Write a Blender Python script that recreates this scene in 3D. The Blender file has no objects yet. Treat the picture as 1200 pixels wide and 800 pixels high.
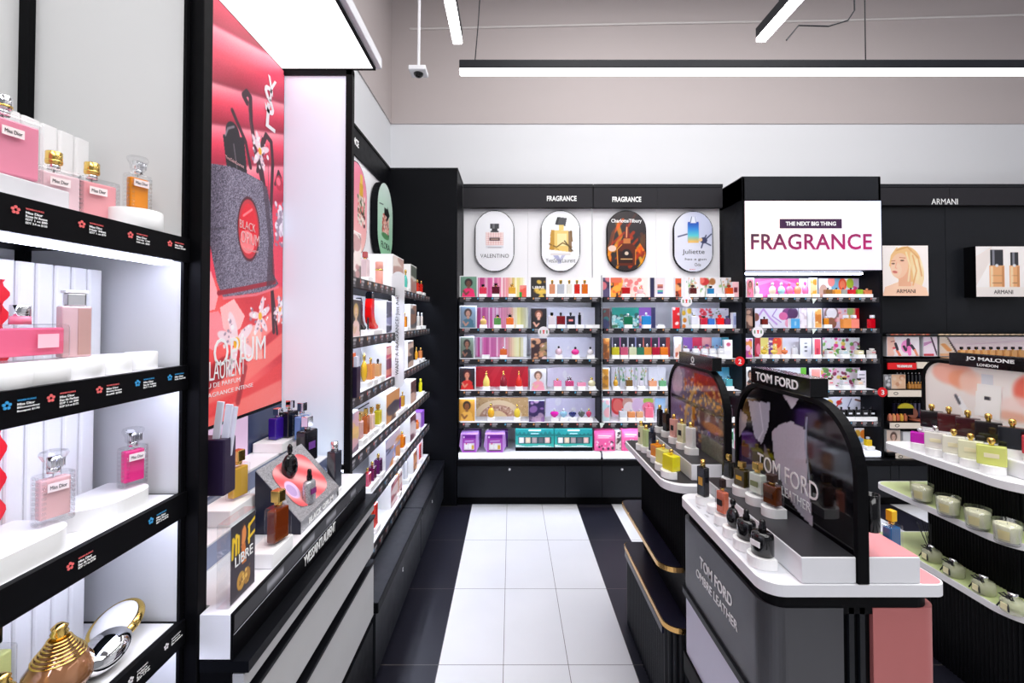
import bpy, bmesh, math, random
import numpy as np
from mathutils import Vector, Matrix
random.seed(7); RNG = np.random.RandomState(5)
C = bpy.context.scene.collection
PI = math.pi
# ---- reading the place off the lens: f = 540 px, eye 1.6 m -------------------------------------
F, CX, CY, H = 540.0, 599.0, 373.0, 1.6
def XY(px, Y): return (px-CX)*Y/F
def ZY(py, Y): return H-(py-CY)*Y/F
def on(px, py, z):
    Y = F*(H-z)/(py-CY); return XY(px, Y), Y
def YX(px, X): return F*X/(px-CX)

# ---- materials ---------------------------------------------------------------------------------
def lin(c):
    return tuple((x/12.92 if x <= .04045 else ((x+.055)/1.055)**2.4) for x in c[:3])
def rgb(r, g, b): return (r/255., g/255., b/255.)
_m = {}
def mat(name, col=(.8,.8,.8), rough=.5, metal=0, trans=0, emit=0, coat=0, spec=.5, ior=1.45, noise=0, alpha=1):
    key = (name, col, rough, metal, trans, emit, coat, alpha)
    if key in _m: return _m[key]
    m = bpy.data.materials.new(name); m.use_nodes = True
    nt = m.node_tree; b = nt.nodes['Principled BSDF']
    l = lin(col)+(1,)
    b.inputs['Base Color'].default_value = l
    b.inputs['Roughness'].default_value = rough
    b.inputs['Metallic'].default_value = metal
    b.inputs['Transmission Weight'].default_value = trans
    b.inputs['Coat Weight'].default_value = coat
    b.inputs['Specular IOR Level'].default_value = spec
    b.inputs['IOR'].default_value = ior
    b.inputs['Alpha'].default_value = alpha
    if emit:
        b.inputs['Emission Color'].default_value = l
        b.inputs['Emission Strength'].default_value = emit
    if noise:
        tc = nt.nodes.new('ShaderNodeTexCoord'); n = nt.nodes.new('ShaderNodeTexNoise')
        n.inputs['Scale'].default_value = noise; n.inputs['Detail'].default_value = 4
        mr = nt.nodes.new('ShaderNodeMapRange'); mr.inputs['To Min'].default_value = max(0, rough-.08); mr.inputs['To Max'].default_value = rough+.08
        nt.links.new(tc.outputs['Object'], n.inputs['Vector']); nt.links.new(n.outputs['Fac'], mr.inputs['Value'])
        nt.links.new(mr.outputs['Result'], b.inputs['Roughness'])
    _m[key] = m
    return m
M = {
 'black': mat('black_powder_coat', rgb(12,13,17), .45, spec=.1, noise=30),
 'black2': mat('deep_black', rgb(7,7,10), .5, spec=.1, noise=30),
 'gloss': mat('gloss_black', rgb(8,8,11), .12),
 'header': mat('header_grey', rgb(44,43,47), .5, spec=.15, noise=20),
 'charcoal': mat('charcoal_metal', rgb(26,28,33), .42, spec=.25, noise=15),
 'white': mat('white_lacquer', rgb(232,232,236), .4, noise=20),
 'riser': mat('white_riser', rgb(250,250,250), .3),
 'wallwhite': mat('white_paint', rgb(230,231,235), .7, noise=8),
 'panelwhite': mat('white_panel', rgb(245,244,248), .45, noise=8),
 'grey': mat('grey_drawer', rgb(178,178,178), .45, .15, noise=12),
 'lilac': mat('lilac_grey', rgb(205,205,222), .5),
 'steel': mat('steel', rgb(200,200,205), .25, 1),
 'chrome': mat('chrome', rgb(235,235,238), .06, 1),
 'gold': mat('gold', rgb(232,196,110), .2, 1),
 'goldtrim': mat('brass_trim', rgb(224,178,110), .25, 1),
 'led': mat('led_strip', (1,1,1), .5, emit=16.0),
 'ledsoft': mat('led_diffuser', rgb(235,240,255), .5, emit=3.0),
 'glass': mat('clear_glass', rgb(240,243,246), .03, alpha=.13, coat=.4),
 'red': mat('red_plastic', rgb(228,20,28), .4),
 'ink': mat('ink_black', rgb(22,22,26), .5),
 'inkw': mat('ink_white', rgb(248,248,248), .5),
 'pinkmetal': mat('rose_panel', rgb(188,108,106), .45, .1, noise=15),
 'pinktop': mat('pink_laminate', rgb(226,146,152), .4),
 'navy': mat('navy_panel', rgb(20,22,44), .3),
 'cream': mat('cream_strip', rgb(232,220,205), .5),
 'green': mat('sage_top', rgb(208,222,160), .5),
 'wax': mat('cream_wax', rgb(240,238,205), .4),
}
def glitter(name, col, bg):
    m = bpy.data.materials.new(name); m.use_nodes = True; nt = m.node_tree; b = nt.nodes['Principled BSDF']
    tc = nt.nodes.new('ShaderNodeTexCoord'); v = nt.nodes.new('ShaderNodeTexVoronoi'); v.inputs['Scale'].default_value = 700
    r = nt.nodes.new('ShaderNodeValToRGB'); r.color_ramp.elements[0].color = lin(bg)+(1,); r.color_ramp.elements[1].color = lin(col)+(1,)
    nt.links.new(tc.outputs['Object'], v.inputs['Vector']); nt.links.new(v.outputs['Color'], r.inputs['Fac'])
    nt.links.new(r.outputs['Color'], b.inputs['Base Color'])
    b.inputs['Metallic'].default_value = .6; b.inputs['Roughness'].default_value = .35
    return m
M['glitter'] = glitter('silver_glitter', rgb(235,235,240), rgb(90,90,98))
def thin_glass():
    m = bpy.data.materials.new('clear_thin_glass'); m.use_nodes = True; nt = m.node_tree
    for n in list(nt.nodes):
        if n.type != 'OUTPUT_MATERIAL': nt.nodes.remove(n)
    out = [n for n in nt.nodes if n.type == 'OUTPUT_MATERIAL'][0]
    tr = nt.nodes.new('ShaderNodeBsdfTransparent'); tr.inputs[0].default_value = (.975,.98,.985,1)
    gl = nt.nodes.new('ShaderNodeBsdfGlossy'); gl.inputs['Roughness'].default_value = .03
    lw = nt.nodes.new('ShaderNodeLayerWeight'); lw.inputs[0].default_value = .5
    pw = nt.nodes.new('ShaderNodeMath'); pw.operation = 'POWER'; pw.inputs[1].default_value = 3.0; nt.links.new(lw.outputs['Facing'], pw.inputs[0])
    fr = nt.nodes.new('ShaderNodeMath'); fr.operation = 'MULTIPLY_ADD'; fr.inputs[1].default_value = .65; fr.inputs[2].default_value = .045; nt.links.new(pw.outputs[0], fr.inputs[0])
    mx = nt.nodes.new('ShaderNodeMixShader')
    nt.links.new(fr.outputs[0], mx.inputs[0]); nt.links.new(tr.outputs[0], mx.inputs[1]); nt.links.new(gl.outputs[0], mx.inputs[2]); nt.links.new(mx.outputs[0], out.inputs[0])
    return m
M['glass'] = thin_glass()
def print_mat(name, emit=0, rough=.45, coat=0):
    m = bpy.data.materials.new(name); m.use_nodes = True; nt = m.node_tree; b = nt.nodes['Principled BSDF']
    a = nt.nodes.new('ShaderNodeAttribute'); a.attribute_name = 'ink'
    nt.links.new(a.outputs['Color'], b.inputs['Base Color'])
    b.inputs['Roughness'].default_value = rough; b.inputs['Coat Weight'].default_value = coat
    if emit:
        nt.links.new(a.outputs['Color'], b.inputs['Emission Color']); b.inputs['Emission Strength'].default_value = emit
    return m
M['print'] = print_mat('printed_paper')
M['gprint'] = print_mat('glossy_print', rough=.06)
M['backlit'] = print_mat('backlit_film', emit=.25)
M['screen'] = print_mat('display_screen', emit=.45)
M['plaque'] = print_mat('plaque_print', rough=.3)

# ---- objects -----------------------------------------------------------------------------------
LABELS = []
def thing(name, label, cat, loc=(0,0,0), rz=0, group=None):
    o = bpy.data.objects.new(name, None); C.objects.link(o); o.empty_display_size = .02
    o.location = loc; o.rotation_euler = (0,0,rz); o['label'] = label; o['category'] = cat
    if group: o['group'] = group
    LABELS.append((label, name)); return o
def tag(o, label, cat, group=None):
    o['label'] = label; o['category'] = cat
    if group: o['group'] = group
    LABELS.append((label, o.name)); return o
def link(name, me, m, parent=None):
    o = bpy.data.objects.new(name, me); C.objects.link(o)
    if m is not None:
        me.materials.clear(); me.materials.append(m)
    if parent is not None: o.parent = parent
    return o
def wpart(name, bm, m, parent, smooth=False):
    """a part whose shape is given in room coordinates, put under a parent standing at parent.location"""
    me = bpy.data.meshes.new(name)
    off = Vector((0,0,0)); p = parent
    while p is not None: off += p.location; p = p.parent
    if off.length: bmesh.ops.translate(bm, verts=bm.verts, vec=-off)
    bm.to_mesh(me); bm.free()
    if smooth: me.shade_smooth()
    return link(name, me, m, parent)
def lpart(name, bm, m, parent, smooth=False):
    me = bpy.data.meshes.new(name); bm.to_mesh(me); bm.free()
    if smooth: me.shade_smooth()
    return link(name, me, m, parent)
def struct(name, bm, m):
    o = wpart(name, bm, m, None); o['kind'] = 'structure'; return o

# ---- shapes ------------------------------------------------------------------------------------
def box(x0, x1, y0, y1, z0, z1, bev=0, bm=None):
    b = bmesh.new()
    r = bmesh.ops.create_cube(b, size=1)
    for v in b.verts:
        v.co = Vector((x0 if v.co.x < 0 else x1, y0 if v.co.y < 0 else y1, z0 if v.co.z < 0 else z1))
    if x1 < x0: bmesh.ops.reverse_faces(b, faces=b.faces)
    if bev:
        bmesh.ops.bevel(b, geom=list(b.edges), offset=min(bev, .45*min(abs(x1-x0), abs(y1-y0), abs(z1-z0))), segments=2, affect='EDGES', profile=.5)
    return merge(bm, b)
def merge(bm, b):
    if bm is None: return b
    me = bpy.data.meshes.new('tmp'); b.to_mesh(me); b.free(); bm.from_mesh(me); bpy.data.meshes.remove(me); return bm
def cbox(cx, cy, z0, w, d, h, bev=0, bm=None): return box(cx-w/2, cx+w/2, cy-d/2, cy+d/2, z0, z0+h, bev, bm)
def lathe(prof, seg=16, sx=1, sy=1, cx=0, cy=0, z=0, bm=None, rot=0):
    b = bm or bmesh.new(); rings = []
    for (r, h) in prof:
        if r < 1e-6: rings.append([b.verts.new((cx, cy, z+h))])
        else: rings.append([b.verts.new((cx+sx*r*math.cos(rot+2*PI*k/seg), cy+sy*r*math.sin(rot+2*PI*k/seg), z+h)) for k in range(seg)])
    for A, B in zip(rings[:-1], rings[1:]):
        for k in range(seg):
            k2 = (k+1) % seg
            if len(A) == 1 and len(B) == 1: continue
            if len(A) == 1: b.faces.new((A[0], B[k2], B[k])) if False else b.faces.new((A[0], B[k2], B[k]))
            elif len(B) == 1: b.faces.new((A[k], A[k2], B[0]))
            else: b.faces.new((A[k], A[k2], B[k2], B[k]))
    if len(rings[0]) > 1: b.faces.new(list(reversed(rings[0])))
    if len(rings[-1]) > 1: b.faces.new(rings[-1])
    return b
def cyl(cx, cy, z, r, h, seg=16, bm=None, bev=0):
    if bev: return lathe([(r-bev,0),(r,bev),(r,h-bev),(r-bev,h)], seg, cx=cx, cy=cy, z=z, bm=bm)
    return lathe([(r,0),(r,h)], seg, cx=cx, cy=cy, z=z, bm=bm)
def tube(pts, r, seg=6, bm=None):
    b = bm or bmesh.new(); prev = None
    P = [Vector(p) for p in pts]
    for i, p in enumerate(P):
        t = (P[min(i+1, len(P)-1)]-P[max(i-1, 0)]).normalized()
        a = t.cross(Vector((0,0,1)));
        if a.length < .05: a = t.cross(Vector((0,1,0)))
        a.normalize(); c = t.cross(a)
        ring = [b.verts.new(p + r*(math.cos(2*PI*k/seg)*a + math.sin(2*PI*k/seg)*c)) for k in range(seg)]
        if prev:
            for k in range(seg): b.faces.new((prev[k], prev[(k+1)%seg], ring[(k+1)%seg], ring[k]))
        else: b.faces.new(ring)
        prev = ring
    b.faces.new(list(reversed(prev)))
    bmesh.ops.recalc_face_normals(b, faces=b.faces)
    return b
def prism(pts, place, h0, h1, bm=None):
    """outline pts (a,b) extruded from h0 to h1; place(a,b,h) -> room point"""
    b = bm or bmesh.new()
    A = [b.verts.new(place(p[0], p[1], h0)) for p in pts]; B = [b.verts.new(place(p[0], p[1], h1)) for p in pts]
    n = len(pts); fs = []
    fs.append(b.faces.new(A)); fs.append(b.faces.new(list(reversed(B))))
    for k in range(n): fs.append(b.faces.new((A[k], B[k], B[(k+1)%n], A[(k+1)%n])))
    bmesh.ops.recalc_face_normals(b, faces=b.faces)
    return b
def zpl(a, b, h): return Vector((a, b, h))         # outline in plan, h = z
def ypl(a, b, h): return Vector((a, h, b))         # outline in x/z, h = y
def xpl(a, b, h): return Vector((h, a, b))         # outline in y/z, h = x
def rrect(x0, x1, y0, y1, rs, seg=8):
    """rounded rectangle; rs = radii at (x0,y0),(x1,y0),(x1,y1),(x0,y1)"""
    if not isinstance(rs, (list, tuple)): rs = [rs]*4
    out = []
    for (cx, cy, a0, r) in ((x0, y0, PI, rs[0]), (x1, y0, 1.5*PI, rs[1]), (x1, y1, 0, rs[2]), (x0, y1, .5*PI, rs[3])):
        ccx = cx + (r if cx == x0 else -r); ccy = cy + (r if cy == y0 else -r)
        if r < 1e-5: out.append((cx, cy)); continue
        for k in range(seg+1):
            a = a0+.5*PI*k/seg; out.append((ccx+r*math.cos(a), ccy+r*math.sin(a)))
    return out
def stadium(cx, cy, w, h, seg=14): return rrect(cx-w/2, cx+w/2, cy-h/2, cy+h/2, w/2-1e-4, seg)

# ---- lettering ---------------------------------------------------------------------------------
_tc = {}
def text_bm(s, bold=0.0, spacing=1.0):
    key = (s, bold, spacing)
    if key not in _tc:
        cu = bpy.data.curves.new('lettering', 'FONT'); cu.body = s; cu.offset = bold; cu.resolution_u = 3; cu.space_character = spacing
        cu.extrude = .02
        ob = bpy.data.objects.new('tmp', cu); C.objects.link(ob)
        dg = bpy.context.evaluated_depsgraph_get(); dg.update()
        me = bpy.data.meshes.new_from_object(ob.evaluated_get(dg))
        bpy.data.objects.remove(ob); _tc[key] = me
    return _tc[key]
def text(s, O, U, V, w, h, m, parent, bold=0.0, spacing=1.0, name='lettering', align='l', shear=0, arc=None):
    """O = lower-left corner of the line (or middle of its foot), w wide, h high, in the plane U,V"""
    me = text_bm(s, bold, spacing); b = bmesh.new(); b.from_mesh(me)
    xs = [v.co.x for v in b.verts]; ys = [v.co.y for v in b.verts]
    x0, x1, y0, y1 = min(xs), max(xs), min(ys), max(ys)
    O = Vector(O); U = Vector(U).normalized(); V = Vector(V).normalized(); N = U.cross(V)
    if w is None: w = h*(x1-x0)/(y1-y0)
    a0 = {'l': 0, 'c': -w/2, 'r': -w}[align]
    t = max(.0004, min(.0015, h*.05))
    for v in b.verts:
        x = (v.co.x-x0)/(x1-x0); y = (v.co.y-y0)/(y1-y0); z = 1 if v.co.z > 0 else 0
        v.co = O + U*(a0+x*w+shear*y*h) + V*(y*h) + N*(z*t+.0006)
    return wpart(name, b, m, parent)

# ---- prints: a small painter whose picture becomes the ink of a fine mesh ----------------------
class Cv:
    def __init__(s, nx, ny, bg=(1,1,1), asp=None):
        s.nx, s.ny = nx, ny; s.a = np.empty((ny, nx, 3)); s.a[:] = bg
        s.u, s.v = np.meshgrid((np.arange(nx)+.5)/nx, (np.arange(ny)+.5)/ny)
        s.asp = asp if asp else nx/ny                     # width / height
        s.px = 1.0/ny
    def mix(s, k, col):
        k = np.clip(k, 0, 1)[..., None]; s.a = s.a*(1-k)+np.array(col)*k if not callable(col) else s.a*(1-k)+col(s.u, s.v)*k
        return s
    def rect(s, u0, v0, u1, v1, col, al=1):
        k = (np.clip((s.u-u0)*s.nx+.5,0,1)*np.clip((u1-s.u)*s.nx+.5,0,1)*np.clip((s.v-v0)*s.ny+.5,0,1)*np.clip((v1-s.v)*s.ny+.5,0,1))
        return s.mix(k*al, col)
    def ell(s, cu, cv, ru, rv, col, al=1, rot=0, soft=0):
        x = (s.u-cu)*s.asp; y = s.v-cv; c, q = math.cos(rot), math.sin(rot)
        X = (x*c+y*q)/(ru*s.asp); Y = (-x*q+y*c)/rv
        r = np.sqrt(X*X+Y*Y)
        w = max(1.0/(s.ny*min(rv, ru*s.asp)), soft)
        return s.mix(np.clip((1-r)/w+.5, 0, 1)*al, col)
    def poly(s, pts, col, al=1):
        ins = np.zeros(s.u.shape, bool); n = len(pts)
        for i in range(n):
            x0, y0 = pts[i]; x1, y1 = pts[(i+1) % n]
            if y0 == y1: continue
            c = ((y0 > s.v) != (y1 > s.v)) & (s.u < (x1-x0)*(s.v-y0)/(y1-y0)+x0)
            ins ^= c
        return s.mix(ins.astype(float)*al, col)
    def line(s, pts, w, col, al=1):
        d = np.full(s.u.shape, 9.)
        for (x0, y0), (x1, y1) in zip(pts[:-1], pts[1:]):
            ax, ay, bx, by = x0*s.asp, y0, x1*s.asp, y1
            L = (bx-ax)**2+(by-ay)**2+1e-12
            t = np.clip(((s.u*s.asp-ax)*(bx-ax)+(s.v-ay)*(by-ay))/L, 0, 1)
            d = np.minimum(d, np.hypot(s.u*s.asp-ax-t*(bx-ax), s.v-ay-t*(by-ay)))
        return s.mix(np.clip((w/2-d)*s.ny+.5, 0, 1)*al, col)
    def grad(s, c0, c1, ang=90, al=1):
        t = s.u*math.cos(math.radians(ang))+s.v*math.sin(math.radians(ang)); t = (t-t.min())/(t.max()-t.min())
        k = t[..., None]; s.a = s.a*(1-al)+al*(np.array(c0)*(1-k)+np.array(c1)*k); return s
    def vstripes(s, stops, n, jit=.12, white=.5, seed=1):
        r = np.random.RandomState(seed); e = np.sort(r.rand(n)); u = s.u[0]
        col = np.stack([np.interp(u, [p[0] for p in stops], [p[1][c] for p in stops]) for c in range(3)], -1)
        idx = np.searchsorted(e, u); k = (r.rand(n+1) < white)[idx]; sh = (r.rand(n+1)*.9)[idx]
        col = np.where(k[:, None], col*(1-sh[:, None])+sh[:, None], col*(1-jit*sh[:, None]))
        s.a[:] = col[None]; return s
    def speck(s, n, cols, r0=.01, r1=.04, area=(0,0,1,1), al=.9, seed=3):
        r = np.random.RandomState(seed)
        for i in range(n):
            c = cols[r.randint(len(cols))]; rr = r.uniform(r0, r1)
            s.ell(r.uniform(area[0], area[2]), r.uniform(area[1], area[3]), rr/s.asp, rr*r.uniform(.6, 1.2), c, al, rot=r.rand()*3)
        return s
    def noise(s, amt, seed=1, mask=None):
        r = np.random.RandomState(seed); n = (r.rand(s.ny, s.nx)-.5)[..., None]*2*amt
        if mask is not None: n = n*mask[..., None]
        s.a = np.clip(s.a+n, 0, 1); return s
    def soft(s, n=1):
        for _ in range(n):
            p = np.pad(s.a, ((1,1),(1,1),(0,0)), 'edge')
            s.a = (p[:-2,1:-1]+p[2:,1:-1]+p[1:-1,:-2]+p[1:-1,2:]+4*p[1:-1,1:-1])/8
        return s
def ink_mesh(name, cv, O, U, V, w, h, m, parent, mask=None, lift=.0012):
    """prints canvas cv on the rectangle at O, w along U and h along V, as a sheet with a thin edge"""
    O, U, V = Vector(O), Vector(U).normalized(), Vector(V).normalized(); N = U.cross(V)
    off = Vector((0,0,0)); p = parent
    while p is not None: off += p.location; p = p.parent
    nx, ny = cv.nx, cv.ny
    uu = np.linspace(0, 1, nx); vv = np.linspace(0, 1, ny); gu, gv = np.meshgrid(uu, vv)
    base = np.array(O-off+N*lift)
    co = base + gu[..., None]*w*np.array(U) + gv[..., None]*h*np.array(V)
    idx = np.arange(nx*ny).reshape(ny, nx)
    q = np.stack([idx[:-1,:-1], idx[:-1,1:], idx[1:,1:], idx[1:,:-1]], -1).reshape(-1, 4)
    if mask is not None:
        mu, mv = (gu[:-1,:-1]+gu[1:,1:])/2, (gv[:-1,:-1]+gv[1:,1:])/2
        q = q[mask(mu, mv).reshape(-1)]
    me = bpy.data.meshes.new(name)
    me.vertices.add(nx*ny); me.vertices.foreach_set('co', co.reshape(-1))
    me.loops.add(q.size); me.loops.foreach_set('vertex_index', q.reshape(-1).astype(np.int32))
    me.polygons.add(len(q)); me.polygons.foreach_set('loop_start', np.arange(0, q.size, 4, dtype=np.int32))
    me.update(calc_edges=True); me.validate()
    a = me.attributes.new('ink', 'FLOAT_COLOR', 'POINT')
    s = np.clip(cv.a, 0, 1).reshape(-1, 3); l = np.where(s <= .04045, s/12.92, ((s+.055)/1.055)**2.4)
    a.data.foreach_set('color', np.concatenate([l, np.ones((len(l), 1))], 1).reshape(-1))
    return link(name, me, m, parent)
EX, EY, EZ = (1,0,0), (0,1,0), (0,0,1); NEX, NEY = (-1,0,0), (0,-1,0)
# ================================================================ the room
def floor_mat():
    m = bpy.data.materials.new('floor_tiles'); m.use_nodes = True; nt = m.node_tree; b = nt.nodes['Principled BSDF']
    def nd(t): return nt.nodes.new(t)
    def math_(op, a, bb=None, c=None):
        n = nd('ShaderNodeMath'); n.operation = op
        for i, x in enumerate((a, bb, c)):
            if x is None: continue
            if isinstance(x, (int, float)): n.inputs[i].default_value = x
            else: nt.links.new(x, n.inputs[i])
        return n.outputs[0]
    geo = nd('ShaderNodeNewGeometry'); sep = nd('ShaderNodeSeparateXYZ'); nt.links.new(geo.outputs['Position'], sep.inputs[0])
    X, Y = sep.outputs[0], sep.outputs[1]
    xs = math_('DIVIDE', math_('ADD', X, .336), .3); ys = math_('DIVIDE', math_('SUBTRACT', Y, 2.158), .6)
    fx = math_('FLOORED_MODULO', xs, 1.0); fy = math_('FLOORED_MODULO', ys, 1.0)
    col = math_('FLOORED_MODULO', xs, 4.0)
    dark = math_('GREATER_THAN', col, 3.0)
    gx = math_('LESS_THAN', math_('ABSOLUTE', math_('SUBTRACT', fx, .5)), .5-.0045)
    gy = math_('LESS_THAN', math_('ABSOLUTE', math_('SUBTRACT', fy, .5)), .5-.0025)
    tile = math_('MULTIPLY', gx, gy)
    n = nd('ShaderNodeTexNoise'); n.inputs['Scale'].default_value = 3; nt.links.new(geo.outputs['Position'], n.inputs['Vector'])
    mw = nd('ShaderNodeMix'); mw.data_type = 'RGBA'; mw.inputs[6].default_value = lin(rgb(204,205,208))+(1,); mw.inputs[7].default_value = lin(rgb(216,216,219))+(1,)
    nt.links.new(n.outputs['Fac'], mw.inputs[0])
    m1 = nd('ShaderNodeMix'); m1.data_type = 'RGBA'; nt.links.new(dark, m1.inputs[0]); nt.links.new(mw.outputs[2], m1.inputs[6]); m1.inputs[7].default_value = lin(rgb(24,24,34))+(1,)
    gr = nd('ShaderNodeMix'); gr.data_type = 'RGBA'; nt.links.new(dark, gr.inputs[0]); gr.inputs[6].default_value = lin(rgb(70,64,60))+(1,); gr.inputs[7].default_value = lin(rgb(96,90,86))+(1,)
    m2 = nd('ShaderNodeMix'); m2.data_type = 'RGBA'; nt.links.new(tile, m2.inputs[0]); nt.links.new(gr.outputs[2], m2.inputs[6]); nt.links.new(m1.outputs[2], m2.inputs[7])
    nt.links.new(m2.outputs[2], b.inputs['Base Color']); b.inputs['Roughness'].default_value = .38; b.inputs['Specular IOR Level'].default_value = .35
    return m
YB, XL, ZC, ZT = 4.78, -1.26, 5.2, 3.63
struct('floor', box(XL-.1, 6.4, -4.0, YB+.1, -.1, 0), floor_mat())
WW = M['wallwhite']; BG = mat('taupe_paint', rgb(196,186,185), .75, noise=6)
struct('wall_back', box(XL-.1, 6.4, YB, YB+.1, 0, ZT), WW)
struct('trim_1', box(XL-.1, 6.4, YB-.012, YB+.1, ZT, ZC), BG)          # upper wall band in taupe paint
struct('wall_left', box(XL-.1, XL, -4.0, YB, 0, ZT), WW)
struct('trim_2', box(XL-.1, XL+.012, -4.0, YB-.012, ZT, ZC), BG)
struct('wall_right', box(6.4, 6.5, -4.0, YB+.1, 0, ZC), WW)
struct('ceiling', box(XL-.1, 6.5, -4.0, YB+.1, ZC, ZC+.1), mat('ceiling_paint', rgb(150,146,148), .8, noise=4))
struct('trim_3', tube([(XL+.2, YB-.02, 4.62), (1.5, YB-.02, 4.68), (3.4, YB-.02, 4.71), (6.3, YB-.02, 4.80)], .012), mat('conduit', rgb(225,220,218), .5))

# ================================================================ ceiling lamps
def pendant(x0, x1, y0, y1, z, label, cables, grp='linear pendant lamps'):
    t = thing('pendant_lamp', label, 'lamp', ((x0+x1)/2, (y0+y1)/2, z), group=grp)
    wpart('housing', box(x0, x1, y0, y1, z+.020, z+.080, .004), M['charcoal'], t)
    e = .002
    wpart('diffuser', box(x0+e, x1-e, y0+e, y1-e, z-.008, z+.020, .004), M['led'], t)
    for (cx, cy, sag) in cables:
        pts = [(cx, cy, z+.07)] + [(cx+sag*math.sin(PI*k/6), cy, z+.07+(ZC-z-.075)*k/6) for k in range(1, 6)] + [(cx, cy, ZC)]
        wpart('cable', tube(pts, .004, 5), M['charcoal'], t)
zl = 3.30
pendant(XY(538,3.22), 5.1, 3.19, 3.25, zl+.03, 'long black linear pendant lamp hanging across the shop before the back wall', [(XY(556,3.22), 3.22, .05), (2.5, 3.22, 0), (4.8, 3.22, 0)])
pendant(-.36, -.30, -.2, 2.82, zl, 'black linear pendant lamp ending above the tiled aisle near the dome camera', [(-.33, 2.6, 0), (-.33, .2, 0)])
pendant(1.50, 1.56, -.2, 2.80, zl, 'black linear pendant lamp pointing at the FRAGRANCE screen, loose cable beside its end', [(1.53, 2.6, .03), (1.53, .2, 0)])
pendant(3.2, 3.26, -.2, 2.80, zl, 'black linear pendant lamp running over the candle island', [(3.23, 2.6, 0)])
cb = wpart('hanging_cable', tube([(XY(925,3.05), 3.05, 3.46), (XY(945,3.05), 3.1, ZY(26,3.1)), (XY(975,3.1), 3.1, ZY(27,3.1)), (XY(998,3.1), 3.1, ZY(20,3.1)), (XY(1006,3.1), 3.1, ZY(8,3.1)), (XY(1003,3.1), 3.1, ZC)], .005), M['charcoal'], None)
tag(cb, 'thin loose grey cable curving down from the ceiling beside a pendant lamp', 'cable')
t = thing('security_camera', 'small white dome camera hanging on a white conduit below the ceiling', 'camera', (-.71, 3.5, 3.46))
wpart('conduit', tube([(-.71, 3.5, 3.50), (-.705, 3.5, 4.3), (-.705, 3.5, ZC)], .011), M['white'], t)
wpart('housing', cbox(-.71, 3.5, 3.475, .13, .13, .035, .006), M['white'], t)
wpart('dome', lathe([(0, -.03), (.02, -.026), (.035, -.01), (.038, 0)], 16, cx=-.71, cy=3.5, z=3.475), M['gloss'], t, True)

# ================================================================ shelf furniture
LV = [1.78, 1.512, 1.249, .978, .707]          # shelf tops
def tick_canvas(n, nx, ny, seed=0, ups=None):
    cv = Cv(nx, ny, rgb(20,19,23)); r = np.random.RandomState(seed)
    for i in range(n):
        u = (i+.5)/n+(r.rand()-.5)*.15/n; w = .32/n
        c = [rgb(240,120,110), rgb(90,190,240), rgb(240,160,90)][r.randint(3)]
        cv.rect(u-w*.75, .55, u-w*.45, .85, c)
        cv.rect(u-w*.3, .62, u+w*.9, .84, rgb(235,232,235), .85)
        cv.rect(u-w*.3, .34, u+w*.6, .52, rgb(225,222,230), .7)
        cv.rect(u-w*.3, .14, u+w*.75, .27, rgb(215,212,220), .5)
    return cv
def shelf_x(t, x0, x1, yf, yb, z, n, seed, rail=.042, led=True, liner=M['panelwhite']):
    """a shelf along X facing the camera side, price rail in front"""
    s = wpart('shelf', box(x0, x1, yf+.006, yb, z-.022, z-.002), M['black'], t)
    wpart('shelf_liner', box(x0+.01, x1-.01, yf+.012, yb-.02, z-.002, z), liner, s)
    wpart('price_rail', box(x0, x1, yf-.006, yf+.006, z-rail, z+.004), M['black2'], s)
    ink_mesh('price_tags', tick_canvas(n, 30*n, 9, seed), (x0+.01, yf-.006, z-rail+.003), EX, EZ, x1-x0-.02, rail, M['print'], s)
    if led: wpart('light_strip', box(x0+.02, x1-.02, yf+.012, yf+.026, z-.034, z-.024), M['ledsh'], s)
    return s
def shelf_y(t, y0, y1, xf, xb, z, n, seed, rail=.045, led=True, liner=M['panelwhite'], tags=True):
    s = wpart('shelf', box(xb, xf-.006, y0, y1, z-.022, z-.002), M['black'], t)
    wpart('shelf_liner', box(xb+.02, xf-.012, y0+.01, y1-.01, z-.002, z), liner, s)
    wpart('price_rail', box(xf-.006, xf+.006, y0, y1, z-rail, z+.004), M['black2'], s)
    if tags: ink_mesh('price_tags', tick_canvas(n, 30*n, 9, seed), (xf+.006, y0+.005, z-rail+.003), EY, EZ, y1-y0-.01, rail, M['print'], s)
    if led: wpart('light_strip', box(xf-.028, xf-.012, y0+.02, y1-.02, z-.036, z-.024), M['ledsh'], s)
    return s
M['ledsh'] = mat('shelf_led', rgb(225,232,255), .5, emit=52.0)
YF, YP = 3.95, 4.40

# ---- black column that closes the corner
t = thing('corner_column', 'tall black metal column closing the corner between the side and back shelving', 'column', (-.76, 4.1, 0))
wpart('casing', box(-1.06, -.465, 3.96, 4.70, 0, 2.887, .003), M['black'], t)
wpart('top_cap', box(-1.065, -.46, 3.955, 4.70, 2.887, 2.90), M['charcoal'], t)
wpart('cabinet_lock', cyl(-.462, 4.0, 0, .001, .001), M['steel'], t) if False else None

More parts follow.
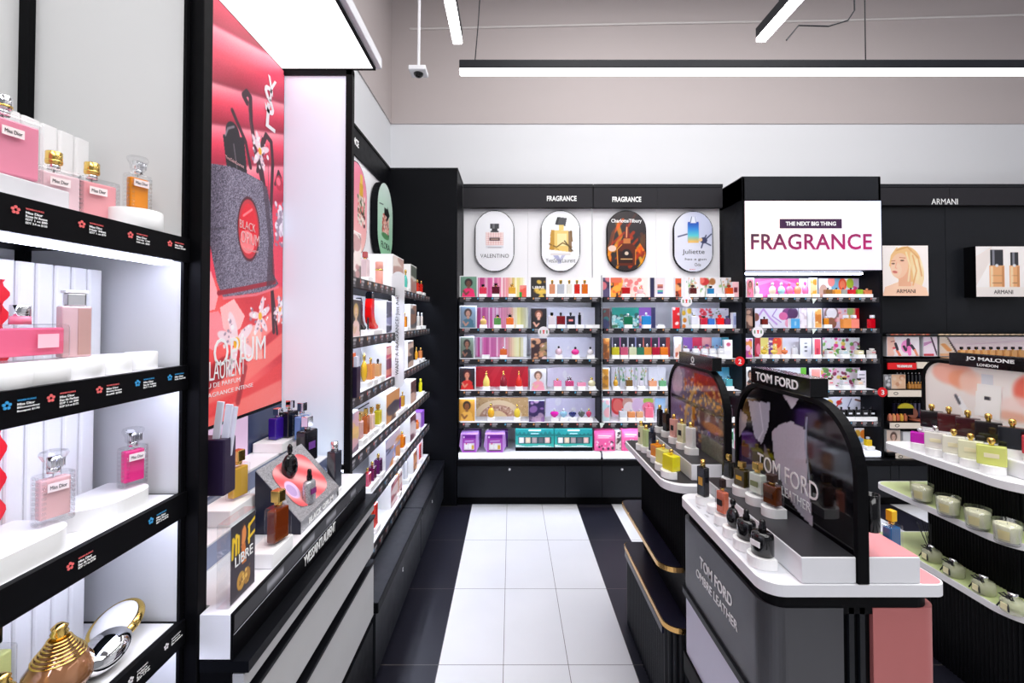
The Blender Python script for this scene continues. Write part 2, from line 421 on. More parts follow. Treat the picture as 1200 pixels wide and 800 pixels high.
def base_cabinet_x(x0, x1, label, seams, locks, yf=3.95, yb=4.42, grp='low storage cabinets along the back wall'):
    t = thing('base_cabinet', label, 'cabinet', ((x0+x1)/2, (yf+yb)/2, 0), group=grp)
    wpart('plinth', box(x0, x1, yf+.05, yb, 0, .075), M['black2'], t)
    wpart('carcass', box(x0, x1, yf+.022, yb, .075, .35), M['black'], t)
    wpart('top_slab', box(x0, x1, yf-.012, yb, .35, .395, .003), M['black2'], t)
    xs = [x0]+seams+[x1]
    for a, b_ in zip(xs[:-1], xs[1:]):
        d = wpart('door', box(a+.002, b_-.002, yf, yf+.022, .078, .345, .002), M['charcoal'], t)
        for lx in locks:
            if a < lx < b_:
                k = bmesh.new(); lathe([(.011,0),(.011,.006),(.008,.008),(0,.008)], 12, bm=k)
                bmesh.ops.rotate(k, verts=k.verts, matrix=Matrix.Rotation(PI/2, 3, 'X')); bmesh.ops.translate(k, verts=k.verts, vec=(lx, yf, ZY(548.5, yf)))
                wpart('lock', k, M['chrome'], d)
    return t
XA, XM, XE = -.460, XY(705, YF), 2.0
XS = 2.015; XT = XY(1034, 4.0)
base_cabinet_x(XA, XM, 'low black cabinet below the corner bay of the back wall', [XY(662,YF)], [XY(597,YF)])
base_cabinet_x(XM, XE, 'low black cabinet below the middle bay of the back wall', [XY(860,YF)-.3], [XY(728,YF), 1.6])
base_cabinet_x(XE, XT+.01, 'low black cabinet under the bay with the FRAGRANCE screen', [2.6], [2.3])
base_cabinet_x(XT+.01, 6.3, 'low black cabinet under the foundation counter on the back wall', [XY(1051,YF), 4.4, 5.3], [])

def back_bay(x0, x1, label, seam, bay):
    t = thing('shelving_unit', label, 'shelves', ((x0+x1)/2, 4.3, .395), group='shelving bays of the back wall')
    xm = (x0+x1)/2
    for a, b_ in ((x0, xm), (xm, x1)):
        wpart('back_panel', box(a+.001, b_-.001, YP, YP+.02, .395, 2.66), M['panelwhite'], t)
    for a, b_ in ((x0, seam), (seam, x1)) if seam else ((x0, x1),):
        wpart('header', box(a, b_-.002, 4.33, YP+.02, 2.65, 2.835), M['header'], t)
    wpart('header_cap', box(x0, x1, 4.325, YP+.02, 2.837, 2.868), M['charcoal'], t)
    for i, z in enumerate(LV): shelf_x(t, x0+.006, x1-.006, YF, YP, z, 10, 10*bay+i, liner=M['panelwhite'] if i > 2 else M['panelwhite'])
    s = wpart('bottom_deck', box(x0+.006, x1-.006, YF+.01, YP, .397, .45), M['white'], t)
    wpart('deck_light', box(x0+.01, x1-.01, YF, YF+.01, .412, .449), M['ledsoft'], s)
    for a in (x0, x1-.006): wpart('side_panel', box(a, a+.006, YF+.03, YP, .69 if abs(a-XM) < .05 else .397, LV[0]), M['black'], t)
    return t
bayL = back_bay(XA+.004, XM-.003, 'black shelving bay beside the corner column, with two white oval plaques above it', XM-.01, 1)
bayR = back_bay(XM+.003, XE-.003, 'black shelving bay between two white seams, below the flame plaque and the blue bottle plaque', XY(771,4.33), 2)
wpart('edge_strip', box(XM-.003, XM+.003, YF-.006, YF+.02, .69, LV[0]+.19), M['steel'], bayL)
text('FRAGRANCE', (XY(641,4.33), 4.33, ZY(235,4.33)), EX, EZ, 35*4.33/540, .05, M['inkw'], bayL, bold=.03)
text('FRAGRANCE', (XY(718,4.33), 4.33, ZY(236,4.33)), EX, EZ, 34*4.33/540, .05, M['inkw'], bayR, bold=.03)

# ---- the bay with the screen
t = bayN = thing('shelving_unit', 'tall black shelving bay with a lit FRAGRANCE screen on top', 'shelves', (2.6, 4.2, .395), group='shelving bays of the back wall')
wpart('side_panel', box(XS, XS+.02, 4.0, 4.45, .397, 2.83), M['black'], t)
wpart('side_panel', box(XT-.02, XT, 4.0, 4.45, .397, 2.83), M['black'], t)
wpart('top_box', box(XS, XT, 4.0, 4.45, 2.63, 2.84, .003), M['charcoal'], t)
wpart('back_panel', box(XS+.02, XT-.02, 4.38, 4.40, .397, 2.63), M['navy'], t)
s = wpart('display_screen', box(XS+.004, XT-.004, 3.985, 4.05, 2.012, 2.628, .003), M['black2'], t)
cv = Cv(48, 26, rgb(246,232,240))
cv.a[:] = (np.array(rgb(240,225,248))*np.clip(1-cv.u*1.2, 0, 1)[..., None]*1.0 + np.array(rgb(250,238,215))*(np.clip(1-abs(cv.u-.5)*2, 0, 1)*np.clip(cv.v*1.3,0,1))[..., None] + np.array(rgb(222,228,250))*np.clip(cv.u*1.3-.3, 0, 1)[..., None])
wsum = (np.clip(1-cv.u*1.2, 0, 1)+np.clip(1-abs(cv.u-.5)*2, 0, 1)*np.clip(cv.v*1.3,0,1)+np.clip(cv.u*1.3-.3, 0, 1))[..., None]
cv.a = cv.a/np.maximum(wsum, .35)
cv.ell(.05, .35, .25, .5, rgb(252,235,215), .8, soft=1); cv.ell(.5, .1, .6, .4, rgb(248,226,238), .6, soft=1)
ink_mesh('screen_image', cv, (XS+.012, 3.985, 2.02), EX, EZ, XT-XS-.024, .60, M['screen'], s)
plum = mat('plum_ink', rgb(60,26,66), .5)
wpart('caption_bar', box(XY(915,3.98), XY(988,3.98), 3.982, 3.9845, ZY(267,3.98), ZY(256,3.98)), plum, s)
text('THE NEXT BIG THING', (XY(922,3.98), 3.982, ZY(264,3.98)), EX, EZ, 59*3.98/540, .036, M['inkw'], s, bold=.03)
lt = text('FRAGRANCE', (XY(881,3.98), 3.982, ZY(292,3.98)), EX, EZ, 142*3.98/540, 18.5*3.98/540, M['print'], s, bold=.012, spacing=1.05)
a = lt.data.attributes.new('ink', 'FLOAT_COLOR', 'POINT')
_x = np.empty(len(lt.data.vertices)*3); lt.data.vertices.foreach_get('co', _x); _x = _x.reshape(-1, 3); k = (_x[:,0]-_x[:,0].min())/(_x[:,0].max()-_x[:,0].min())*.7+.45*(1-(_x[:,2]-_x[:,2].min())/(_x[:,2].max()-_x[:,2].min()))
k = np.clip(k, 0, 1)[:, None]; cc = np.array(lin(rgb(58,40,62)))*(1-k)+np.array(lin(rgb(190,20,110)))*k
a.data.foreach_set('color', np.concatenate([cc, np.ones((len(cc), 1))], 1).reshape(-1))
wpart('light_strip', box(XS+.03, XT-.15, 4.02, 4.05, 1.985, 2.0), M['ledsh'], t)
for i, z in enumerate(LV): shelf_x(t, XS+.022, XT-.022, YF+.05, 4.38, z, 12, 40+i)
s = wpart('bottom_deck', box(XS+.022, XT-.022, YF+.06, 4.38, .397, .45), M['white'], t)
wpart('deck_light', box(XS+.03, XT-.03, YF+.05, YF+.06, .412, .449), M['ledsoft'], s)

# ---- dark wall with the ARMANI header
t = thing('wall_panelling', 'dark grey wall panelling under the ARMANI header', 'panel', (4.5, 4.38, .395))
for a, b_ in ((XT+.002, XY(1109,4.36)), (XY(1109,4.36)+.004, 5.0), (5.004, 6.38)):
    p = wpart('panel', box(a, b_, 4.36, 4.42, .397, 2.66), M['charcoal'], t)
    wpart('header', box(a, b_, 4.31, 4.42, 2.665, 2.83), M['header'], t)
wpart('header_cap', box(XT+.002, 6.38, 4.305, 4.42, 2.832, 2.862), M['charcoal'], t)
text('ARMANI', (XY(1093.5,4.31), 4.31, ZY(239,4.31)), EX, EZ, 31*4.31/540, .055, M['inkw'], t, bold=.0)

# ================================================================ oval plaques
def plaque(name, label, O, U, cv, w, h, thick, N, rim=M['black'], lets=()):
    """O centre of the front face"""
    t = thing('oval_plaque', label, 'sign', O, group='oval plaques above the shelves')
    U_, N_ = Vector(U), Vector(N)
    pts = stadium(0, 0, w, h)
    f = lambda a, b, d: Vector(O)+U_*a+Vector((0,0,b))-N_*d
    wpart('board', prism(pts, f, 0, thick), rim, t)
    def mask(u, v):
        x = (u-.5)*w; y = (v-.5)*h; r = w/2-.006; yy = np.maximum(np.abs(y)-(h/2-w/2), 0)
        return np.hypot(x, yy) < r
    p = ink_mesh('print', cv, Vector(O)-U_*w/2-Vector((0,0,h/2)), U, EZ, w, h, M['plaque'], t, mask)
    for (s, du, dv, ww, hh, m, bo) in lets:
        text(s, Vector(O)+U_*du+Vector((0,0,dv))+N_*.001, U, EZ, ww, hh, m, p, bold=bo, align='c')
    return t
def wv(px, py, pc=None): pass
pw, ph = .375, .585
zc = ZY(282, 4.37)
# Valentino style bottle
cv = Cv(96, 150, rgb(246,246,252))
cv.rect(.28,.43,.72,.64,rgb(236,196,196)); 
for i in range(7):
    for j in range(6): cv.ell(.315+.062*i,.455+.035*j,.022,.013,rgb(250,232,230)); 
for i in range(6):
    for j in range(5): cv.ell(.346+.062*i,.472+.035*j,.008,.005,rgb(205,140,140))
cv.rect(.37,.505,.63,.555,rgb(70,40,52)); cv.rect(.40,.522,.6,.536,rgb(200,170,150))
cv.rect(.40,.64,.6,.665,rgb(60,60,66)); cv.rect(.43,.66,.57,.70,rgb(35,35,40)); cv.rect(.39,.70,.61,.78,rgb(52,52,58)); cv.rect(.45,.70,.5,.78,rgb(110,110,116))
cv.rect(.28,.385,.72,.42,rgb(222,222,230)); cv.rect(.33,.39,.67,.40,rgb(150,140,150))
plaque('', 'oval plaque showing a pink studded bottle with a black cap over the word VALENTINO', (XY(579.5,4.37), 4.37, zc), EX, cv, pw, ph, .03, NEY, lets=[('VALENTINO', 0, -.16, .27, .036, M['ink'], -.01)])
# gold bottle
cv = Cv(96, 150, rgb(246,247,252)); G1, G2, G3 = rgb(240,206,120), rgb(196,146,50), rgb(120,86,30)
cv.poly([(.22,.36),(.76,.32),(.78,.66),(.26,.68)], G1); cv.poly([(.22,.36),(.34,.35),(.34,.67),(.26,.68)], G2); cv.poly([(.7,.33),(.78,.32),(.79,.66),(.7,.66)], rgb(140,110,80))
cv.poly([(.42,.42),(.66,.42),(.66,.62),(.42,.62)], rgb(250,232,170))
cv.line([(.22,.45),(.4,.40),(.55,.47),(.78,.40)], .018, G3); cv.line([(.25,.60),(.3,.40),(.45,.36)], .014, G2); cv.line([(.60,.50),(.80,.34)], .02, rgb(90,70,40)); cv.line([(.76,.66),(.79,.5)], .02, G3)
cv.poly([(.36,.77),(.62,.74),(.66,.87),(.42,.89)], rgb(66,66,70)); cv.poly([(.36,.77),(.42,.76),(.48,.885),(.42,.89)], rgb(30,30,34)); cv.rect(.46,.67,.58,.76,G1)
cv.poly([(.30,.27),(.44,.27),(.52,.18),(.50,.13)], rgb(176,178,214)); cv.poly([(.46,.13),(.62,.27),(.54,.28),(.42,.14)], rgb(196,198,226)); cv.rect(.25,.27,.75,.30,rgb(228,222,222))
plaque('', 'oval plaque showing a golden square bottle with a tilted black cap', (XY(657,4.37), 4.37, zc), EX, cv, pw, ph, .03, NEY, lets=[('YvesSaintLaurent', 0, -.205, .28, .04, M['ink'], -.01)])
# flames
cv = Cv(96, 150, rgb(44,36,38)); r = np.random.RandomState(4)
for i in range(26):
    u0 = r.uniform(-.05, 1.0); v0 = r.uniform(0, .5); L = r.uniform(.15, .5); c = [rgb(250,150,20), rgb(240,90,10), rgb(255,196,60), rgb(190,50,10)][r.randint(4)]
    cv.line([(u0, v0), (u0+r.uniform(-.1,.25), v0+L*.5), (u0+r.uniform(0,.35), v0+L)], r.uniform(.02,.07), c, .75)
cv.soft(2); cv.poly([(.55,.98),(1,.98),(1,.3),(.8,.5)], rgb(46,38,42), .75); cv.poly([(0,.98),(.35,.98),(.1,.4),(0,.4)], rgb(50,40,42), .6)
cv.poly([(.26,.10),(.72,.10),(.74,.40),(.62,.46),(.38,.46),(.25,.38)], rgb(96,34,12)); cv.poly([(.30,.14),(.66,.14),(.66,.30),(.3,.34)], rgb(52,22,14)); cv.ell(.5,.3,.12,.07,rgb(30,20,24)); cv.ell(.5,.3,.05,.03,rgb(220,200,180))
cv.rect(.42,.46,.60,.54,rgb(200,120,60)); cv.poly([(.43,.54),(.59,.54),(.54,.76),(.50,.78)], rgb(120,30,24)); cv.line([(.5,.56),(.51,.72)], .02, rgb(240,160,110)); cv.line([(.28,.12),(.26,.36),(.38,.44)], .012, rgb(250,170,60)); cv.line([(.72,.12),(.73,.36)], .012, rgb(250,150,60))
cv.ell(.14,.38,.10,.05,rgb(246,205,190)); cv.rect(.35,.2,.65,.215,rgb(230,180,120))
plaque('', 'oval plaque of a dark amber bottle among orange flames', (XY(734.5,4.37), 4.37, zc), EX, cv, pw, ph, .03, NEY, lets=[('CharlotteTilbury', 0, .165, .29, .045, M['inkw'], .02)])
# blue ombre bottle
cv = Cv(96, 150, rgb(226,228,244)); cv.ell(.8,.8,.4,.3,rgb(196,202,232),.8,soft=.8)
cv.rect(.36,.50,.64,.80,rgb(60,120,200))
cv.mix(((cv.u>.36)&(cv.u<.64)&(cv.v>.48)&(cv.v<.82)).astype(float), lambda u, v: np.stack([np.interp(v,[.5,.6,.7,.8],[.95,.35,.2,.12]),np.interp(v,[.5,.6,.7,.8],[.75,.8,.55,.3]),np.interp(v,[.5,.6,.7,.8],[.4,.85,.85,.7])],-1))
cv.rect(.42,.80,.58,.90,rgb(228,232,246)); cv.line([(.43,.81),(.46,.90)], .012, rgb(70,80,120)); cv.line([(.57,.81),(.55,.9)], .012, rgb(150,160,200))
for pth in ([(.75,.5),(.95,.62)],[(.75,.5),(.7,.40)],[(.75,.5),(.93,.44)],[(.75,.5),(.82,.6)],[(.12,.58),(.34,.62)]): cv.line(pth, .022, rgb(78,84,120))
cv.ell(.76,.52,.09,.05,rgb(60,64,100)); cv.ell(.68,.53,.05,.03,rgb(236,200,150))
plaque('', 'oval plaque of a blue fading bottle over the words Juliette has a gun', (XY(813,4.37), 4.37, zc-.006), EX, cv, pw, ph, .03, NEY, lets=[('Juliette', 0, -.13, .21, .055, M['ink'], -.005), ('has a gun', .02, -.185, .2, .03, M['ink'], -.005), ('Ode', .04, -.235, .06, .03, M['ink'], -.01), ('EAU', -.01, -.27, .05, .01, M['red'], 0)])
# side wall plaques face +X
cv = Cv(96, 150, rgb(240,150,165)); cv.grad(rgb(250,200,190), rgb(240,130,160)); cv.rect(.52,.34,.86,.66,rgb(226,200,190)); cv.speck(80, [rgb(60,40,40), rgb(230,120,120), rgb(90,120,80), rgb(250,240,230)], .012, .03, (.52,.34,.86,.66)); cv.rect(.60,.66,.78,.80,rgb(220,170,60)); cv.rect(.63,.8,.75,.9,rgb(240,200,90))
plaque('', 'pink oval plaque with a flowered bottle on the side wall, behind the white panel', (-1.0, 2.98, ZY(243,3.18)-.05), EY, cv, .40, .60, .04, EX)
cv = Cv(96, 150, rgb(190,228,205)); cv.grad(rgb(150,214,170), rgb(224,240,234)); cv.rect(.30,.32,.72,.58,rgb(246,196,180)); cv.speck(60, [rgb(200,90,80), rgb(60,60,60), rgb(250,230,220)], .01, .025, (.30,.32,.72,.60)); cv.rect(.42,.58,.6,.68,rgb(30,34,34)); cv.poly([(.55,.5),(.78,.62),(.62,.72)], rgb(30,34,34)); cv.ell(.5,.32,.25,.04,rgb(90,150,100)); cv.line([(.12,.68),(.35,.70)], .012, rgb(40,60,60)); cv.line([(.8,.95),(.95,.78)], .02, rgb(60,80,80))
plaque('', 'pale green oval plaque with a flowered bottle beside the black corner column', (-1.0, 3.65, ZY(255,3.5)), EY, cv, .44, .62, .05, EX, lets=[('FLORA', 0, -.215, .25, .05, M['ink'], -.01)])
# square light boards on the dark wall
def wall_board(label, x0, x1, z0, z1, y, th, cv, word):
    t = thing('picture_board', label, 'picture', ((x0+x1)/2, y+th, (z0+z1)/2), group='square picture boards on the dark wall')
    wpart('frame', box(x0, x1, y, y+th, z0, z1, .002), M['black2'], t)
    p = ink_mesh('print', cv, (x0+.004, y, z0+.004), EX, EZ, x1-x0-.008, z1-z0-.008, M['screen2'], t)
    text(word, ((x0+x1)/2, y-.002, z0+.03), EX, EZ, .175, .036, M['ink'], p, bold=-.008, align='c')
M['screen2'] = print_mat('lit_board', emit=.25)
cv = Cv(90, 92, rgb(250,240,236))
hair, hair2, skin = rgb(232,188,130), rgb(250,226,186), rgb(244,196,166)
cv.ell(.50,.64,.34,.34,hair); cv.ell(.62,.40,.28,.34,hair); cv.ell(.78,.45,.12,.3,hair2,.7); cv.ell(.70,.60,.08,.3,hair2,.6,rot=.2); cv.line([(.30,.9),(.55,.97),(.78,.75),(.85,.4)], .03, rgb(206,150,90), .7)
cv.poly([(.0,.0),(1,.0),(.95,.16),(.66,.28),(.40,.30),(.05,.18)], rgb(250,206,178)); cv.poly([(.34,.2),(.62,.2),(.60,.48),(.36,.46)], rgb(232,176,142))
cv.ell(.37,.60,.19,.25,skin,rot=-.2); cv.ell(.30,.52,.12,.14,rgb(248,208,182),.7); cv.ell(.235,.64,.035,.014,rgb(96,66,50)); cv.ell(.43,.70,.042,.015,rgb(96,66,50)); cv.line([(.19,.69),(.28,.70)], .012, rgb(150,100,66)); cv.line([(.37,.76),(.50,.75)], .012, rgb(150,100,66)); cv.line([(.31,.66),(.28,.56),(.31,.545)], .012, rgb(214,150,120)); cv.ell(.27,.475,.055,.024,rgb(206,110,100),rot=-.15); cv.ell(.58,.5,.03,.05,rgb(228,170,138))
cv.line([(.32,.95),(.20,.80),(.16,.6)], .03, hair); cv.line([(.52,.86),(.60,.6),(.56,.3)], .035, hair2, .8); cv.line([(.66,.8),(.74,.5),(.66,.22)], .03, rgb(214,160,98), .8)
wall_board('square board with a portrait of a blonde woman over the word ARMANI', XY(1034.5,4.25), XY(1089,4.25), ZY(347,4.25), ZY(287,4.25), 4.25, .109, cv, 'ARMANI')
cv = Cv(100, 92, rgb(246,240,238)); cv.poly([(0,.2),(.3,.75),(.3,1),(0,.8)], rgb(232,222,218)); cv.rect(0,0,1,.2,rgb(234,226,222))
for (a, b_) in ((.25,.53),(.62,.81)):
    cv.rect(a,.20,b_,.62,rgb(228,170,118)); cv.rect(a+.02,.20,a+.07,.6,rgb(246,208,166)); cv.rect(b_-.05,.2,b_,.6,rgb(204,140,90)); cv.rect(a+.02,.62,b_-.02,.93 if a<.5 else .88,rgb(40,40,46)); cv.rect(a+.06,.62,a+.1,.93 if a<.5 else .88,rgb(130,130,140)); cv.ell((a+b_)/2,.62,.03,.03,rgb(220,220,225)); cv.rect(a+.04,.42,b_-.04,.425,rgb(120,80,50)); cv.rect(a+.05,.27,b_-.05,.28,rgb(120,80,50))
wall_board('square board with two beige make-up bottles over the word ARMANI', XY(1144,4.25), XY(1208,4.25), ZY(348,4.25), ZY(288,4.25), 4.25, .109, cv, 'ARMANI')
# ================================================================ bottles
def tint(col, tr=.45): return mat('tinted_glass', col, .08, alpha=round(1-.25*tr, 2), coat=.5, ior=1.4)
def capm(c):
    if c == 'gold': return M['gold']
    if c == 'steel': return M['chrome']
    if c == 'black': return M['gloss']
    if c == 'clear': return mat('crystal_cap', rgb(225,228,232), .06, .35)
    return mat('cap_plastic', c, .3)
def solid(col): return mat('lacquered_glass', col, .15, coat=.4)
_cache = {}
def _mesh(key, f, smooth):
    if key not in _cache:
        b = f(); me = bpy.data.meshes.new(key[0]); b.to_mesh(me); b.free()
        if smooth: me.shade_smooth()
        _cache[key] = me
    return _cache[key]
def plk(name, key, f, m, parent, smooth=False):
    me = _mesh((name,)+key, f, smooth)
    if me.materials and me.materials[0] == m: pass
    elif not me.materials: me.materials.append(m)
    else:
        o = bpy.data.objects.new(name, me); C.objects.link(o); o.parent = parent
        o.material_slots[0].link = 'OBJECT'; o.material_slots[0].material = m; return o
    o = bpy.data.objects.new(name, me); C.objects.link(o); o.parent = parent; return o
def R3(*a): return tuple(round(x*500)/500 for x in a)
def bottle(label, loc, rz, kind, w, d, h, col, cap='gold', lab=None, grp=None, det=0, opaque=False, name='perfume_bottle', cat='perfume bottle', tr=.45):
    w, d, h = max(w, .006), max(d, .006), h
    t = thing(name, label, cat, loc, rz, grp)
    gm = solid(col) if opaque else tint(col, tr); cm = capm(cap)
    w, d, h = R3(w, d, h); K = (kind, w, d, h); seg = 20 if det else 10
    def P(n, f, m, sm=False, par=None): return plk(n, K, f, m, par or t, sm)
    if kind in ('sq', 'star', 'apple'):
        hb = .70*h
        if det and not opaque:
            b = P('glass_body', lambda: cbox(0,0,0,w,d,hb,.004), M['glass'])
            P('liquid', lambda: cbox(0,0,.006,w*.86,d*.7,hb*.86,.003), mat('perfume_liquid', col, .1, alpha=.97), False, b)
        else: P('glass_body', lambda: cbox(0,0,0,w,d,hb,w*.08), gm)
        P('collar', lambda: cyl(0,0,hb,w*.16,h*.07,seg), cm if cap in ('gold','steel') else M['gold'], True)
        if kind == 'star':
            def f():
                b = bmesh.new()
                for k in range(7):
                    a = 2*PI*k/7; bb = bmesh.new(); bmesh.ops.create_cone(bb, cap_ends=True, segments=4, radius1=w*.12, radius2=.0005, depth=w*.42)
                    bmesh.ops.rotate(bb, verts=bb.verts, matrix=Matrix.Rotation(a, 3, 'Y')); bmesh.ops.translate(bb, verts=bb.verts, vec=(w*.18*math.sin(a), 0, h*.87+w*.18*math.cos(a))); merge(b, bb)
                return b
            P('cap', f, cm)
        else:
            cw = .42*w if kind == 'sq' else .3*w
            P('cap', lambda: cbox(0,0,h*.77,cw,min(cw,d*.9),h*.23,.002), cm)
    elif kind == 'cube':      # broad low bottle, small round cap
        hb = .72*h
        P('glass_body', lambda: cbox(0,0,0,w,d,hb,w*.05), gm)
        P('cap', lambda: lathe([(w*.09,0),(w*.09,h*.06),(w*.14,h*.12),(w*.14,h*.24),(w*.08,h*.28)], seg, z=hb), cm, True)
    elif kind == 'slim':
        P('glass_body', lambda: cbox(0,0,0,w,d,.80*h,.003), gm)
        P('cap', lambda: cyl(0,0,.80*h,min(w,d)*.36,.20*h,seg), cm, True)
    elif kind == 'rnd':
        P('glass_body', lambda: lathe([(.22*w,0),(.40*w,.06*h),(.5*w,.28*h),(.46*w,.48*h),(.30*w,.63*h),(.13*w,.70*h)], seg, sy=d/w), gm, True)
        P('cap', lambda: lathe([(.12*w,0),(.12*w,.08*h),(.19*w,.12*h),(.19*w,.24*h),(.1*w,.3*h)], seg, z=.70*h), cm, True)
    elif kind == 'cyl':
        P('glass_body', lambda: lathe([(.48*w,0),(.5*w,.02*h),(.5*w,.66*h),(.44*w,.72*h),(.2*w,.75*h)], seg, sy=d/w), gm, True)
        P('cap', lambda: cyl(0,0,.75*h,.2*w,.25*h,seg), cm, True)
    elif kind == 'tall':      # champagne outline
        P('glass_body', lambda: lathe([(.48*w,0),(.5*w,.03*h),(.5*w,.30*h),(.38*w,.48*h),(.16*w,.66*h),(.13*w,.74*h)], seg), gm, True)
        P('cap', lambda: lathe([(.18*w,0),(.18*w,.06*h),(.11*w,.1*h),(.11*w,.18*h),(.15*w,.22*h),(.02*w,.26*h)], seg, z=.74*h), cm, True)
    elif kind == 'dia':       # faceted jewel
        P('glass_body', lambda: lathe([(.10*w,0),(.34*w,.16*h),(.5*w,.42*h),(.42*w,.62*h),(.16*w,.68*h)], 8, sy=d/w), gm)
        P('cap', lambda: lathe([(.10*w,0),(.14*w,.08*h),(.14*w,.2*h),(.05*w,.32*h)], 8, z=.68*h), cm, True)
    elif kind == 'apo':       # apothecary flacon
        P('glass_body', lambda: lathe([(.46*w,0),(.5*w,.03*h),(.5*w,.52*h),(.46*w,.62*h),(.36*w,.66*h),(.14*w,.67*h)], seg+4, sy=d/w), gm, True)
        P('cap', lambda: lathe([(.13*w,0),(.17*w,.02*h),(.17*w,.12*h),(.13*w,.17*h),(.13*w,.28*h),(.1*w,.33*h)], seg, z=.67*h), cm, True)
    elif kind == 'ell':       # oval disc
        P('glass_body', lambda: lathe([(.05*w,0),(.28*w,.05*h),(.46*w,.2*h),(.5*w,.36*h),(.44*w,.55*h),(.25*w,.68*h),(.1*w,.72*h)], seg, sy=d/w), gm, True)
        P('cap', lambda: lathe([(.09*w,0),(.15*w,.05*h),(.15*w,.2*h),(.05*w,.28*h)], seg, z=.72*h), cm, True)
    if lab is not None:
        fy = -d/2 if kind in ('sq','star','apple','cube','slim') else -d/2-.0005
        lw, lh, lz = (.5*w, .16*h, .28*h) if kind != 'slim' else (.5*w, .22*h, .3*h)
        P('label', lambda: box(-lw/2, lw/2, fy-.0012, fy+.001, lz, lz+lh), mat('bottle_label', lab, .5))
    return t
def riser(label, loc, rz, w, d, h, kind='blk', grp='white riser blocks under the perfume bottles'):
    if kind == 'blk': me = _mesh(('riser_block', 'b')+R3(w,d,h), lambda: cbox(0,0,0,w,d,h,.002), False)
    elif kind == 'cyl': me = _mesh(('riser_block', 'c')+R3(w,d,h), lambda: cyl(0,0,0,w/2,h,28,bev=.0015), True)
    else:                      # half-round front, straight tail towards local +Y
        def f():
            pts = [(-w/2, d-w/2), (-w/2, 0)]+[(-w/2*math.cos(PI*k/14), -w/2*math.sin(PI*k/14)) for k in range(1, 14)]+[(w/2, 0), (w/2, d-w/2)]
            return prism(pts, zpl, 0, h)
        me = _mesh(('riser_block', 'd')+R3(w,d,h), f, False)
    if not me.materials: me.materials.append(M['riser'])
    o = bpy.data.objects.new('riser_block', me); C.objects.link(o); o.location = loc; o.rotation_euler = (0,0,rz)
    return tag(o, label, 'riser', grp)
def card_x(label, px0, px1, py0, py1, Y, z0, cv, th=.006, frame=True, emit=False, name='display_card', grp='printed display cards on the back wall shelves', cat='card'):
    """a card standing on a shelf (z0), facing the camera side"""
    x0, x1 = XY(px0, Y), XY(px1, Y); z1 = ZY(py0, Y)
    t = thing(name, label, cat, ((x0+x1)/2, Y, z0), group=grp)
    wpart('board', box(x0, x1, Y, Y+th, z0, z1, .001), M['white'], t)
    e = .008 if frame else .001
    ink_mesh('print', cv, (x0+e, Y, z0+e), EX, EZ, x1-x0-2*e, z1-z0-2*e, M['print'], t)
    return t
def person_cv(bg, skin, top, hair, nx=22, ny=34, seed=1):
    cv = Cv(nx, ny, bg); cv.grad(bg, tuple(min(1, c*1.25+.05) for c in bg), 60, .6)
    cv.ell(.5,.70,.24,.2,hair); cv.poly([(.1,0),(.9,0),(.8,.36),(.6,.46),(.4,.46),(.2,.34)], top); cv.rect(.42,.42,.58,.58,skin); cv.ell(.5,.66,.14,.14,skin)
    cv.line([(.2,.3),(.35,.12),(.5,.25)], .07, skin); cv.ell(.44,.68,.02,.012,hair); cv.ell(.56,.68,.02,.012,hair); cv.ell(.5,.59,.04,.014,tuple(c*.6 for c in skin))
    return cv
def abstract_cv(nx, ny, bg, cols, seed, n=14, r0=.05, r1=.22, shadow=None):
    cv = Cv(nx, ny, bg); cv.speck(n, cols, r0, r1, seed=seed); return cv
# ================================================================ stock on the back wall
SH = ['top shelf', 'second shelf', 'third shelf', 'fourth shelf', 'fifth shelf']
BAY = {'L': 'corner bay', 'R': 'middle bay', 'N': 'screen bay'}
R_ = rgb
def stock(bay, lev, items, rh=.034, skip_riser=(), Y=None):
    Yb = Y or (4.03 if bay != 'N' else 4.08); z = LV[lev]; ph_ = '%s of the %s' % (SH[lev], BAY[bay])
    for it in items:
        px, wp, top, kind, col, cap, desc = it[:7]
        X = XY(px, Yb); w = wp*Yb/F; d = min(.045, w*.7); noris = len(it) > 7 and it[7] == 'n'
        rz_ = .002 if noris else rh
        if not noris:
            riser('white riser block under the %s bottle, %s' % (desc, ph_) if kind else 'empty white riser block %s, %s' % (desc, ph_), (X, Yb-.01, z), 0, 8.6*Yb/F, .055, rh, 'blk')
        if kind:
            h = ZY(top, Yb)-(z+rz_)
            bottle('%s perfume bottle, %s' % (desc, ph_), (X, Yb-.005, z+rz_), 0, kind, w, d, h, col, cap, it[8] if len(it) > 8 else None, 'perfume bottles on the %s' % ph_)
pk, mg, wt = R_(244,130,170), R_(226,40,140), R_(240,240,246)
# --- corner bay
def stripes(seed): return Cv(150, 26, wt).vstripes([(0,R_(206,60,140)),(.35,R_(222,110,170)),(.62,R_(240,160,170)),(.8,R_(238,226,120)),(1,R_(240,240,220))], 60, seed=seed)
def panel(label, a, b, t, Y, z, cv): return card_x(label, a, b, t, 0, Y, z, cv, .006, False, name='graphic_panel', grp='printed panels standing behind the bottles', cat='panel')
GP = 'graphic panel behind bottles, %s of the %s'
panel('pink and yellow striped graphic panel, top shelf of the corner bay', 560, 615, 325, 4.22, LV[0], stripes(1))
panel('pink and lemon striped graphic panel, second shelf of the corner bay', 559, 619, 360, 4.22, LV[1], stripes(2))
panel('pink, lilac and lemon striped graphic panel, third shelf of the corner bay', 557, 617, 395, 4.22, LV[2], stripes(3))
cv = Cv(120, 40, R_(208,22,46)); cv.poly([(.1,0),(.4,1),(.5,1),(.3,0)], R_(226,50,66), .5); cv.poly([(.6,0),(.7,1),(.95,1),(.8,0)], R_(180,14,36), .6)
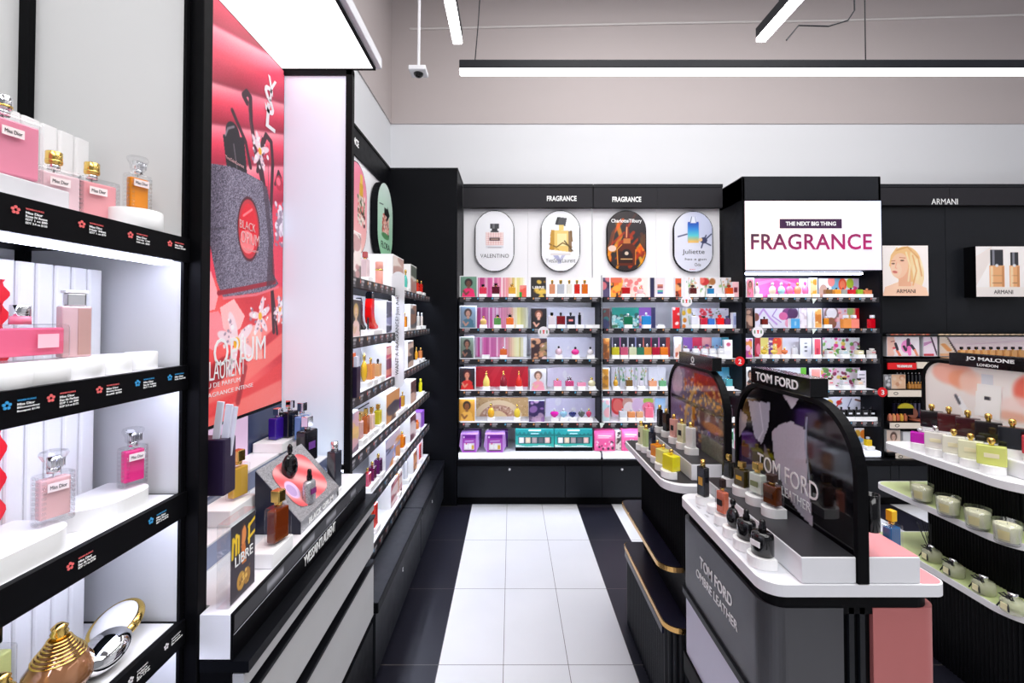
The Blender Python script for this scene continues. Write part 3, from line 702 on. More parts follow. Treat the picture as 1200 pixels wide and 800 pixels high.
panel('plain crimson graphic panel, fourth shelf of the corner bay', 557, 619, 429, 4.22, LV[3], cv)
cv = Cv(130, 50, R_(214,176,120)); cv.speck(160, [R_(190,140,84), R_(236,206,160)], .01, .04, seed=8); cv.ell(.42,-.1,.46,.95,R_(246,222,180)); cv.ell(.42,-.15,.36,.75,R_(206,160,130)); cv.speck(60, [R_(170,110,90), R_(240,214,190)], .02, .06, (.15,0,.7,.5), seed=9); cv.ell(.42,-.3,.2,.6,R_(246,220,170))
panel('tan graphic panel with a pale arch, fifth shelf of the corner bay', 558, 619, 465, 4.22, LV[4], cv)
def pale(seed, c=(.93,.93,.97)): 
    cv = Cv(80, 26, c); cv.speck(10, [tuple(x*.96 for x in c), (1,1,1)], .05, .2, seed=seed, al=.5); return cv
panel('plain white graphic panel, top shelf of the corner bay', 640.5, 702, 325, 4.22, LV[0], pale(1, (.96,.96,.97)))
panel('pale blue-white graphic panel, second shelf of the corner bay', 641, 701, 360, 4.22, LV[1], pale(2))
panel('pale lilac graphic panel, third shelf of the corner bay', 641, 702, 395, 4.22, LV[2], pale(3, (.91,.91,.96)))
panel('pale mauve graphic panel, fourth shelf of the corner bay', 641, 698, 430, 4.22, LV[3], pale(4, (.93,.90,.96)))
panel('pale lavender graphic panel, fifth shelf of the corner bay', 639, 697, 466, 4.22, LV[4], pale(5, (.90,.88,.96)))
sk = R_(120,70,56); sk2 = R_(226,176,150)
cards = [
 (538.5,559.5,323,0,person_cv(R_(90,130,110), R_(110,66,52), R_(236,40,110), R_(30,22,24)),'white framed card with a woman in bright pink, top shelf of the corner bay'),
 (538.5,558.5,358,1,person_cv(R_(110,130,150), R_(190,140,120), R_(70,110,130), R_(60,44,40)),'white framed card with two figures in grey, second shelf of the corner bay'),
 (538.5,556,394,2,person_cv(R_(96,110,96), R_(150,100,80), R_(40,42,44), R_(40,30,26)),'white framed card with a dark coated figure, third shelf of the corner bay'),
 (537.5,557.5,430,3,person_cv(R_(26,20,26), R_(226,150,120), R_(214,40,36), R_(70,20,20)),'white framed card with figures in red on black, fourth shelf of the corner bay'),
 (537,557.5,466,4,person_cv(R_(196,140,50), R_(140,84,44), R_(232,180,80), R_(50,34,24)),'white framed card with a figure in gold, fifth shelf of the corner bay'),
 (622,640,338-13.5,0,abstract_cv(22,34,R_(46,40,40),[R_(226,176,40),R_(246,206,90),R_(150,110,40)],21,12,.04,.12),'dark card with gold shapes and white lettering, top shelf of the corner bay'),
 (622,640.5,361,1,person_cv(R_(24,20,24), R_(236,180,156), R_(30,26,30), R_(120,70,50)),'black card with a reclining woman, second shelf of the corner bay'),
 (622,641,396,2,abstract_cv(22,34,R_(60,40,44),[R_(240,214,214),R_(206,150,110),R_(30,24,30),R_(150,130,90)],22,20,.05,.14),'dark card with pale flowers, third shelf of the corner bay'),
 (621,640,432,3,person_cv(R_(206,206,214), R_(232,186,160), R_(240,160,180), R_(110,80,66)),'pale card with a woman above a pink bottle, fourth shelf of the corner bay'),
 (619.5,638,469,4,abstract_cv(22,34,R_(46,32,80),[R_(150,110,170),R_(110,90,120),R_(190,160,190)],23,12,.04,.16),'purple night card with rocks, fifth shelf of the corner bay'),
]
for (a, b_, tp, lev, cv, lb) in cards: card_x(lb, a, b_, tp, 0, 4.0, LV[lev], cv, .02, frame=(b_ < 600))
_libre = text('LIBRE', (XY(624,4.0), 3.998, ZY(338,4.0)), EX, EZ, 14*4/F, .022, M['inkw'], [o for o in C.objects if o.get('label') == 'dark card with gold shapes and white lettering, top shelf of the corner bay'][0], bold=.02)
stock('L', 0, [
 (566,8,333,'sq',R_(232,60,90),'black','pink-red'), (581,9,332,'star',R_(96,10,36),'black','dark ruby'), (600,8,333,'star',R_(240,180,60),'gold','honey gold'),
 (647,6.5,328,'sq',R_(226,150,110),'gold','peach tall'), (657,8,328,'sq',R_(190,195,208),'gold','clear grey'), (667,6,328,'sq',R_(240,236,226),'gold','colourless'), (676,6.5,328,'sq',R_(214,30,16),'gold','bright red'), (685,7,328,'sq',R_(226,110,10),'gold','amber'),
 (694,0,0,None,0,0,'beside the amber bottle')])
t = card_x('coral folded card with a green foot, top shelf of the corner bay', 609, 617, 334, 0, 4.05, LV[0], abstract_cv(10,20,R_(246,96,80),[R_(250,150,140)],4,3), .05, False)
wpart('foot', box(XY(609,4.04)-.002, XY(611.5,4.04), 4.03, 4.049, LV[0]+.0005, LV[0]+.05), mat('leaf_green', R_(40,150,50), .4), t)
stock('L', 1, [(566.5,8,370,'rnd',R_(232,190,110),'gold','round gold'), (583,8,369,'star',R_(90,150,80),'black','green'), (597.5,8.5,369,'star',R_(236,120,50),'black','orange'), (609,0,0,None,0,0,'beside the orange bottle'),
 (646.5,8,366,'sq',R_(226,216,222),'black','white and rose'), (657,10,366,'cube',R_(120,8,20),'black','dark red square'), (668.5,10,366,'cube',R_(34,32,52),'black','black square',None,R_(240,140,130)), (679,3.5,366,'slim',R_(14,14,16),'black','slim black'), (690,0,0,None,0,0,'beside the slim black bottle'), (699,0,0,None,0,0,'before the white seam')])
stock('L', 2, [(569.5,0,0,None,0,0,'before the magenta stripes'), (590,8,406,'cube',R_(226,110,50),'steel','orange cube'),
 (654.5,8,405,'ell',R_(240,206,220),'black','pale rose round'), (674,9,406,'ell',R_(236,50,150),'black','magenta round'), (691.5,7.5,406,'ell',R_(226,220,222),'black','colourless round')])
stock('L', 3, [(570,8,434,'tall',R_(240,214,110),'gold','lemon champagne-shaped'), (590,8,434,'tall',R_(140,20,40),'gold','ruby champagne-shaped'), (608,8,434,'tall',R_(226,50,40),'gold','scarlet champagne-shaped'),
 (653,9,443,'cube',R_(244,140,180),'gold','candy pink'), (667,10,443,'star',R_(206,80,130),'steel','deep pink'), (681,10,446,'cube',R_(246,160,190),'clear','low pale pink'), (693,9,442,'rnd',R_(240,232,190),'gold','pale cream')])
stock('L', 4, [(575.5,8,472,'rnd',R_(238,180,30),'gold','curvy amber'), (606,7.5,473,'rnd',R_(236,206,60),'gold','curvy yellow'),
 (649.5,10,478,'dia',R_(226,20,170),'clear','magenta jewel'), (660,9,478,'dia',R_(160,210,236),'clear','sky blue jewel'), (670.5,9,479,'dia',R_(20,34,110),'clear','navy jewel'), (681,8,478,'dia',R_(90,96,92),'clear','smoky jewel'), (689.5,6.5,478,'dia',R_(214,70,110),'gold','pink jewel')])
# --- gift sets on the bottom deck
def gift(label, px0, px1, py0, Y, z0, cv, depth, grp, hexa=False, sidec=M['white']):
    x0, x1 = XY(px0, Y), XY(px1, Y); z1 = ZY(py0, Y)
    t = thing('gift_box', label, 'gift set', ((x0+x1)/2, Y, z0), group=grp)
    if hexa:
        w = x1-x0; pts = [(x0+.15*w,z0),(x1-.15*w,z0),(x1,z0+.35*(z1-z0)),(x1-.06*w,z1),(x0+.06*w,z1),(x0,z0+.35*(z1-z0))]
        wpart('carton', prism(pts, ypl, Y, Y+depth), sidec, t)
        ink_mesh('print', cv, (x0+.16*w, Y, z0+.004), EX, EZ, w*.68, z1-z0-.008, M['print'], t)
    else:
        wpart('carton', box(x0, x1, Y, Y+depth, z0, z1, .003), sidec, t)
        ink_mesh('print', cv, (x0+.003, Y, z0+.003), EX, EZ, x1-x0-.006, z1-z0-.006, M['print'], t)
    return t
pur = mat('lilac_carton', R_(196,150,222), .4)
def purple_cv():
    cv = Cv(34, 34, R_(170,70,190)); cv.rect(0,.78,1,1,R_(120,30,160)); cv.rect(.12,.12,.88,.52,R_(236,226,236)); cv.ell(.3,.34,.13,.15,R_(250,250,250)); cv.ell(.58,.34,.13,.15,R_(252,252,252)); cv.ell(.3,.48,.05,.04,R_(226,60,120)); cv.rect(.68,.18,.84,.4,R_(226,180,60)); cv.line([(.2,.62),(.8,.64)], .04, R_(240,220,250)); cv.ell(.12,.85,.06,.06,R_(240,220,250)); cv.rect(.12,.08,.88,.14,R_(70,40,60)); return cv
Z6 = .4515
for i, (a, b_) in enumerate(((538.5,561.5),(567,593))):
    gift('purple and lilac gift box %s' % ('next to the corner column' if i == 0 else 'between its twin and the teal gift sets'), a, b_, 508, 3.97, Z6, purple_cv(), .15, 'purple gift boxes on the bottom deck', True, pur)
    gift('dark purple gift box standing behind the lilac box, %s' % ('next to the corner column' if i == 0 else 'nearer the teal gift sets'), a+5, b_+2, 505, 4.14, Z6, Cv(10,10,R_(110,30,150)), .12, 'purple gift boxes on the bottom deck', False, mat('purple_carton', R_(110,30,150), .4))
teal = mat('teal_carton', R_(30,150,140), .4)
def teal_cv(seed):
    cv = Cv(70, 36, R_(24,150,140)); cv.grad(R_(60,196,180), R_(10,110,110)); r = np.random.RandomState(seed)
    for i in range(10): u = i/9.; cv.poly([(u-.08,.62),(u,.62+r.uniform(.1,.3)),(u+.08,.62)], R_(8,90,90), .8)
    cv.rect(.34,.88,.66,.95,R_(230,240,240)); cv.rect(.40,.72,.60,.76,R_(220,240,236)); cv.poly([(0,0),(0,.16),(.3,.04),(.7,.12),(1,.02),(1,0)], R_(220,246,240))
    cv.rect(.07,.2,.93,.56,R_(14,60,66))
    for k, c in enumerate([R_(240,240,240), R_(226,206,180), R_(170,150,150), R_(90,90,96), R_(226,190,180)]): cv.rect(.09+.168*k,.23,.22+.168*k,.53,c); cv.ell(.155+.168*k,.38,.03,.1,tuple(min(1,x*1.1) for x in c))
    return cv
for i, (a, b_) in enumerate(((604,649),(649.6,694))):
    gift('teal gift set with five small bottles in its window, %s' % ('next to the lilac boxes' if i == 0 else 'next to the pink set'), a, b_, 501.5, 4.02, Z6+.03, teal_cv(i), .12, 'teal gift sets on the bottom deck', False, teal)
wpart('deck_riser', box(XY(604,4.02), XY(694,4.02), 4.02, 4.2, .451, .48), M['black'], bayL)
def pink_cv(seed):
    cv = Cv(40, 36, R_(240,96,160)); cv.rect(.1,.6,.9,.9,R_(246,130,180)); cv.line([(.2,.76),(.8,.74)], .06, R_(255,240,246)); cv.line([(.2,.66),(.7,.66)], .03, R_(255,240,246))
    cv.speck(24, [R_(250,250,250), R_(40,30,40), R_(240,150,190)], .03, .07, (.05,.08,.95,.5), seed=seed); return cv
pinkm = mat('pink_carton', R_(236,90,150), .4)
gift('pink gift set with white drawings beside the teal set', 696, 720, 504, 4.02, Z6, pink_cv(1), .14, 'pink gift sets on the bottom deck', False, pinkm)
gift('pink gift set with white drawings below the glass island', 728, 749, 502, 4.02, Z6, pink_cv(2), .14, 'pink gift sets on the bottom deck', False, pinkm)
gift('black and white patterned tall gift box between the pink sets', 720.6, 727.5, 504, 4.03, Z6, abstract_cv(10,36,R_(226,220,214),[R_(60,50,50),R_(150,130,120)],3,18,.03,.08), .12, 'patterned gift boxes on the bottom deck')
for i, (px, c, n) in enumerate(((852,R_(236,230,240),'white'),(855.4,R_(60,140,90),'green'),(858.8,R_(226,120,150),'pink'),(862.2,R_(200,90,60),'rust'),(852+13.5,R_(240,200,190),'peach'))):
    gift('slim %s carton in the row of slim cartons behind the island arches' % n, px, px+3.2, 500, 4.05, Z6, abstract_cv(6,30,c,[tuple(min(1,x*1.2+.1) for x in c), R_(240,240,240)],i,6,.05,.2), .1, 'slim cartons on the bottom deck')
# --- middle bay
def botan(seed, bgc=R_(238,234,240)): 
    cv = Cv(40, 28, bgc); r = np.random.RandomState(seed)
    for i in range(5): 
        u = r.uniform(.1,.9); cv.line([(u,.05),(u+r.uniform(-.1,.1),.9)], .02, R_(90,120,90)); cv.speck(5, [R_(60,150,90), R_(150,190,110), R_(210,150,90)], .03, .07, (max(0,u-.15),.3,min(1,u+.15),1), seed=seed+i)
    return cv
cv = Cv(90, 50, R_(246,214,206)); cv.grad(R_(240,180,170), R_(250,232,226), 0); cv.ell(.10,.5,.2,.6,R_(60,30,30)); cv.speck(30, [R_(236,110,40), R_(250,170,60)], .05, .16, (0,0,.28,.8), seed=3); cv.rect(.0,.75,.3,1,R_(226,110,80)); cv.speck(30, [R_(246,160,160), R_(255,236,230), R_(226,120,120)], .04, .14, (.3,0,.9,.9), seed=5)
panel('rose and amber collage graphic panel, top shelf of the middle bay', 715.5, 760, 325, 4.22, LV[0], cv)
cv = Cv(90, 50, R_(60,170,170)); cv.rect(0,.6,.62,1,R_(20,160,140)); cv.rect(0,0,.62,.6,R_(120,206,206)); cv.speck(60, [R_(230,246,240), R_(60,120,80), R_(40,90,90)], .02, .10, (0,0,.62,.65), seed=4); cv.rect(.62,0,.90,1,R_(150,90,190)); cv.speck(26, [R_(240,150,110), R_(226,200,240), R_(90,60,150)], .03, .1, (.64,0,.9,.6), seed=6); cv.rect(.9,0,1,1,R_(50,50,96))
panel('teal and purple collage graphic panel, second shelf of the middle bay', 717, 768, 360, 4.22, LV[1], cv)
cv = Cv(120, 40, R_(46,42,60))
for i, c in enumerate([R_(226,216,230), R_(226,130,190), R_(240,240,240), R_(170,180,226), R_(236,130,110), R_(210,20,90), R_(226,120,190), R_(170,40,30)]): cv.rect(.02+.13*i,0,.04+.13*i,1,c)
cv.speck(60, [R_(150,180,190), R_(190,150,170), R_(230,226,230), R_(90,150,110)], .03, .09, (0,.0,.94,.45), seed=5); cv.rect(.93,0,1,1,R_(176,50,36))
panel('dark graphic panel with thin coloured stripes, third shelf of the middle bay', 715.5, 785, 395, 4.22, LV[2], cv)
for k, (a, b_) in enumerate(((716,725),(726,743),(743.6,758),(759,779))):
    panel(['narrow botanical graphic panel beside the white seam, fourth shelf of the middle bay','botanical graphic panel behind the dark gold bottle, fourth shelf of the middle bay','botanical graphic panel behind the pale bottle, fourth shelf of the middle bay','plain white graphic panel behind the orange and green bottles, fourth shelf of the middle bay'][k], a, b_, 430, 4.22, LV[3], botan(30+k) if k < 3 else pale(9, (.95,.95,.97)))
cv = Cv(90, 50, R_(244,206,220)); cv.ell(.15,.6,.16,.5,R_(226,60,60)); cv.ell(.15,.6,.11,.36,R_(246,120,110)); cv.ell(.38,.7,.12,.4,R_(214,160,140)); cv.ell(.42,.4,.14,.4,R_(250,236,230)); cv.ell(.62,.6,.14,.4,R_(230,200,226)); cv.ell(.86,.85,.12,.2,R_(170,200,80)); cv.ell(.86,.5,.14,.3,R_(246,130,160))
panel('pink graphic panel with cut fruit, fifth shelf of the middle bay', 716, 766, 466, 4.22, LV[4], cv)
panel('pale sky graphic panel beside the cut fruit panel, fifth shelf of the middle bay', 767, 779, 466, 4.22, LV[4], Cv(14,26,R_(200,226,246)).grad(R_(240,246,250), R_(150,196,236)))
panel('white graphic panel with grey foliage, top shelf of the middle bay', 802, 820, 325, 4.22, LV[0], botan(50))
cv = botan(52, R_(240,236,240)); cv.ell(.15,.8,.15,.18,R_(200,50,50)); cv.ell(.05,.85,.1,.14,R_(230,110,100)); cv.ell(.4,.8,.1,.16,R_(170,110,60))
panel('white graphic panel with red flowers, top shelf of the middle bay', 820.5, 857, 325, 4.22, LV[0], cv)
cv = Cv(20, 28, R_(244,242,236)); cv.ell(.2,.75,.2,.12,R_(240,190,30)); cv.ell(.8,.85,.25,.14,R_(240,196,40)); cv.ell(.3,.4,.2,.12,R_(230,150,40)); cv.ell(.2,.1,.2,.1,R_(226,120,30)); cv.line([(.8,.2),(.7,.6)], .04, R_(110,150,70))
panel('white graphic panel with yellow flowers, second shelf of the middle bay', 799, 810, 361, 4.22, LV[1], cv)
cv = Cv(60, 40, R_(238,236,244)); cv.speck(34, [R_(214,20,40), R_(236,70,80)], .03, .07, (.22,.45,.5,1), seed=4); cv.speck(8, [R_(70,80,90), R_(90,130,70)], .02, .05, (.5,.6,.95,.95), seed=7)
panel('white graphic panel with scattered red petals, second shelf of the middle bay', 810.5, 857, 361, 4.22, LV[1], cv)
cv = Cv(80, 40, R_(240,240,244))
for i, c in enumerate([R_(150,100,190), R_(230,50,90), R_(246,170,170), R_(160,206,240), R_(60,180,206)]): cv.rect(.2*i,.35,.2*i+.2,1,c)
cv.speck(40, [R_(120,60,130), R_(220,60,60), R_(60,60,80), R_(250,220,220)], .03, .07, (0,.1,.9,.6), seed=8)
panel('graphic panel of purple, red, pink and blue blocks, third shelf of the middle bay', 800, 856, 395, 4.22, LV[2], cv)
cv = Cv(40, 30, R_(90,190,216)); cv.grad(R_(230,244,250), R_(60,170,206)); cv.line([(.4,.3),(.42,.8)], .04, R_(40,110,130))
panel('light blue graphic panel beyond the island arch, fourth shelf of the middle bay', 828, 857, 430, 4.22, LV[3], cv)
cv = Cv(30, 30, R_(214,30,80)); cv.ell(.5,.3,.3,.3,R_(246,180,190))
panel('crimson graphic panel beyond the island arch, fifth shelf of the middle bay', 846, 857, 466, 4.22, LV[4], cv)
for (a, b_, tp, lev, cv, lb) in [
 (706.5,714.5,325,0,abstract_cv(12,34,R_(60,50,80),[R_(236,120,130),R_(90,80,120)],61,8),'narrow navy card with a red face, top shelf of the middle bay'),
 (706.5,714.5,361,1,abstract_cv(12,34,R_(96,60,60),[R_(40,120,120),R_(50,50,90)],62,8),'narrow brown and teal card, second shelf of the middle bay'),
 (706.5,714.0,396,2,abstract_cv(12,34,R_(206,120,50),[R_(120,70,40),R_(240,180,90)],63,8),'narrow amber card, third shelf of the middle bay'),
 (704.5,714,431,3,abstract_cv(12,34,R_(226,186,120),[R_(206,140,40),R_(160,110,50)],64,8),'narrow golden card with a bottle, fourth shelf of the middle bay'),
 (704.5,714.5,467,4,abstract_cv(12,34,R_(196,224,230),[R_(240,180,190),R_(110,180,190)],65,8),'narrow pale blue and pink card, fifth shelf of the middle bay'),
 (762,767,325,0,Cv(6,20,R_(40,40,80)),'thin navy card beside the rainbow card, top shelf of the middle bay'),
 (790.5,799.5,325,0,abstract_cv(12,34,R_(226,90,50),[R_(90,40,30),R_(246,170,110)],66,5),'narrow orange card with a dark bottle, top shelf of the middle bay'),
 (788,796.5,360,1,abstract_cv(12,34,R_(206,20,30),[R_(246,236,236)],67,3,.05,.1),'narrow red card with a white figure, second shelf of the middle bay'),
 (790,798.5,395,2,abstract_cv(12,34,R_(236,200,180),[R_(180,80,60),R_(240,236,240)],68,6),'narrow cream card with a red patch, third shelf of the middle bay')]:
    card_x(lb, a, b_, tp, 0, 4.0, LV[lev], cv, .02, frame=(a in (704.5, 790, 790.5)))
cv = Cv(26, 40, R_(240,226,232))
for i, c in enumerate([R_(60,90,170), R_(60,170,150), R_(240,200,210), R_(150,60,70), R_(206,120,90)]): cv.rect(.2,.18+.1*i,.8,.27+.1*i,c)
card_x('white framed card with a stack of coloured bands, top shelf of the middle bay', 767.5, 780, 325, 0, 4.02, LV[0], cv, .015, True)
stock('R', 0, [(733,9.5,334,'cube',R_(190,16,26),'clear','crimson square'), (750,8,336,'ell',R_(246,200,206),'gold','blush'),
 (811.5,8,334,'sq',R_(96,14,16),R_(60,10,10),'oxblood'), (832.5,7,335,'sq',R_(30,130,190),'black','ocean blue'), (843,0,0,None,0,0,'beside the red-orange bottle'), (854,8,334,'sq',R_(220,80,14),R_(150,30,16),'red-orange')])
stock('R', 1, [(735.5,10.5,367,'cube',R_(14,110,70),'clear','emerald'), (757,10,366,'cube',R_(40,140,206),'clear','turquoise'), (773,0,0,None,0,0,'beside the turquoise bottle'),
 (813,8,366,'sq',R_(232,232,240),'clear','colourless'), (824,7.5,370,'sq',R_(200,30,60),R_(60,10,20),'raspberry'), (832.5,7.5,370,'sq',R_(60,120,206),'steel','cobalt'), (843,8,369,'sq',R_(232,18,24),R_(220,20,30),'scarlet'), (851.5,7,370,'sq',R_(110,60,110),R_(60,70,120),'plum')])
for i, (px, c, n) in enumerate(((720.5,R_(200,190,40),'olive yellow'),(730.5,R_(206,90,120),'rose'),(740.5,R_(216,220,180),'pale sage'),(749.5,R_(50,120,90),'forest green'),(758,R_(226,150,60),'marigold'),(767.5,R_(176,20,50),'cherry'),(777,R_(226,120,30),'tangerine'))):
    stock('R', 2, [(px,8.5,403,'cube',c,'clear',n)])
for i, (px, n) in enumerate(((803,'first clear cube'),(814.5,'second clear cube'),(824.5,'third clear cube'),(834,'fourth clear cube'),(844,'fifth clear cube'))):
    stock('R', 2, [(px,7.5,404,'sq',R_(236,236,240),'steel',n+' counted from the seam side',)], rh=.04) if False else None
CL = ['beside the cream card','second from the cream card','in mid row','second from the white box','beside the white box']
for i, px in enumerate((803,814.5,824.5,834,844)):
    X = XY(px, 4.03); z = LV[2]
    riser('riser under the clear bottle %s, third shelf, middle bay' % CL[i], (X, 4.02, z), 0, .062, .055, .036)
    bottle('clear labelled perfume bottle %s, third shelf of the middle bay' % CL[i], (X, 4.025, z+.036), 0, 'sq', 7.6*4.03/F, .03, ZY(405,4.03)-z-.036, R_(238,238,242), 'steel', R_(250,250,250), 'clear labelled bottles on the third shelf of the middle bay')
card_x('white box card with a pink heart, third shelf of the middle bay', 848.5, 858, 398, 0, 4.05, LV[2], Cv(14,30,R_(246,246,248)).ell(.5,.75,.25,.1,R_(210,90,120)), .04, False)
card_x('pale pink small box with a dark red bottle picture, top shelf of the middle bay', 858.5, 866, 330, 0, 4.05, LV[0], Cv(14,30,R_(240,190,196)).rect(.25,.35,.75,.65,R_(110,20,40)), .04, False)
tb = card_x('tilted pale blue box, second shelf of the middle bay', 857.5, 867.5, 366, 0, 4.08, LV[1], Cv(14,30,R_(206,212,236)).rect(.2,.2,.8,.8,R_(150,160,206)), .03, True)
stock('R', 3, [(721,6,441,'rnd',R_(214,160,40),'gold','gold teardrop'), (736.5,7.5,442,'cube',R_(120,90,40),'gold','dark gold'), (750.5,4.5,443,'cyl',R_(226,220,230),'black','pale lilac slender'), (764,8.5,443,'cube',R_(240,170,130),'gold','pale orange'), (775.5,7.5,443,'cube',R_(120,190,140),'gold','mint green'),
 (843,8,440,'sq',R_(60,160,180),R_(40,90,110),'teal'), (853,7,440,'sq',R_(90,180,190),R_(40,90,110),'light teal')])
stock('R', 4, [(729,8.5,478,'cube',R_(226,230,236),'clear','colourless square'), (739,8,479,'cube',R_(240,160,100),'clear','apricot square'), (748.5,7.5,479,'cube',R_(238,180,130),'clear','sand square'), (759.5,9,472,'cube',R_(250,120,150),R_(250,110,140),'coral pink'), (856,4,474,'cyl',R_(50,30,40),'black','black slender')])
# --- screen bay
cv = Cv(100, 50, R_(236,90,170)); cv.grad(R_(246,130,190), R_(214,50,150), 20); cv.poly([(0,.6),(.5,.9),(1,.5),(1,.7),(.5,1),(0,.8)], R_(246,160,206), .6); cv.poly([(.1,0),(.5,.5),(.7,.3),(.4,0)], R_(206,40,130), .5)
panel('magenta satin graphic panel, top shelf of the screen bay', 885, 936.5, 326, 4.24, LV[0], cv)
panel('pale lilac graphic panel beside the magenta satin one, top shelf of the screen bay', 937, 947, 326, 4.24, LV[0], abstract_cv(14,30,R_(236,206,236),[R_(250,240,250)],71,4))
cv = Cv(100, 50, R_(240,236,238)); cv.ell(.1,.3,.1,.4,R_(190,150,130)); cv.ell(.25,.8,.1,.25,R_(246,240,236)); cv.rect(.28,0,.5,1,R_(110,160,180)); cv.ell(.28,.85,.08,.25,R_(240,130,120)); cv.ell(.53,.7,.09,.3,R_(240,70,30)); cv.ell(.53,.7,.06,.2,R_(246,130,90)); cv.ell(.7,.75,.08,.25,R_(200,220,60)); cv.rect(.78,.0,1,1,R_(240,220,240)); cv.speck(20,[R_(226,30,130),R_(240,90,160)],.04,.09,(.78,.0,1,.6),seed=4)
panel('citrus fruit graphic panel, top shelf of the screen bay', 960, 1012, 326, 4.24, LV[0], cv)
cv = Cv(100, 46, R_(240,234,242)); cv.line([(.05,.5),(.2,.95),(.35,.5),(.5,.2)], .09, R_(206,160,220)); cv.line([(.5,.95),(.4,.6),(.6,.3)], .05, R_(180,140,206)); cv.ell(.75,.7,.13,.3,R_(130,60,120)); cv.ell(.87,.75,.12,.28,R_(90,50,96)); cv.ell(.65,.6,.1,.2,R_(230,110,160)); cv.ell(.03,.55,.07,.2,R_(130,70,50)); cv.ell(.75,.25,.06,.2,R_(246,170,190)); cv.line([(.32,.3),(.42,.02)], .02, R_(60,60,60))
panel('white graphic panel with lilac blossoms, second shelf of the screen bay', 884.5, 935.5, 361, 4.24, LV[1], cv)
cv = Cv(100, 46, R_(226,206,220)); cv.ell(.18,.75,.14,.32,R_(246,244,240)); cv.ell(.2,.7,.18,.4,R_(120,84,70),.7); cv.ell(.2,.75,.13,.28,R_(246,242,240)); cv.ell(.18,.25,.14,.28,R_(150,96,70)); cv.speck(18,[R_(240,130,140),R_(250,200,190)],.05,.12,(.3,.1,.55,.9),seed=2); cv.rect(.58,0,.78,1,R_(236,190,120)); cv.ell(.66,.85,.08,.2,R_(170,200,110)); cv.rect(.78,0,1,1,R_(240,50,110)); cv.ell(.88,.75,.09,.3,R_(236,20,30))
panel('coconut and berry graphic panel, second shelf of the screen bay', 965, 1012.5, 361, 4.24, LV[1], cv)
cv = Cv(110, 50, R_(240,236,242)); cv.rect(0,0,.13,1,R_(176,10,40)); cv.ell(.08,.4,.05,.3,R_(236,120,140)); cv.rect(.13,0,.31,1,R_(240,226,120)); cv.rect(.31,0,.48,1,R_(120,60,130)); cv.rect(.48,0,.62,1,R_(246,160,110)); cv.ell(.5,.75,.1,.3,R_(240,70,20)); cv.ell(.45,.5,.05,.2,R_(250,220,110)); cv.speck(20,[R_(250,240,210),R_(230,190,60)],.03,.07,(.14,.1,.5,.9),seed=3)
panel('red, yellow, purple and orange graphic panel, third shelf of the screen bay', 884, 936, 395.5, 4.24, LV[2], cv)
def floral(seed, n=70, bgc=R_(236,236,230)):
    cv = Cv(100, 46, bgc); cv.speck(n, [R_(236,60,140), R_(240,150,190), R_(120,180,70), R_(150,40,80), R_(250,230,240), R_(90,150,60), R_(240,200,90)], .04, .13, seed=seed); return cv
panel('green and pink floral graphic panel, third shelf of the screen bay', 963.5, 1014, 395.5, 4.24, LV[2], floral(81))
panel('bright floral graphic panel, fourth shelf of the screen bay', 961, 1011, 430.5, 4.24, LV[3], floral(82, 90, R_(240,226,226)))
panel('plain white graphic panel behind the sign, fourth shelf of the screen bay', 885, 937, 430.5, 4.24, LV[3], pale(12, (.95,.95,.96)))
panel('lime green graphic panel, fourth shelf of the screen bay', 937.5, 944, 430.5, 4.24, LV[3], Cv(6,20,R_(120,210,60)))
panel('red and lime graphic panel behind the arches, fifth shelf of the screen bay', 885, 936, 466, 4.24, LV[4], abstract_cv(60,30,R_(230,60,70),[R_(246,200,190),R_(200,20,60)],12,10))
cv = Cv(90, 46, R_(240,238,246)); cv.ell(.2,.7,.07,.15,R_(230,180,40)); cv.ell(.4,.7,.06,.12,R_(220,30,20)); cv.line([(.35,.5),(.45,.9)], .05, R_(226,30,20)); cv.line([(.58,.45),(.66,.9)], .03, R_(60,70,110)); cv.line([(.75,.85),(.9,.75),(.96,.5)], .09, R_(110,60,40)); cv.speck(6,[R_(120,110,120)],.02,.05,(.1,.4,.5,.9),seed=2)
panel('white graphic panel with a red splash and brown stem, fifth shelf of the screen bay', 960, 1015, 464.5, 4.24, LV[4], cv)
for (a, b_, tp, lev, cv, lb, fr) in [
 (874.5,884.3,325.5,0,person_cv(R_(206,110,120), R_(190,130,110), R_(246,130,170), R_(60,40,36), 14),'framed card with a figure in pink, top shelf of the screen bay',True),
 (949,958.5,325.5,0,abstract_cv(14,34,R_(240,170,60),[R_(246,220,170),R_(226,130,20)],91,5),'framed yellow-orange card, top shelf of the screen bay',True),
 (874,882,361,1,abstract_cv(12,34,R_(84,60,54),[R_(190,150,130)],92,4),'narrow brown card, second shelf of the screen bay',False),
 (937.5,945.5,361,1,abstract_cv(12,34,R_(206,190,200),[R_(236,230,240)],93,5),'narrow grey-mauve card, second shelf of the screen bay',False),
 (954,963.5,361,1,abstract_cv(14,34,R_(232,170,90),[R_(250,226,180),R_(206,120,40)],94,5),'framed honey card, second shelf of the screen bay',True),
 (872.5,882,396,2,abstract_cv(14,34,R_(190,80,150),[R_(230,150,60),R_(246,200,230)],95,8),'framed purple and orange card, third shelf of the screen bay',True),
 (953,962,396,2,Cv(12,34,R_(236,90,110)).rect(.3,.2,.7,.5,R_(200,50,80)),'framed pink card with a red bottle, third shelf of the screen bay',True),
 (872,884.5,430,3,person_cv(R_(226,224,226), R_(200,150,130), R_(40,40,44), R_(30,26,26), 16),'white card with a portrait of a dark-haired man, fourth shelf of the screen bay',True),
 (949,961,431,3,Cv(12,34,R_(246,160,150)).rect(.3,.3,.7,.6,R_(60,30,36)),'framed salmon card, fourth shelf of the screen bay',True)]:
    card_x(lb, a, b_, tp, 0, 4.05, LV[lev], cv, .02, frame=fr)
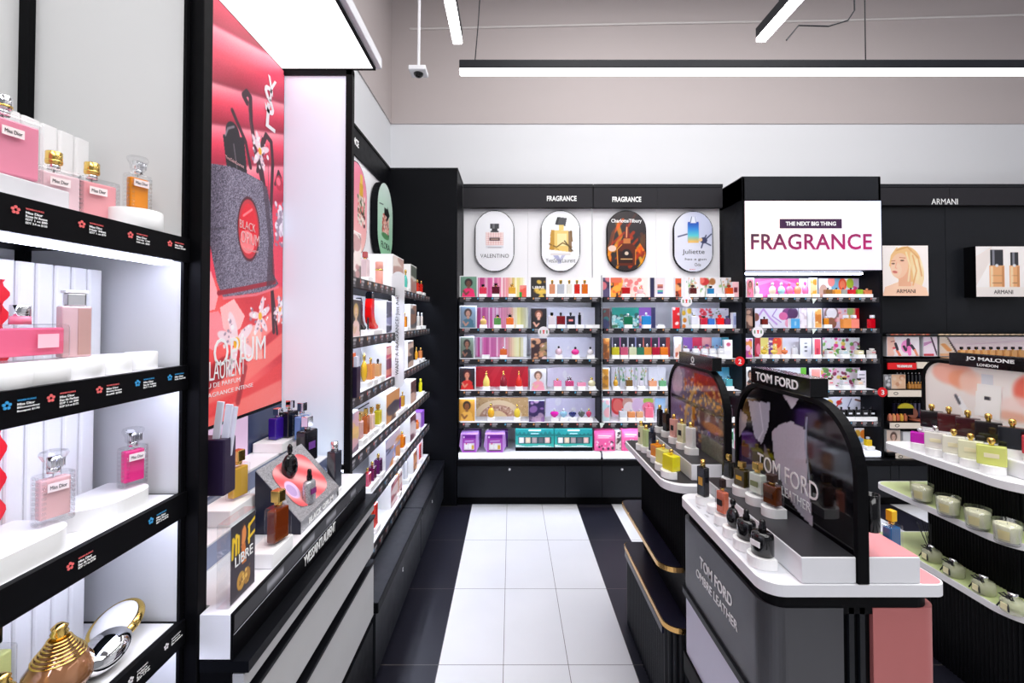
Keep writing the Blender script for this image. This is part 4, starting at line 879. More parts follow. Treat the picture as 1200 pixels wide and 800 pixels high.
card_x('blank white box beside the honey card, second shelf of the screen bay', 946.3, 953, 361, 0, 4.08, LV[1], Cv(6,6,R_(248,248,250)), .05, False)
card_x('white price card with small photographs, third shelf of the screen bay', 937, 950.5, 396, 0, 4.15, LV[2], Cv(16,34,R_(244,244,248)).rect(.4,.7,.6,.75,R_(90,90,96)).rect(.4,.5,.6,.58,R_(60,60,66)).rect(.4,.3,.6,.38,R_(90,90,96)), .005, False)
card_x('white card with four dark lines, fourth shelf of the screen bay', 1004, 1014, 434, 0, 4.13, LV[3], Cv(12,34,R_(240,232,236)).rect(.2,.75,.8,.78,R_(40,40,46)).rect(.2,.55,.8,.58,R_(40,40,46)).rect(.2,.35,.8,.38,R_(40,40,46)), .005, False)
stock('N', 0, [(887,5.5,331,'rnd',R_(246,226,230),'gold','small white'), (905,8.5,331,'rnd',R_(240,226,196),'clear','cream round'), (915.5,8.5,331,'rnd',R_(170,220,230),'clear','aqua round'), (925,8.5,331,'rnd',R_(246,120,160),R_(246,110,150),'salmon pink round'), (934.5,8.5,331,'rnd',R_(246,150,110),'gold','melon round'), (943.5,7,330,'rnd',R_(250,130,190),R_(226,60,150),'candy pink round'),
 (953.5,4,337,'cyl',R_(230,160,30),'gold','small honey'), (970,7.5,337,'cube',R_(140,96,40),'black','walnut'), (980,7.5,337,'cube',R_(226,150,40),'black','amber'), (988,6.5,337,'cube',R_(150,150,140),'black','grey-green'), (996.8,8,337,'cube',R_(206,20,24),'black','ruby'), (1006,7,337,'cube',R_(150,190,40),'black','lime'), (1015.5,8.5,338,'cube',R_(226,130,80),R_(240,170,110),'apricot')])
stock('N', 1, [(895,7,371,'cube',R_(120,30,20),'black','mahogany'), (967.5,6,370,'cyl',R_(226,140,20),wt,'slender amber'), (990.5,10,369,'sq',R_(236,150,70),wt,'amber body oil','n'), (999.5,10,369,'sq',R_(246,140,120),wt,'salmon body oil','n'), (1022,10,369,'sq',R_(210,10,30),wt,'crimson','n')])
card_x('sky blue square card, second shelf of the screen bay', 926.5, 937.2, 373, 0, 4.03, LV[1], Cv(12,12,R_(80,170,230)).rect(.4,.3,.6,.7,R_(160,210,240)), .04, False)
stock('N', 2, [(894.5,8,407,'dia',R_(226,190,40),'gold','golden jewel'), (906.5,9,407,'dia',R_(240,206,90),'gold','lemon jewel'), (918.5,8,407,'dia',R_(214,110,50),'gold','copper jewel'), (930,7,405,'cyl',R_(230,230,236),'clear','frosted'),
 (955,6,407,'sq',R_(240,240,242),wt,'plain white'), (970.5,8,408,'sq',R_(238,232,232),'black','red-labelled clear',None,R_(220,120,110)), (987.5,8,408,'sq',R_(232,240,240),'black','blue-labelled clear',None,R_(170,210,220)), (1005.5,8,408,'sq',R_(240,232,190),'black','white-labelled pale yellow',None,R_(250,250,250)), (1020.5,9,408,'sq',R_(232,226,220),R_(246,240,236),'rose-labelled clear',None,R_(220,110,120))])
stock('N', 3, [(971,7.5,442,'sq',R_(238,226,226),'black','clear rose-labelled',None,R_(226,90,110)), (988,7.5,442,'sq',R_(236,236,240),'black','clear white-labelled',None,R_(240,190,200)), (1005,7.5,443,'sq',R_(240,230,220),'black','clear peach-labelled',None,R_(246,190,150))])
for i, (px, n) in enumerate(((984,'beside the big arch'),(993,'second from the arch'),(1002,'in mid row'),(1010.5,'second from the end'),(1019,'last in the row'))):
    stock('N', 4, [(px,7,476,'sq',R_(20,20,24),'black','black '+n if False else 'black square',None,R_(230,230,232))]) if False else None
    X = XY(px, 4.08); z = LV[4]
    riser('riser under the black bottle %s, fifth shelf of the screen bay' % n, (X, 4.07, z), 0, .062, .055, .03)
    bottle('black pale-labelled perfume bottle %s, fifth shelf of the screen bay' % n, (X, 4.075, z+.03), 0, 'cube', 7.6*4.08/F, .035, ZY(476,4.08)-z-.03, R_(18,18,22), 'black', R_(225,225,230), 'black bottles on the fifth shelf of the screen bay', opaque=True)
card_x('white card with an orange blot, bottom deck of the screen bay', 1000, 1016, 501, 0, 4.2, .4515, Cv(24,40,R_(244,236,226)).ell(.65,.65,.28,.26,R_(246,130,30)).ell(.2,.7,.2,.2,R_(236,180,60)).ell(.3,.3,.3,.15,R_(150,190,230)), .006, False)
card_x('small cream card on the bottom deck of the screen bay', 1013.5, 1026, 515, 0, 4.12, .4515, Cv(16,20,R_(246,236,220)).rect(.3,.3,.8,.36,R_(60,60,66)), .006, False)
bottle('yellow perfume bottle on the bottom deck of the screen bay', (XY(1015,4.08), 4.08, .4515+.03), 0, 'sq', .05, .035, ZY(511,4.08)-.4815, R_(240,200,20), 'clear')
riser('white riser block under the yellow bottle on the bottom deck', (XY(1015,4.08), 4.07, .4515), 0, .07, .055, .03)
# --- round shelf talkers
def disc(label, px, py, r, col, mark, Y, mcol=M['red'], grp='round shelf talkers'):
    x, z = XY(px, Y), ZY(py, Y)
    t = thing('shelf_talker', label, 'sign', (x, Y, z), group=grp)
    wpart('disc', prism([(x+r*math.cos(2*PI*k/32), z+r*math.sin(2*PI*k/32)) for k in range(32)], ypl, Y, Y+.003), mat('disc', col, .4), t)
    if mark: text(mark, (x, Y-.001, z-r*.55), EX, EZ, r*.62 if len(mark) == 1 else None, r*1.0, mcol, t, bold=.02, align='c')
    return t
for (px, py, lb) in ((637,389,'round white shelf talker hanging below the reclining woman card'),(804.5,353,'round white shelf talker hanging over the yellow flower panel'),(888,389,'round white shelf talker hanging over the purple card of the screen bay')):
    Yt = 3.940 if px < 850 else 3.990; t = disc(lb, px, py, 6.6*Yt/F, R_(244,240,246), None, Yt)
    x, z = XY(px,Yt), ZY(py,Yt)
    wpart('figure', prism([(x-.006,z-.012),(x+.006,z-.012),(x+.004,z+.006),(x+.012,z+.012),(x,z+.018),(x-.012,z+.012),(x-.004,z+.006)], ypl, Yt-.0015, Yt), M['red'], t)
    for s_ in (-1, 1): wpart('wreath', box(x+s_*.028-.006, x+s_*.028+.006, Yt-.001, Yt, z-.012, z+.016), mat('wreath_green', R_(120,150,120), .5), t)
disc('round red shelf talker numbered 2 on the post before the screen bay', 866.5, 423, 5.6*3.94/F, R_(226,20,30), '2', 3.94, M['inkw'], 'red numbered shelf talkers')
disc('round red shelf talker numbered 3 beside the foundation counter', 1033, 459, 5.6*3.99/F, R_(226,20,30), '3', 3.99, M['inkw'], 'red numbered shelf talkers')
for (px, py, lb) in ((705,498,'small white arrow tag on the shelf edge at the white seam'),(954.5,352.5,'small white arrow tag on the top shelf edge of the screen bay'),(954,388,'small white arrow tag on the second shelf edge of the screen bay')):
    Yt = 3.940 if px < 800 else 3.990; x, z = XY(px,Yt), ZY(py,Yt)
    o = wpart('arrow_tag', prism([(x-.02,z+.022),(x+.025,z+.022),(x-.01,z-.025)], ypl, Yt, Yt+.003), mat('tag_green', R_(236,246,240), .5), None); tag(o, lb, 'tag', 'arrow tags on the shelf edges')
# ================================================================ side wall: fragrance shelving
XF, XBK = -.70, -1.06
t = sideU = thing('shelving_unit', 'long black shelving unit on the side wall ending at the corner column', 'shelves', (-.9, 2.95, 0))
wpart('carcass', box(-1.25, XBK-.02, 1.97, 3.955, 0, 2.70), M['black2'], t)
wpart('back_panel', box(XBK-.018, XBK, 1.97, 3.955, .40, 2.70), M['panelwhite'], t)
wpart('header', box(-1.25, XBK+.012, 1.97, 3.957, 2.70, 2.88), M['black'], t)
wpart('header_cap', box(-1.25, XBK+.018, 1.97, 3.957, 2.88, 2.90), M['black2'], t)
text('FRAGRANCE', (XBK+.013, 2.84, 2.765), EY, EZ, .30, .048, M['inkw'], t, bold=.03)
for i, z in enumerate(LV): shelf_y(t, 1.97, 3.93, XF, XBK, z, 18, 60+i)
s = wpart('bottom_deck', box(XBK, XF, 1.97, 3.93, .397, .45), M['white'], t)
wpart('price_rail', box(XF, XF+.01, 1.97, 3.93, .402, .455), M['black2'], s)
ink_mesh('price_tags', tick_canvas(18, 540, 9, 77), (XF+.01, 1.98, .404), EY, EZ, 1.94, .044, M['print'], s)
def side_base(y0, y1, label, lock):
    t = thing('base_cabinet', label, 'cabinet', (-.8, (y0+y1)/2, 0), group='low cabinets under the side wall shelving')
    wpart('plinth', box(-1.06, -.63, y0, y1, 0, .075), M['black2'], t)
    wpart('carcass', box(-1.06, -.596, y0, y1, .075, .35), M['black'], t)
    wpart('top_slab', box(-1.06, -.562, y0, y1, .35, .396, .004), M['black'], t)
    d = wpart('door', box(-.596, -.574, y0+.003, y1-.003, .078, .345, .002), M['charcoal'], t)
    wpart('lock', box(-.574, -.568, lock-.008, lock+.008, .27, .295, .002), M['chrome'], d)
side_base(1.972, 2.95, 'low black cabinet below the side shelving next to the grey drawer unit', 2.45)
side_base(2.955, 3.94, 'low black cabinet below the side shelving reaching the corner column', 3.35)

# items on the side shelving: they face +X
SD = 'of the side shelving'
def divider(lev, pxn, pxw, y1, tp, cv, label, z=None):
    """deep white display box: plain white flank towards the camera side, print towards the aisle (+X)"""
    zz = z if z is not None else LV[lev]
    Y0 = YX(pxn, -.725); x0 = XY(pxw, Y0)
    t = thing('display_box', label, 'display box', (-.8, Y0, zz), group='white display boxes with pictures on the side shelving')
    zt = ZY(tp, Y0)
    Y1 = y1
    wpart('box_body', box(max(x0, XBK+.005), -.725, Y0, Y1, zz, zt, .001), M['riser'], t)
    ink_mesh('print', cv, (-.725, Y0+.002, zz+.004), EY, EZ, Y1-Y0-.004, zt-zz-.01, M['print'], t)
ac = abstract_cv
divider(0, 412, 404, 2.22, 268, ac(18,50,R_(240,206,206),[R_(120,110,110),R_(200,150,150),R_(250,236,230)],101,16), 'display box with a pale pink collage beside the end panel, topmost side shelf')
divider(0, 460, 431, 3.10, 297, ac(14,40,R_(230,214,206),[R_(90,90,100),R_(190,150,140)],102,12), 'white display box behind the tall pink tube, top shelf of the side shelving')
divider(0, 481, 463, 3.52, 309, ac(10,40,R_(206,200,190),[R_(80,90,80),R_(170,130,120)],103,12), 'white display box behind the pastel trio, top shelf of the side shelving')
divider(1, 411, 404, 2.22, 349, person_cv(R_(60,54,54), R_(226,190,160), R_(240,206,200), R_(206,170,100), 18, 44), 'display box with a blonde figure in a blush dress, second shelf of the side shelving')
divider(1, 452.5, 421, 2.98, 352, ac(14,40,R_(214,214,236),[R_(70,70,90),R_(150,150,190)],104,10), 'white display box behind the red boot, second shelf of the side shelving')
divider(1, 481, 464, 3.52, 356, ac(10,40,R_(206,196,186),[R_(90,90,96),R_(150,110,90)],105,10), 'white display box by the amber bottle, second shelf of the side shelving')
divider(2, 452.5, 424, 2.98, 405, ac(14,40,R_(214,80,110),[R_(120,50,90),R_(240,150,130),R_(246,206,190)],106,12), 'white display box with a red and pink print, third shelf of the side shelving')
divider(2, 478, 463, 3.42, 400, ac(10,40,R_(200,170,150),[R_(80,70,70),R_(230,200,180)],107,10), 'white display box beside the two amber bottles, third shelf of the side shelving')
divider(3, 409.5, 403, 2.20, 486, ac(18,50,R_(190,170,190),[R_(120,100,120),R_(230,180,190),R_(246,200,120)],108,10), 'display box with a hazy mauve print, fourth shelf of the side shelving')
divider(3, 453, 433, 3.00, 462, ac(14,40,R_(226,160,100),[R_(90,60,50),R_(246,206,160),R_(60,60,80)],109,12), 'white display box with a tan portrait print, fourth shelf of the side shelving')
divider(3, 481.5, 465, 3.52, 447, ac(10,40,R_(190,140,120),[R_(90,60,60),R_(230,190,170)],110,12), 'white display box beside the yellow bottle, fourth shelf of the side shelving')
divider(4, 452.5, 433, 3.02, 515, ac(14,40,R_(170,170,206),[R_(60,60,100),R_(236,150,60),R_(230,210,220)],111,12), 'white display box behind the dark purple bottles, fifth shelf of the side shelving')
divider(4, 481, 464, 3.52, 488, ac(10,40,R_(206,170,170),[R_(110,60,70),R_(240,220,220)],112,12), 'white display box beside the orange cap bottle, fifth shelf of the side shelving')
divider(0, 459, 429, 3.08, 566, ac(14,40,R_(236,180,190),[R_(200,110,120),R_(120,70,80),R_(250,230,230)],113,14), 'white display box with a rose print, bottom deck of the side shelving', z=.451)
divider(0, 485, 466, 3.56, 530, ac(10,40,R_(200,120,80),[R_(90,50,40),R_(240,170,120)],114,12), 'white display box with a brown print, bottom deck of the side shelving', z=.451)
LEVN = {0:'top shelf',1:'second shelf',2:'third shelf',3:'fourth shelf',4:'fifth shelf',5:'bottom deck'}
def sstock(lev, items, rh=.03):
    z = LV[lev] if lev < 5 else .451
    for (px, wp, top, bot, kind, col, cap, desc, X) in items:
        Y = YX(px, X); w = max(.028, wp*Y/F*1.15); h = (bot-top)*Y/F
        zb = z+rh; 
        riser('white riser block under the %s bottle, %s %s' % (desc, LEVN[lev], SD), (X+.005, Y, z), PI/2, .075, .05, rh)
        bottle('%s perfume bottle, %s %s' % (desc, LEVN[lev], SD), (X, Y, zb), PI/2, kind, w*1.1, min(.035, w*.7), h, col, cap, None, 'perfume bottles on the %s %s' % (LEVN[lev], SD))
sstock(0, [(427.5,10,300,330,'sq',R_(240,210,214),R_(190,90,90),'floral print',-.745), (465,7,309,333,'rnd',R_(240,150,170),'gold','pastel pink',-.735), (470,6,312,334,'rnd',R_(190,160,226),'gold','pastel lilac',-.735), (475,6,314,336,'rnd',R_(90,206,190),'gold','pastel teal',-.735), (489,5,325,339,'cube',R_(226,50,30),'gold','scarlet',-.735), (493.5,4,327,341,'cube',R_(206,30,20),'gold','dark scarlet',-.735)])
t = thing('perfume_tube', 'tall pink tube with a gold band, top shelf of the side shelving', 'perfume bottle', (-.735, YX(444,-.735), LV[0]))
Yp = YX(444,-.735); wpart('tube_body', cyl(-.735, Yp, LV[0], .021, .085, 24, bev=.002), mat('blush_plastic', R_(246,170,156), .4), t, True); wpart('band', cyl(-.735, Yp, LV[0]+.085, .0215, .008, 24), M['gold'], t, True); wpart('cap', cyl(-.735, Yp, LV[0]+.093, .021, .042, 24, bev=.003), mat('blush_plastic', R_(246,170,156), .4), t, True)
# boot-shaped flacons
def boot(label, px, X, z, h, col, turn=PI/2):
    Y = YX(px, X); t = thing('boot_shaped_bottle', label, 'perfume bottle', (X, Y, z), turn, group='boot and stiletto shaped flacons')
    s = h/.19
    pl = lambda a, b, hh: Vector((a*s, hh*s, b*s))
    sole = [(-.052,.0),(.075,.0),(.088,.010),(.075,.022),(.045,.034),(.022,.052),(.012,.085),(.016,.125),(.014,.165),(-.030,.165),(-.040,.12),(-.038,.07),(-.034,.05)]
    sole = [(-.030,.038),(.030,.003),(.078,.0),(.092,.010),(.080,.024),(.045,.040),(.022,.062),(.012,.095),(.016,.130),(.014,.168),(-.030,.168),(-.044,.12),(-.044,.07)]
    b = prism(sole, pl, -.018, .018); bmesh.ops.bevel(b, geom=list(b.edges), offset=.004*s, segments=2, affect='EDGES')
    lpart('shaft', b, col, t)
    lpart('heel', prism([(-.042,.075),(-.034,.07),(-.036,.0),(-.041,.0)], pl, -.004, .004), M['steel'], t)
    lpart('cuff', prism([(-.032,.166),(.016,.166),(-.008,.205),(-.030,.190)], pl, -.017, .017), M['gloss'] if col != M['gloss'] else M['navy'], t)
boot('glossy red boot-shaped perfume bottle, second shelf of the side shelving', 434, -.74, LV[1]+.03, .185, mat('red_gloss', R_(226,16,16), .15, coat=.5))
boot('black stiletto-shaped perfume bottle beside the red boot', 421, -.76, LV[1]+.03, .15, M['gloss'])
riser('white riser block under the red boot-shaped bottle', (-.735, YX(434,-.74)+.02, LV[1]), PI/2, .16, .06, .03)
riser('white riser block under the black stiletto-shaped bottle', (-.755, YX(421,-.76)-.01, LV[1]), PI/2, .10, .05, .03)
sstock(1, [(474,6,360,377,'cube',R_(236,150,40),'gold','amber',-.735), (490,4.5,362,378,'cyl',R_(226,222,216),'clear','clear',-.735), (494,4,363,378,'cyl',R_(226,214,206),'clear','second clear',-.735)])
sstock(2, [(427,9,425,458,'ell',R_(232,180,30),'gold','golden',-.75), (434.5,9,429,454,'cube',R_(232,150,80),'gold','peach and gold',-.745), (443,8,430,450,'cube',R_(230,170,110),'black','black-bowed orange',-.745), (488,5,406,421,'ell',R_(240,170,30),'gold','amber round',-.735), (493,4.5,410,422,'cube',R_(226,140,80),'gold','amber square',-.735), (467,5,418,438,'cyl',R_(230,120,130),'gold','rose slender',-.735)])
wpart_box = None
t = thing('leaflet_holder', 'small dark purple leaflet holder fixed behind the white end panel post', 'leaflet holder', (-.69, 2.02, 1.25))
Yh = 1.985
hp = mat('purple_plastic', R_(38,26,54), .35)
wpart('pocket', box(XY(410,Yh), XY(418.5,Yh), Yh, Yh+.05, ZY(466,Yh), ZY(430,Yh), .002), hp, t)
tag(wpart('leaflets', box(XY(409.8,Yh)+.002, XY(413.5,Yh), Yh+.01, Yh+.04, ZY(440,Yh), ZY(414,Yh)), mat('orange_paper', R_(230,110,60), .5), None), 'orange leaflets standing in the far small purple holder', 'leaflets')
tag(wpart('leaflets', box(XY(413.7,Yh), XY(417.5,Yh), Yh+.01, Yh+.04, ZY(440,Yh), ZY(418,Yh)), mat('white_paper', R_(226,226,240), .5), None), 'white patterned leaflets standing in the far small purple holder', 'leaflets')
sstock(3, [(422,8,495,524,'sq',R_(240,190,180),'gold','blush',-.75), (429.5,8,490,519,'sq',R_(190,100,50),'gold','cognac',-.75), (436,7,487,512,'sq',R_(244,206,190),'gold','pale blush',-.75), (443.5,8,480,503,'sq',R_(206,196,40),'gold','lime gold',-.75),
 (464,5,463,483,'cube',R_(220,160,40),'gold','gold',-.735), (467.5,5,462,481,'cube',R_(170,60,190),'gold','violet',-.735), (472,5,459,476,'cube',R_(226,170,60),'gold','yellow gold',-.735), (493,5,444,459,'cyl',R_(232,226,20),R_(236,230,30),'neon yellow',-.735)])
wp = wpart('shelf_pad', box(-.98, -.80, 2.20, 2.55, LV[3]+.0005, LV[3]+.11, .002), mat('tan_board', R_(176,140,80), .5), None); tag(wp, 'tan board block standing behind the blush bottle, side shelving', 'display block')
sstock(4, [(431.5,8,566-4,582,'cube',R_(206,80,110),'gold','rose and violet',-.745), (437,9,553,574,'cube',R_(110,20,80),'gold','burgundy and violet',-.745), (444,9,543,565,'cube',R_(90,20,90),'gold','dark purple',-.745), (461,6,508,530,'sq',R_(190,190,240),'black','lavender',-.735), (471.5,8,507,525,'cube',R_(240,130,10),'gold','bright orange',-.735), (489,6,498,508,'cyl',R_(226,130,60),R_(226,110,30),'low orange',-.74)])
def sbox(label, pxa, pxb, X, z, h, cv, side):
    Y0, Y1 = YX(pxa, X), YX(pxb, X); t = thing('perfume_carton', label, 'box', (X-.05, Y0, z), group='perfume cartons on the side shelving')
    wpart('carton', box(X-.1, X, Y0, Y1, z, z+h, .001), side, t); ink_mesh('print', cv, (X-.1+.002, Y0, z+.002), EX, EZ, .096, h-.004, M['print'], t)
sbox('pale carton with a purple side at the far end of the fifth shelf, side shelving', 494, 497.5, -.73, LV[4]+.0005, .13, Cv(10,14,R_(232,206,236)), mat('purple_card', R_(150,90,200), .4))
sbox('white carton with pink writing at the far end of the bottom deck, side shelving', 491, 496, -.73, .4515, .19, Cv(20,34,R_(244,226,232)).line([(.2,.8),(.8,.7)],.05,R_(40,30,40)).line([(.3,.5),(.8,.6)],.05,R_(236,90,130)), mat('white_card', R_(244,232,236), .4))
sstock(5, [(431.5,11,596,636,'sq',R_(240,120,50),'clear','orange and peach',-.745), (438.5,10,580,618,'sq',R_(232,40,20),'black','red',-.745), (465,8,556,586,'cyl',R_(246,140,20),'clear','orange top',-.74), (476,6,545,572,'cyl',R_(226,226,232),'clear','clear tall',-.74), (491,6,531,556,'cube',R_(220,30,20),'clear','ruby red',-.74)])
# vertical blade sign
t = thing('blade_sign', 'upright white blade sign reading WANT A FRAGRANCE? Just Ask! on the side shelving', 'sign', (-.68, 2.75, 1.5))
x0, x1 = XY(459,2.75), XY(473.5,2.75)
pts = rrect(x0, x1, ZY(454,2.75), ZY(318,2.75), (x1-x0)/2-.001, 8)
wpart('blade', prism(pts, ypl, 2.75, 2.758), M['white'], t)
text('WANT A FRAGRANCE? Just Ask!', (XY(468.7,2.75), 2.7495, ZY(439,2.75)), EZ, NEX, (439-346)*2.75/F, 5.2*2.75/F, M['ink'], t, bold=-.005)

# ================================================================ the white display bay with the lit poster
t = ysl = thing('display_counter', 'tall lit display bay with a red perfume poster, white canopy and grey drawers', 'display counter', (-.8, 1.48, 0))
Y0, Y1 = 1.0, 1.95
wpart('carcass', box(-1.25, -.985, 1.034, Y1+.015, 0, 2.66), M['black2'], t)
pf = wpart('poster_light_box', box(-.985, -.967, 1.034, Y1-.002, 1.245, 2.655), M['black2'], t)
NX, NY = 320, 470; PH = 1.395; PZ = 1.255; PW = Y1-1.034-.010; PY0 = 1.038
def q(px, py):
    Y = F*.965/(CX-px); return ((Y-PY0)/PW, (ZY(py, Y)-PZ)/PH)
def qs(*p): return [q(*a) for a in p]
cv = Cv(NX, NY, R_(226,60,84), asp=PW/PH)
def band(pts, c0, c1):      # satin roll between two creases: light in the middle
    ins = Cv(NX, NY, (0,0,0), PW/PH).poly(pts, (1,1,1)).a[..., 0]
    return ins
creases = [[(236,-60),(330,-30)], [(236,20),(330,70)], [(236,90),(330,119)], [(236,141),(330,155)], [(236,192),(330,193)], [(236,260),(330,236)]]
for i in range(5):
    (a, b_), (c, d) = creases[i], creases[i+1]
    A, B, Cc, D = q(*a), q(*b_), q(*c), q(*d)
    uu = (cv.u-A[0])/(B[0]-A[0]); top = A[1]+(B[1]-A[1])*uu; bot = Cc[1]+(D[1]-Cc[1])*uu
    f = np.clip((top-cv.v)/np.maximum(top-bot, 1e-4), 0, 1); ins = ((cv.v <= top) & (cv.v > bot)).astype(float)
    hi = np.array(R_(255,176,184)); mid = np.array(R_(236,64,90)); lo = np.array(R_(150,6,40))
    sh = .5+.5*np.sin(uu*7+i*2)
    col = np.where(f[..., None] < .45, hi*(1-f[..., None]/.45)*1+mid*(f[..., None]/.45), mid*(1-(f[..., None]-.45)/.55)+lo*((f[..., None]-.45)/.55))
    col = col*(1-.18*sh[..., None])+np.array(R_(236,60,110))*.18*sh[..., None]
    cv.a = cv.a*(1-ins[..., None])+col*ins[..., None]
cv.line(qs((236,90),(330,119)), .006, R_(120,10,30), .7); cv.line(qs((236,141),(330,155)), .006, R_(120,10,30), .7); cv.line(qs((236,192),(330,193)), .005, R_(130,10,30), .6)
lowm = cv.v < q(285,330)[1]
cv.soft(4); cv.a[lowm] = (np.array(R_(206,44,52))+np.array(R_(40,50,40))*(.5+.5*np.sin(cv.u*9+cv.v*14))[..., None])[lowm]
for (pts, w, c) in [(((236,470),(290,425),(330,395)), .09, R_(246,120,110)), (((236,498),(300,465),(330,440)), .08, R_(228,60,60)), (((236,446),(280,420),(330,380)), .05, R_(190,30,40)), (((262,492),(330,456)), .06, R_(250,130,120)), (((300,392),(330,366)), .05, R_(250,150,140)), (((236,506),(262,495)), .05, R_(236,110,100)), (((240,452),(262,430)), .05, R_(150,20,30)), (((280,470),(288,430)), .02, R_(150,30,36))]: cv.line(qs(*pts), w, c, .8)
cv.soft(5)
cubec = [R_(252,170,176), R_(246,140,150), R_(250,190,190)]
for k, pts in enumerate([((236,306),(247,318),(256,345),(252,362),(236,366)), ((236,368),(256,364),(266,380),(264,400),(250,410),(236,402)), ((258,360),(274,350),(287,370),(282,384),(270,392),(262,384))]): cv.poly(qs(*pts), cubec[k], .95)
cv.poly(qs((282,386),(306,378),(308,420),(284,420)), R_(250,190,180), .8)
# vanilla pods
pod = R_(52,12,22)
for pts, w in [(((287,118),(283,110),(287,106),(291,112),(292,140),(298,178),(306,212)), .017), (((270,128),(276,142),(286,165),(292,195)), .013), (((308,215),(304,190),(306,168),(310,157),(316,165),(318,190),(316,260),(318,330),(321,388)), .016), (((300,200),(303,176),(306,162)), .011), (((321,215),(325,200),(328,208)), .010), (((318,330),(325,390)), .012)]: cv.line(qs(*pts), w, pod)
cv.line(qs((288,120),(296,170)), .004, R_(120,50,60), .6); cv.line(qs((312,170),(315,280)), .004, R_(120,50,60), .6)
cv.ell(*q(326,214), .035, .022, R_(190,30,60)); cv.ell(*q(325,212), .018, .012, R_(240,110,130))
# round black cap
_c = q(271,156); cv.ell(_c[0], _c[1], .045, .030, R_(16,12,16)); cv.poly(qs((259,156),(284,160),(288,202),(264,196)), R_(16,12,16)); cv.line(qs((262,157),(265,149),(272,147)), .006, R_(150,140,150), .8); cv.line(qs((272,168),(276,196)), .005, R_(130,120,126), .7)
# glitter flacon
fl = qs((234,190),(250,191),(268,194),(290,203),(306,212),(312,222),(318,250),(320,280),(318,318),(326,332),(318,340),(290,344),(262,349),(254,330),(246,290),(240,245))
m0 = Cv(NX, NY, (0,0,0), PW/PH).poly(fl, (1,1,1)).a[..., 0]
cv.mix(m0, R_(78,70,88)); cv.mix(m0*np.clip(1.6*np.sin((cv.u-q(240,0)[0])*6)-.5, 0, .6), R_(130,124,142)); cv.noise(.20, 3, m0)
cv.line(qs((246,268),(262,267)), .004, R_(40,34,44), .6); cv.line(qs((256,343),(285,338),(322,330)), .012, R_(150,20,40)); cv.line(qs((262,349),(300,345),(326,336)), .007, R_(226,110,120))
cv.poly(qs((306,214),(312,218),(320,300),(322,330),(312,338),(314,280)), R_(52,34,46), .6)
E = q(291,268); cv.ell(E[0], E[1], .080, .085, R_(70,10,20)); cv.ell(E[0], E[1], .073, .078, R_(196,40,50)); cv.ell(E[0], E[1], .062, .067, R_(220,16,34)); cv.ell(E[0]-.01, E[1]-.035, .05, .03, R_(250,150,150), .8); cv.line([(E[0]-.04, E[1]+.03), (E[0]+.02, E[1]+.055)], .006, R_(255,150,150), .8)
def blossom(px, py, s, seed):
    c = q(px, py); r = np.random.RandomState(seed)
    for k in range(5):
        a = 2*PI*k/5+r.rand(); cv.ell(c[0]+math.cos(a)*s*.9/cv.asp, c[1]+math.sin(a)*s, s*.32/cv.asp, s*.9, R_(238,214,222), .95, rot=a-PI/2)
        cv.speck(6, [R_(150,130,150), R_(255,250,252)], .002, .006, (c[0]+math.cos(a)*s*.9/cv.asp-.03, c[1]+math.sin(a)*s-.02, c[0]+math.cos(a)*s*.9/cv.asp+.03, c[1]+math.sin(a)*s+.02), seed=seed+k)
    cv.ell(c[0], c[1], s*.3/cv.asp, s*.35, R_(240,176,30))
blossom(303,176,.028,1); blossom(305,370,.030,2); blossom(278,402,.045,3); blossom(328,362,.022,4)
cv.ell(*q(328,260), .03, .045, R_(214,196,210)); cv.speck(50, [R_(236,226,236), R_(150,130,150)], .004, .01, (q(322,0)[0], q(0+326,290)[1], 1, q(326,236)[1]), seed=3)
cv.noise(.02, 9)
pr = ink_mesh('poster', cv, (-.967, PY0, PZ), EY, EZ, PW, PH, M['backlit'], pf)
def ptext(s, px0, px1, pyb, hh, bold=0, m=None, name='lettering', shear=0):
    Ya, Yb2 = F*.965/(CX-px0), F*.965/(CX-px1); zb = ZY(pyb, Ya)
    text(s, (-.9655, Ya, zb), EY, EZ, Yb2-Ya, hh, m or M['inkw'], pr, bold=bold, shear=shear)
ptext('OPIUM', 250.5, 311, 430, .092, -.004)
ptext('BLACK', 206, 243, 434, .092, -.012)
ptext('YVESSAINTLAURENT', 180, 287.5, 460, .062, -.008)
ptext("L'ORIGINAL EAU DE PARFUM", 190, 282, 468, .016, -.005)
ptext('WITH MY FRAGRANCE INTENSE', 200, 297, 478, .014, -.005)
ptext('BLACK', 279.5, 298, 266, .03, -.01, mat('pale_rose', R_(240,190,190), .5)); ptext('OPIUM', 281, 302.5, 283, .042, -.01, mat('pale_rose', R_(240,190,190), .5)); ptext('YvesSaintLaurent', 284, 302, 292, .012, -.01, mat('pale_rose', R_(240,190,190), .5))
ptext('Y', 309, 319, 112, .10, .01, shear=.15); ptext('S', 308.5, 319, 128, .11, .01, shear=-.1); ptext('L', 309, 320, 146, .10, .01, shear=.1)
ptext('YvesSaintLaurent', 262, 284, 184, .012, -.01, mat('pale_rose', R_(240,190,190), .5))
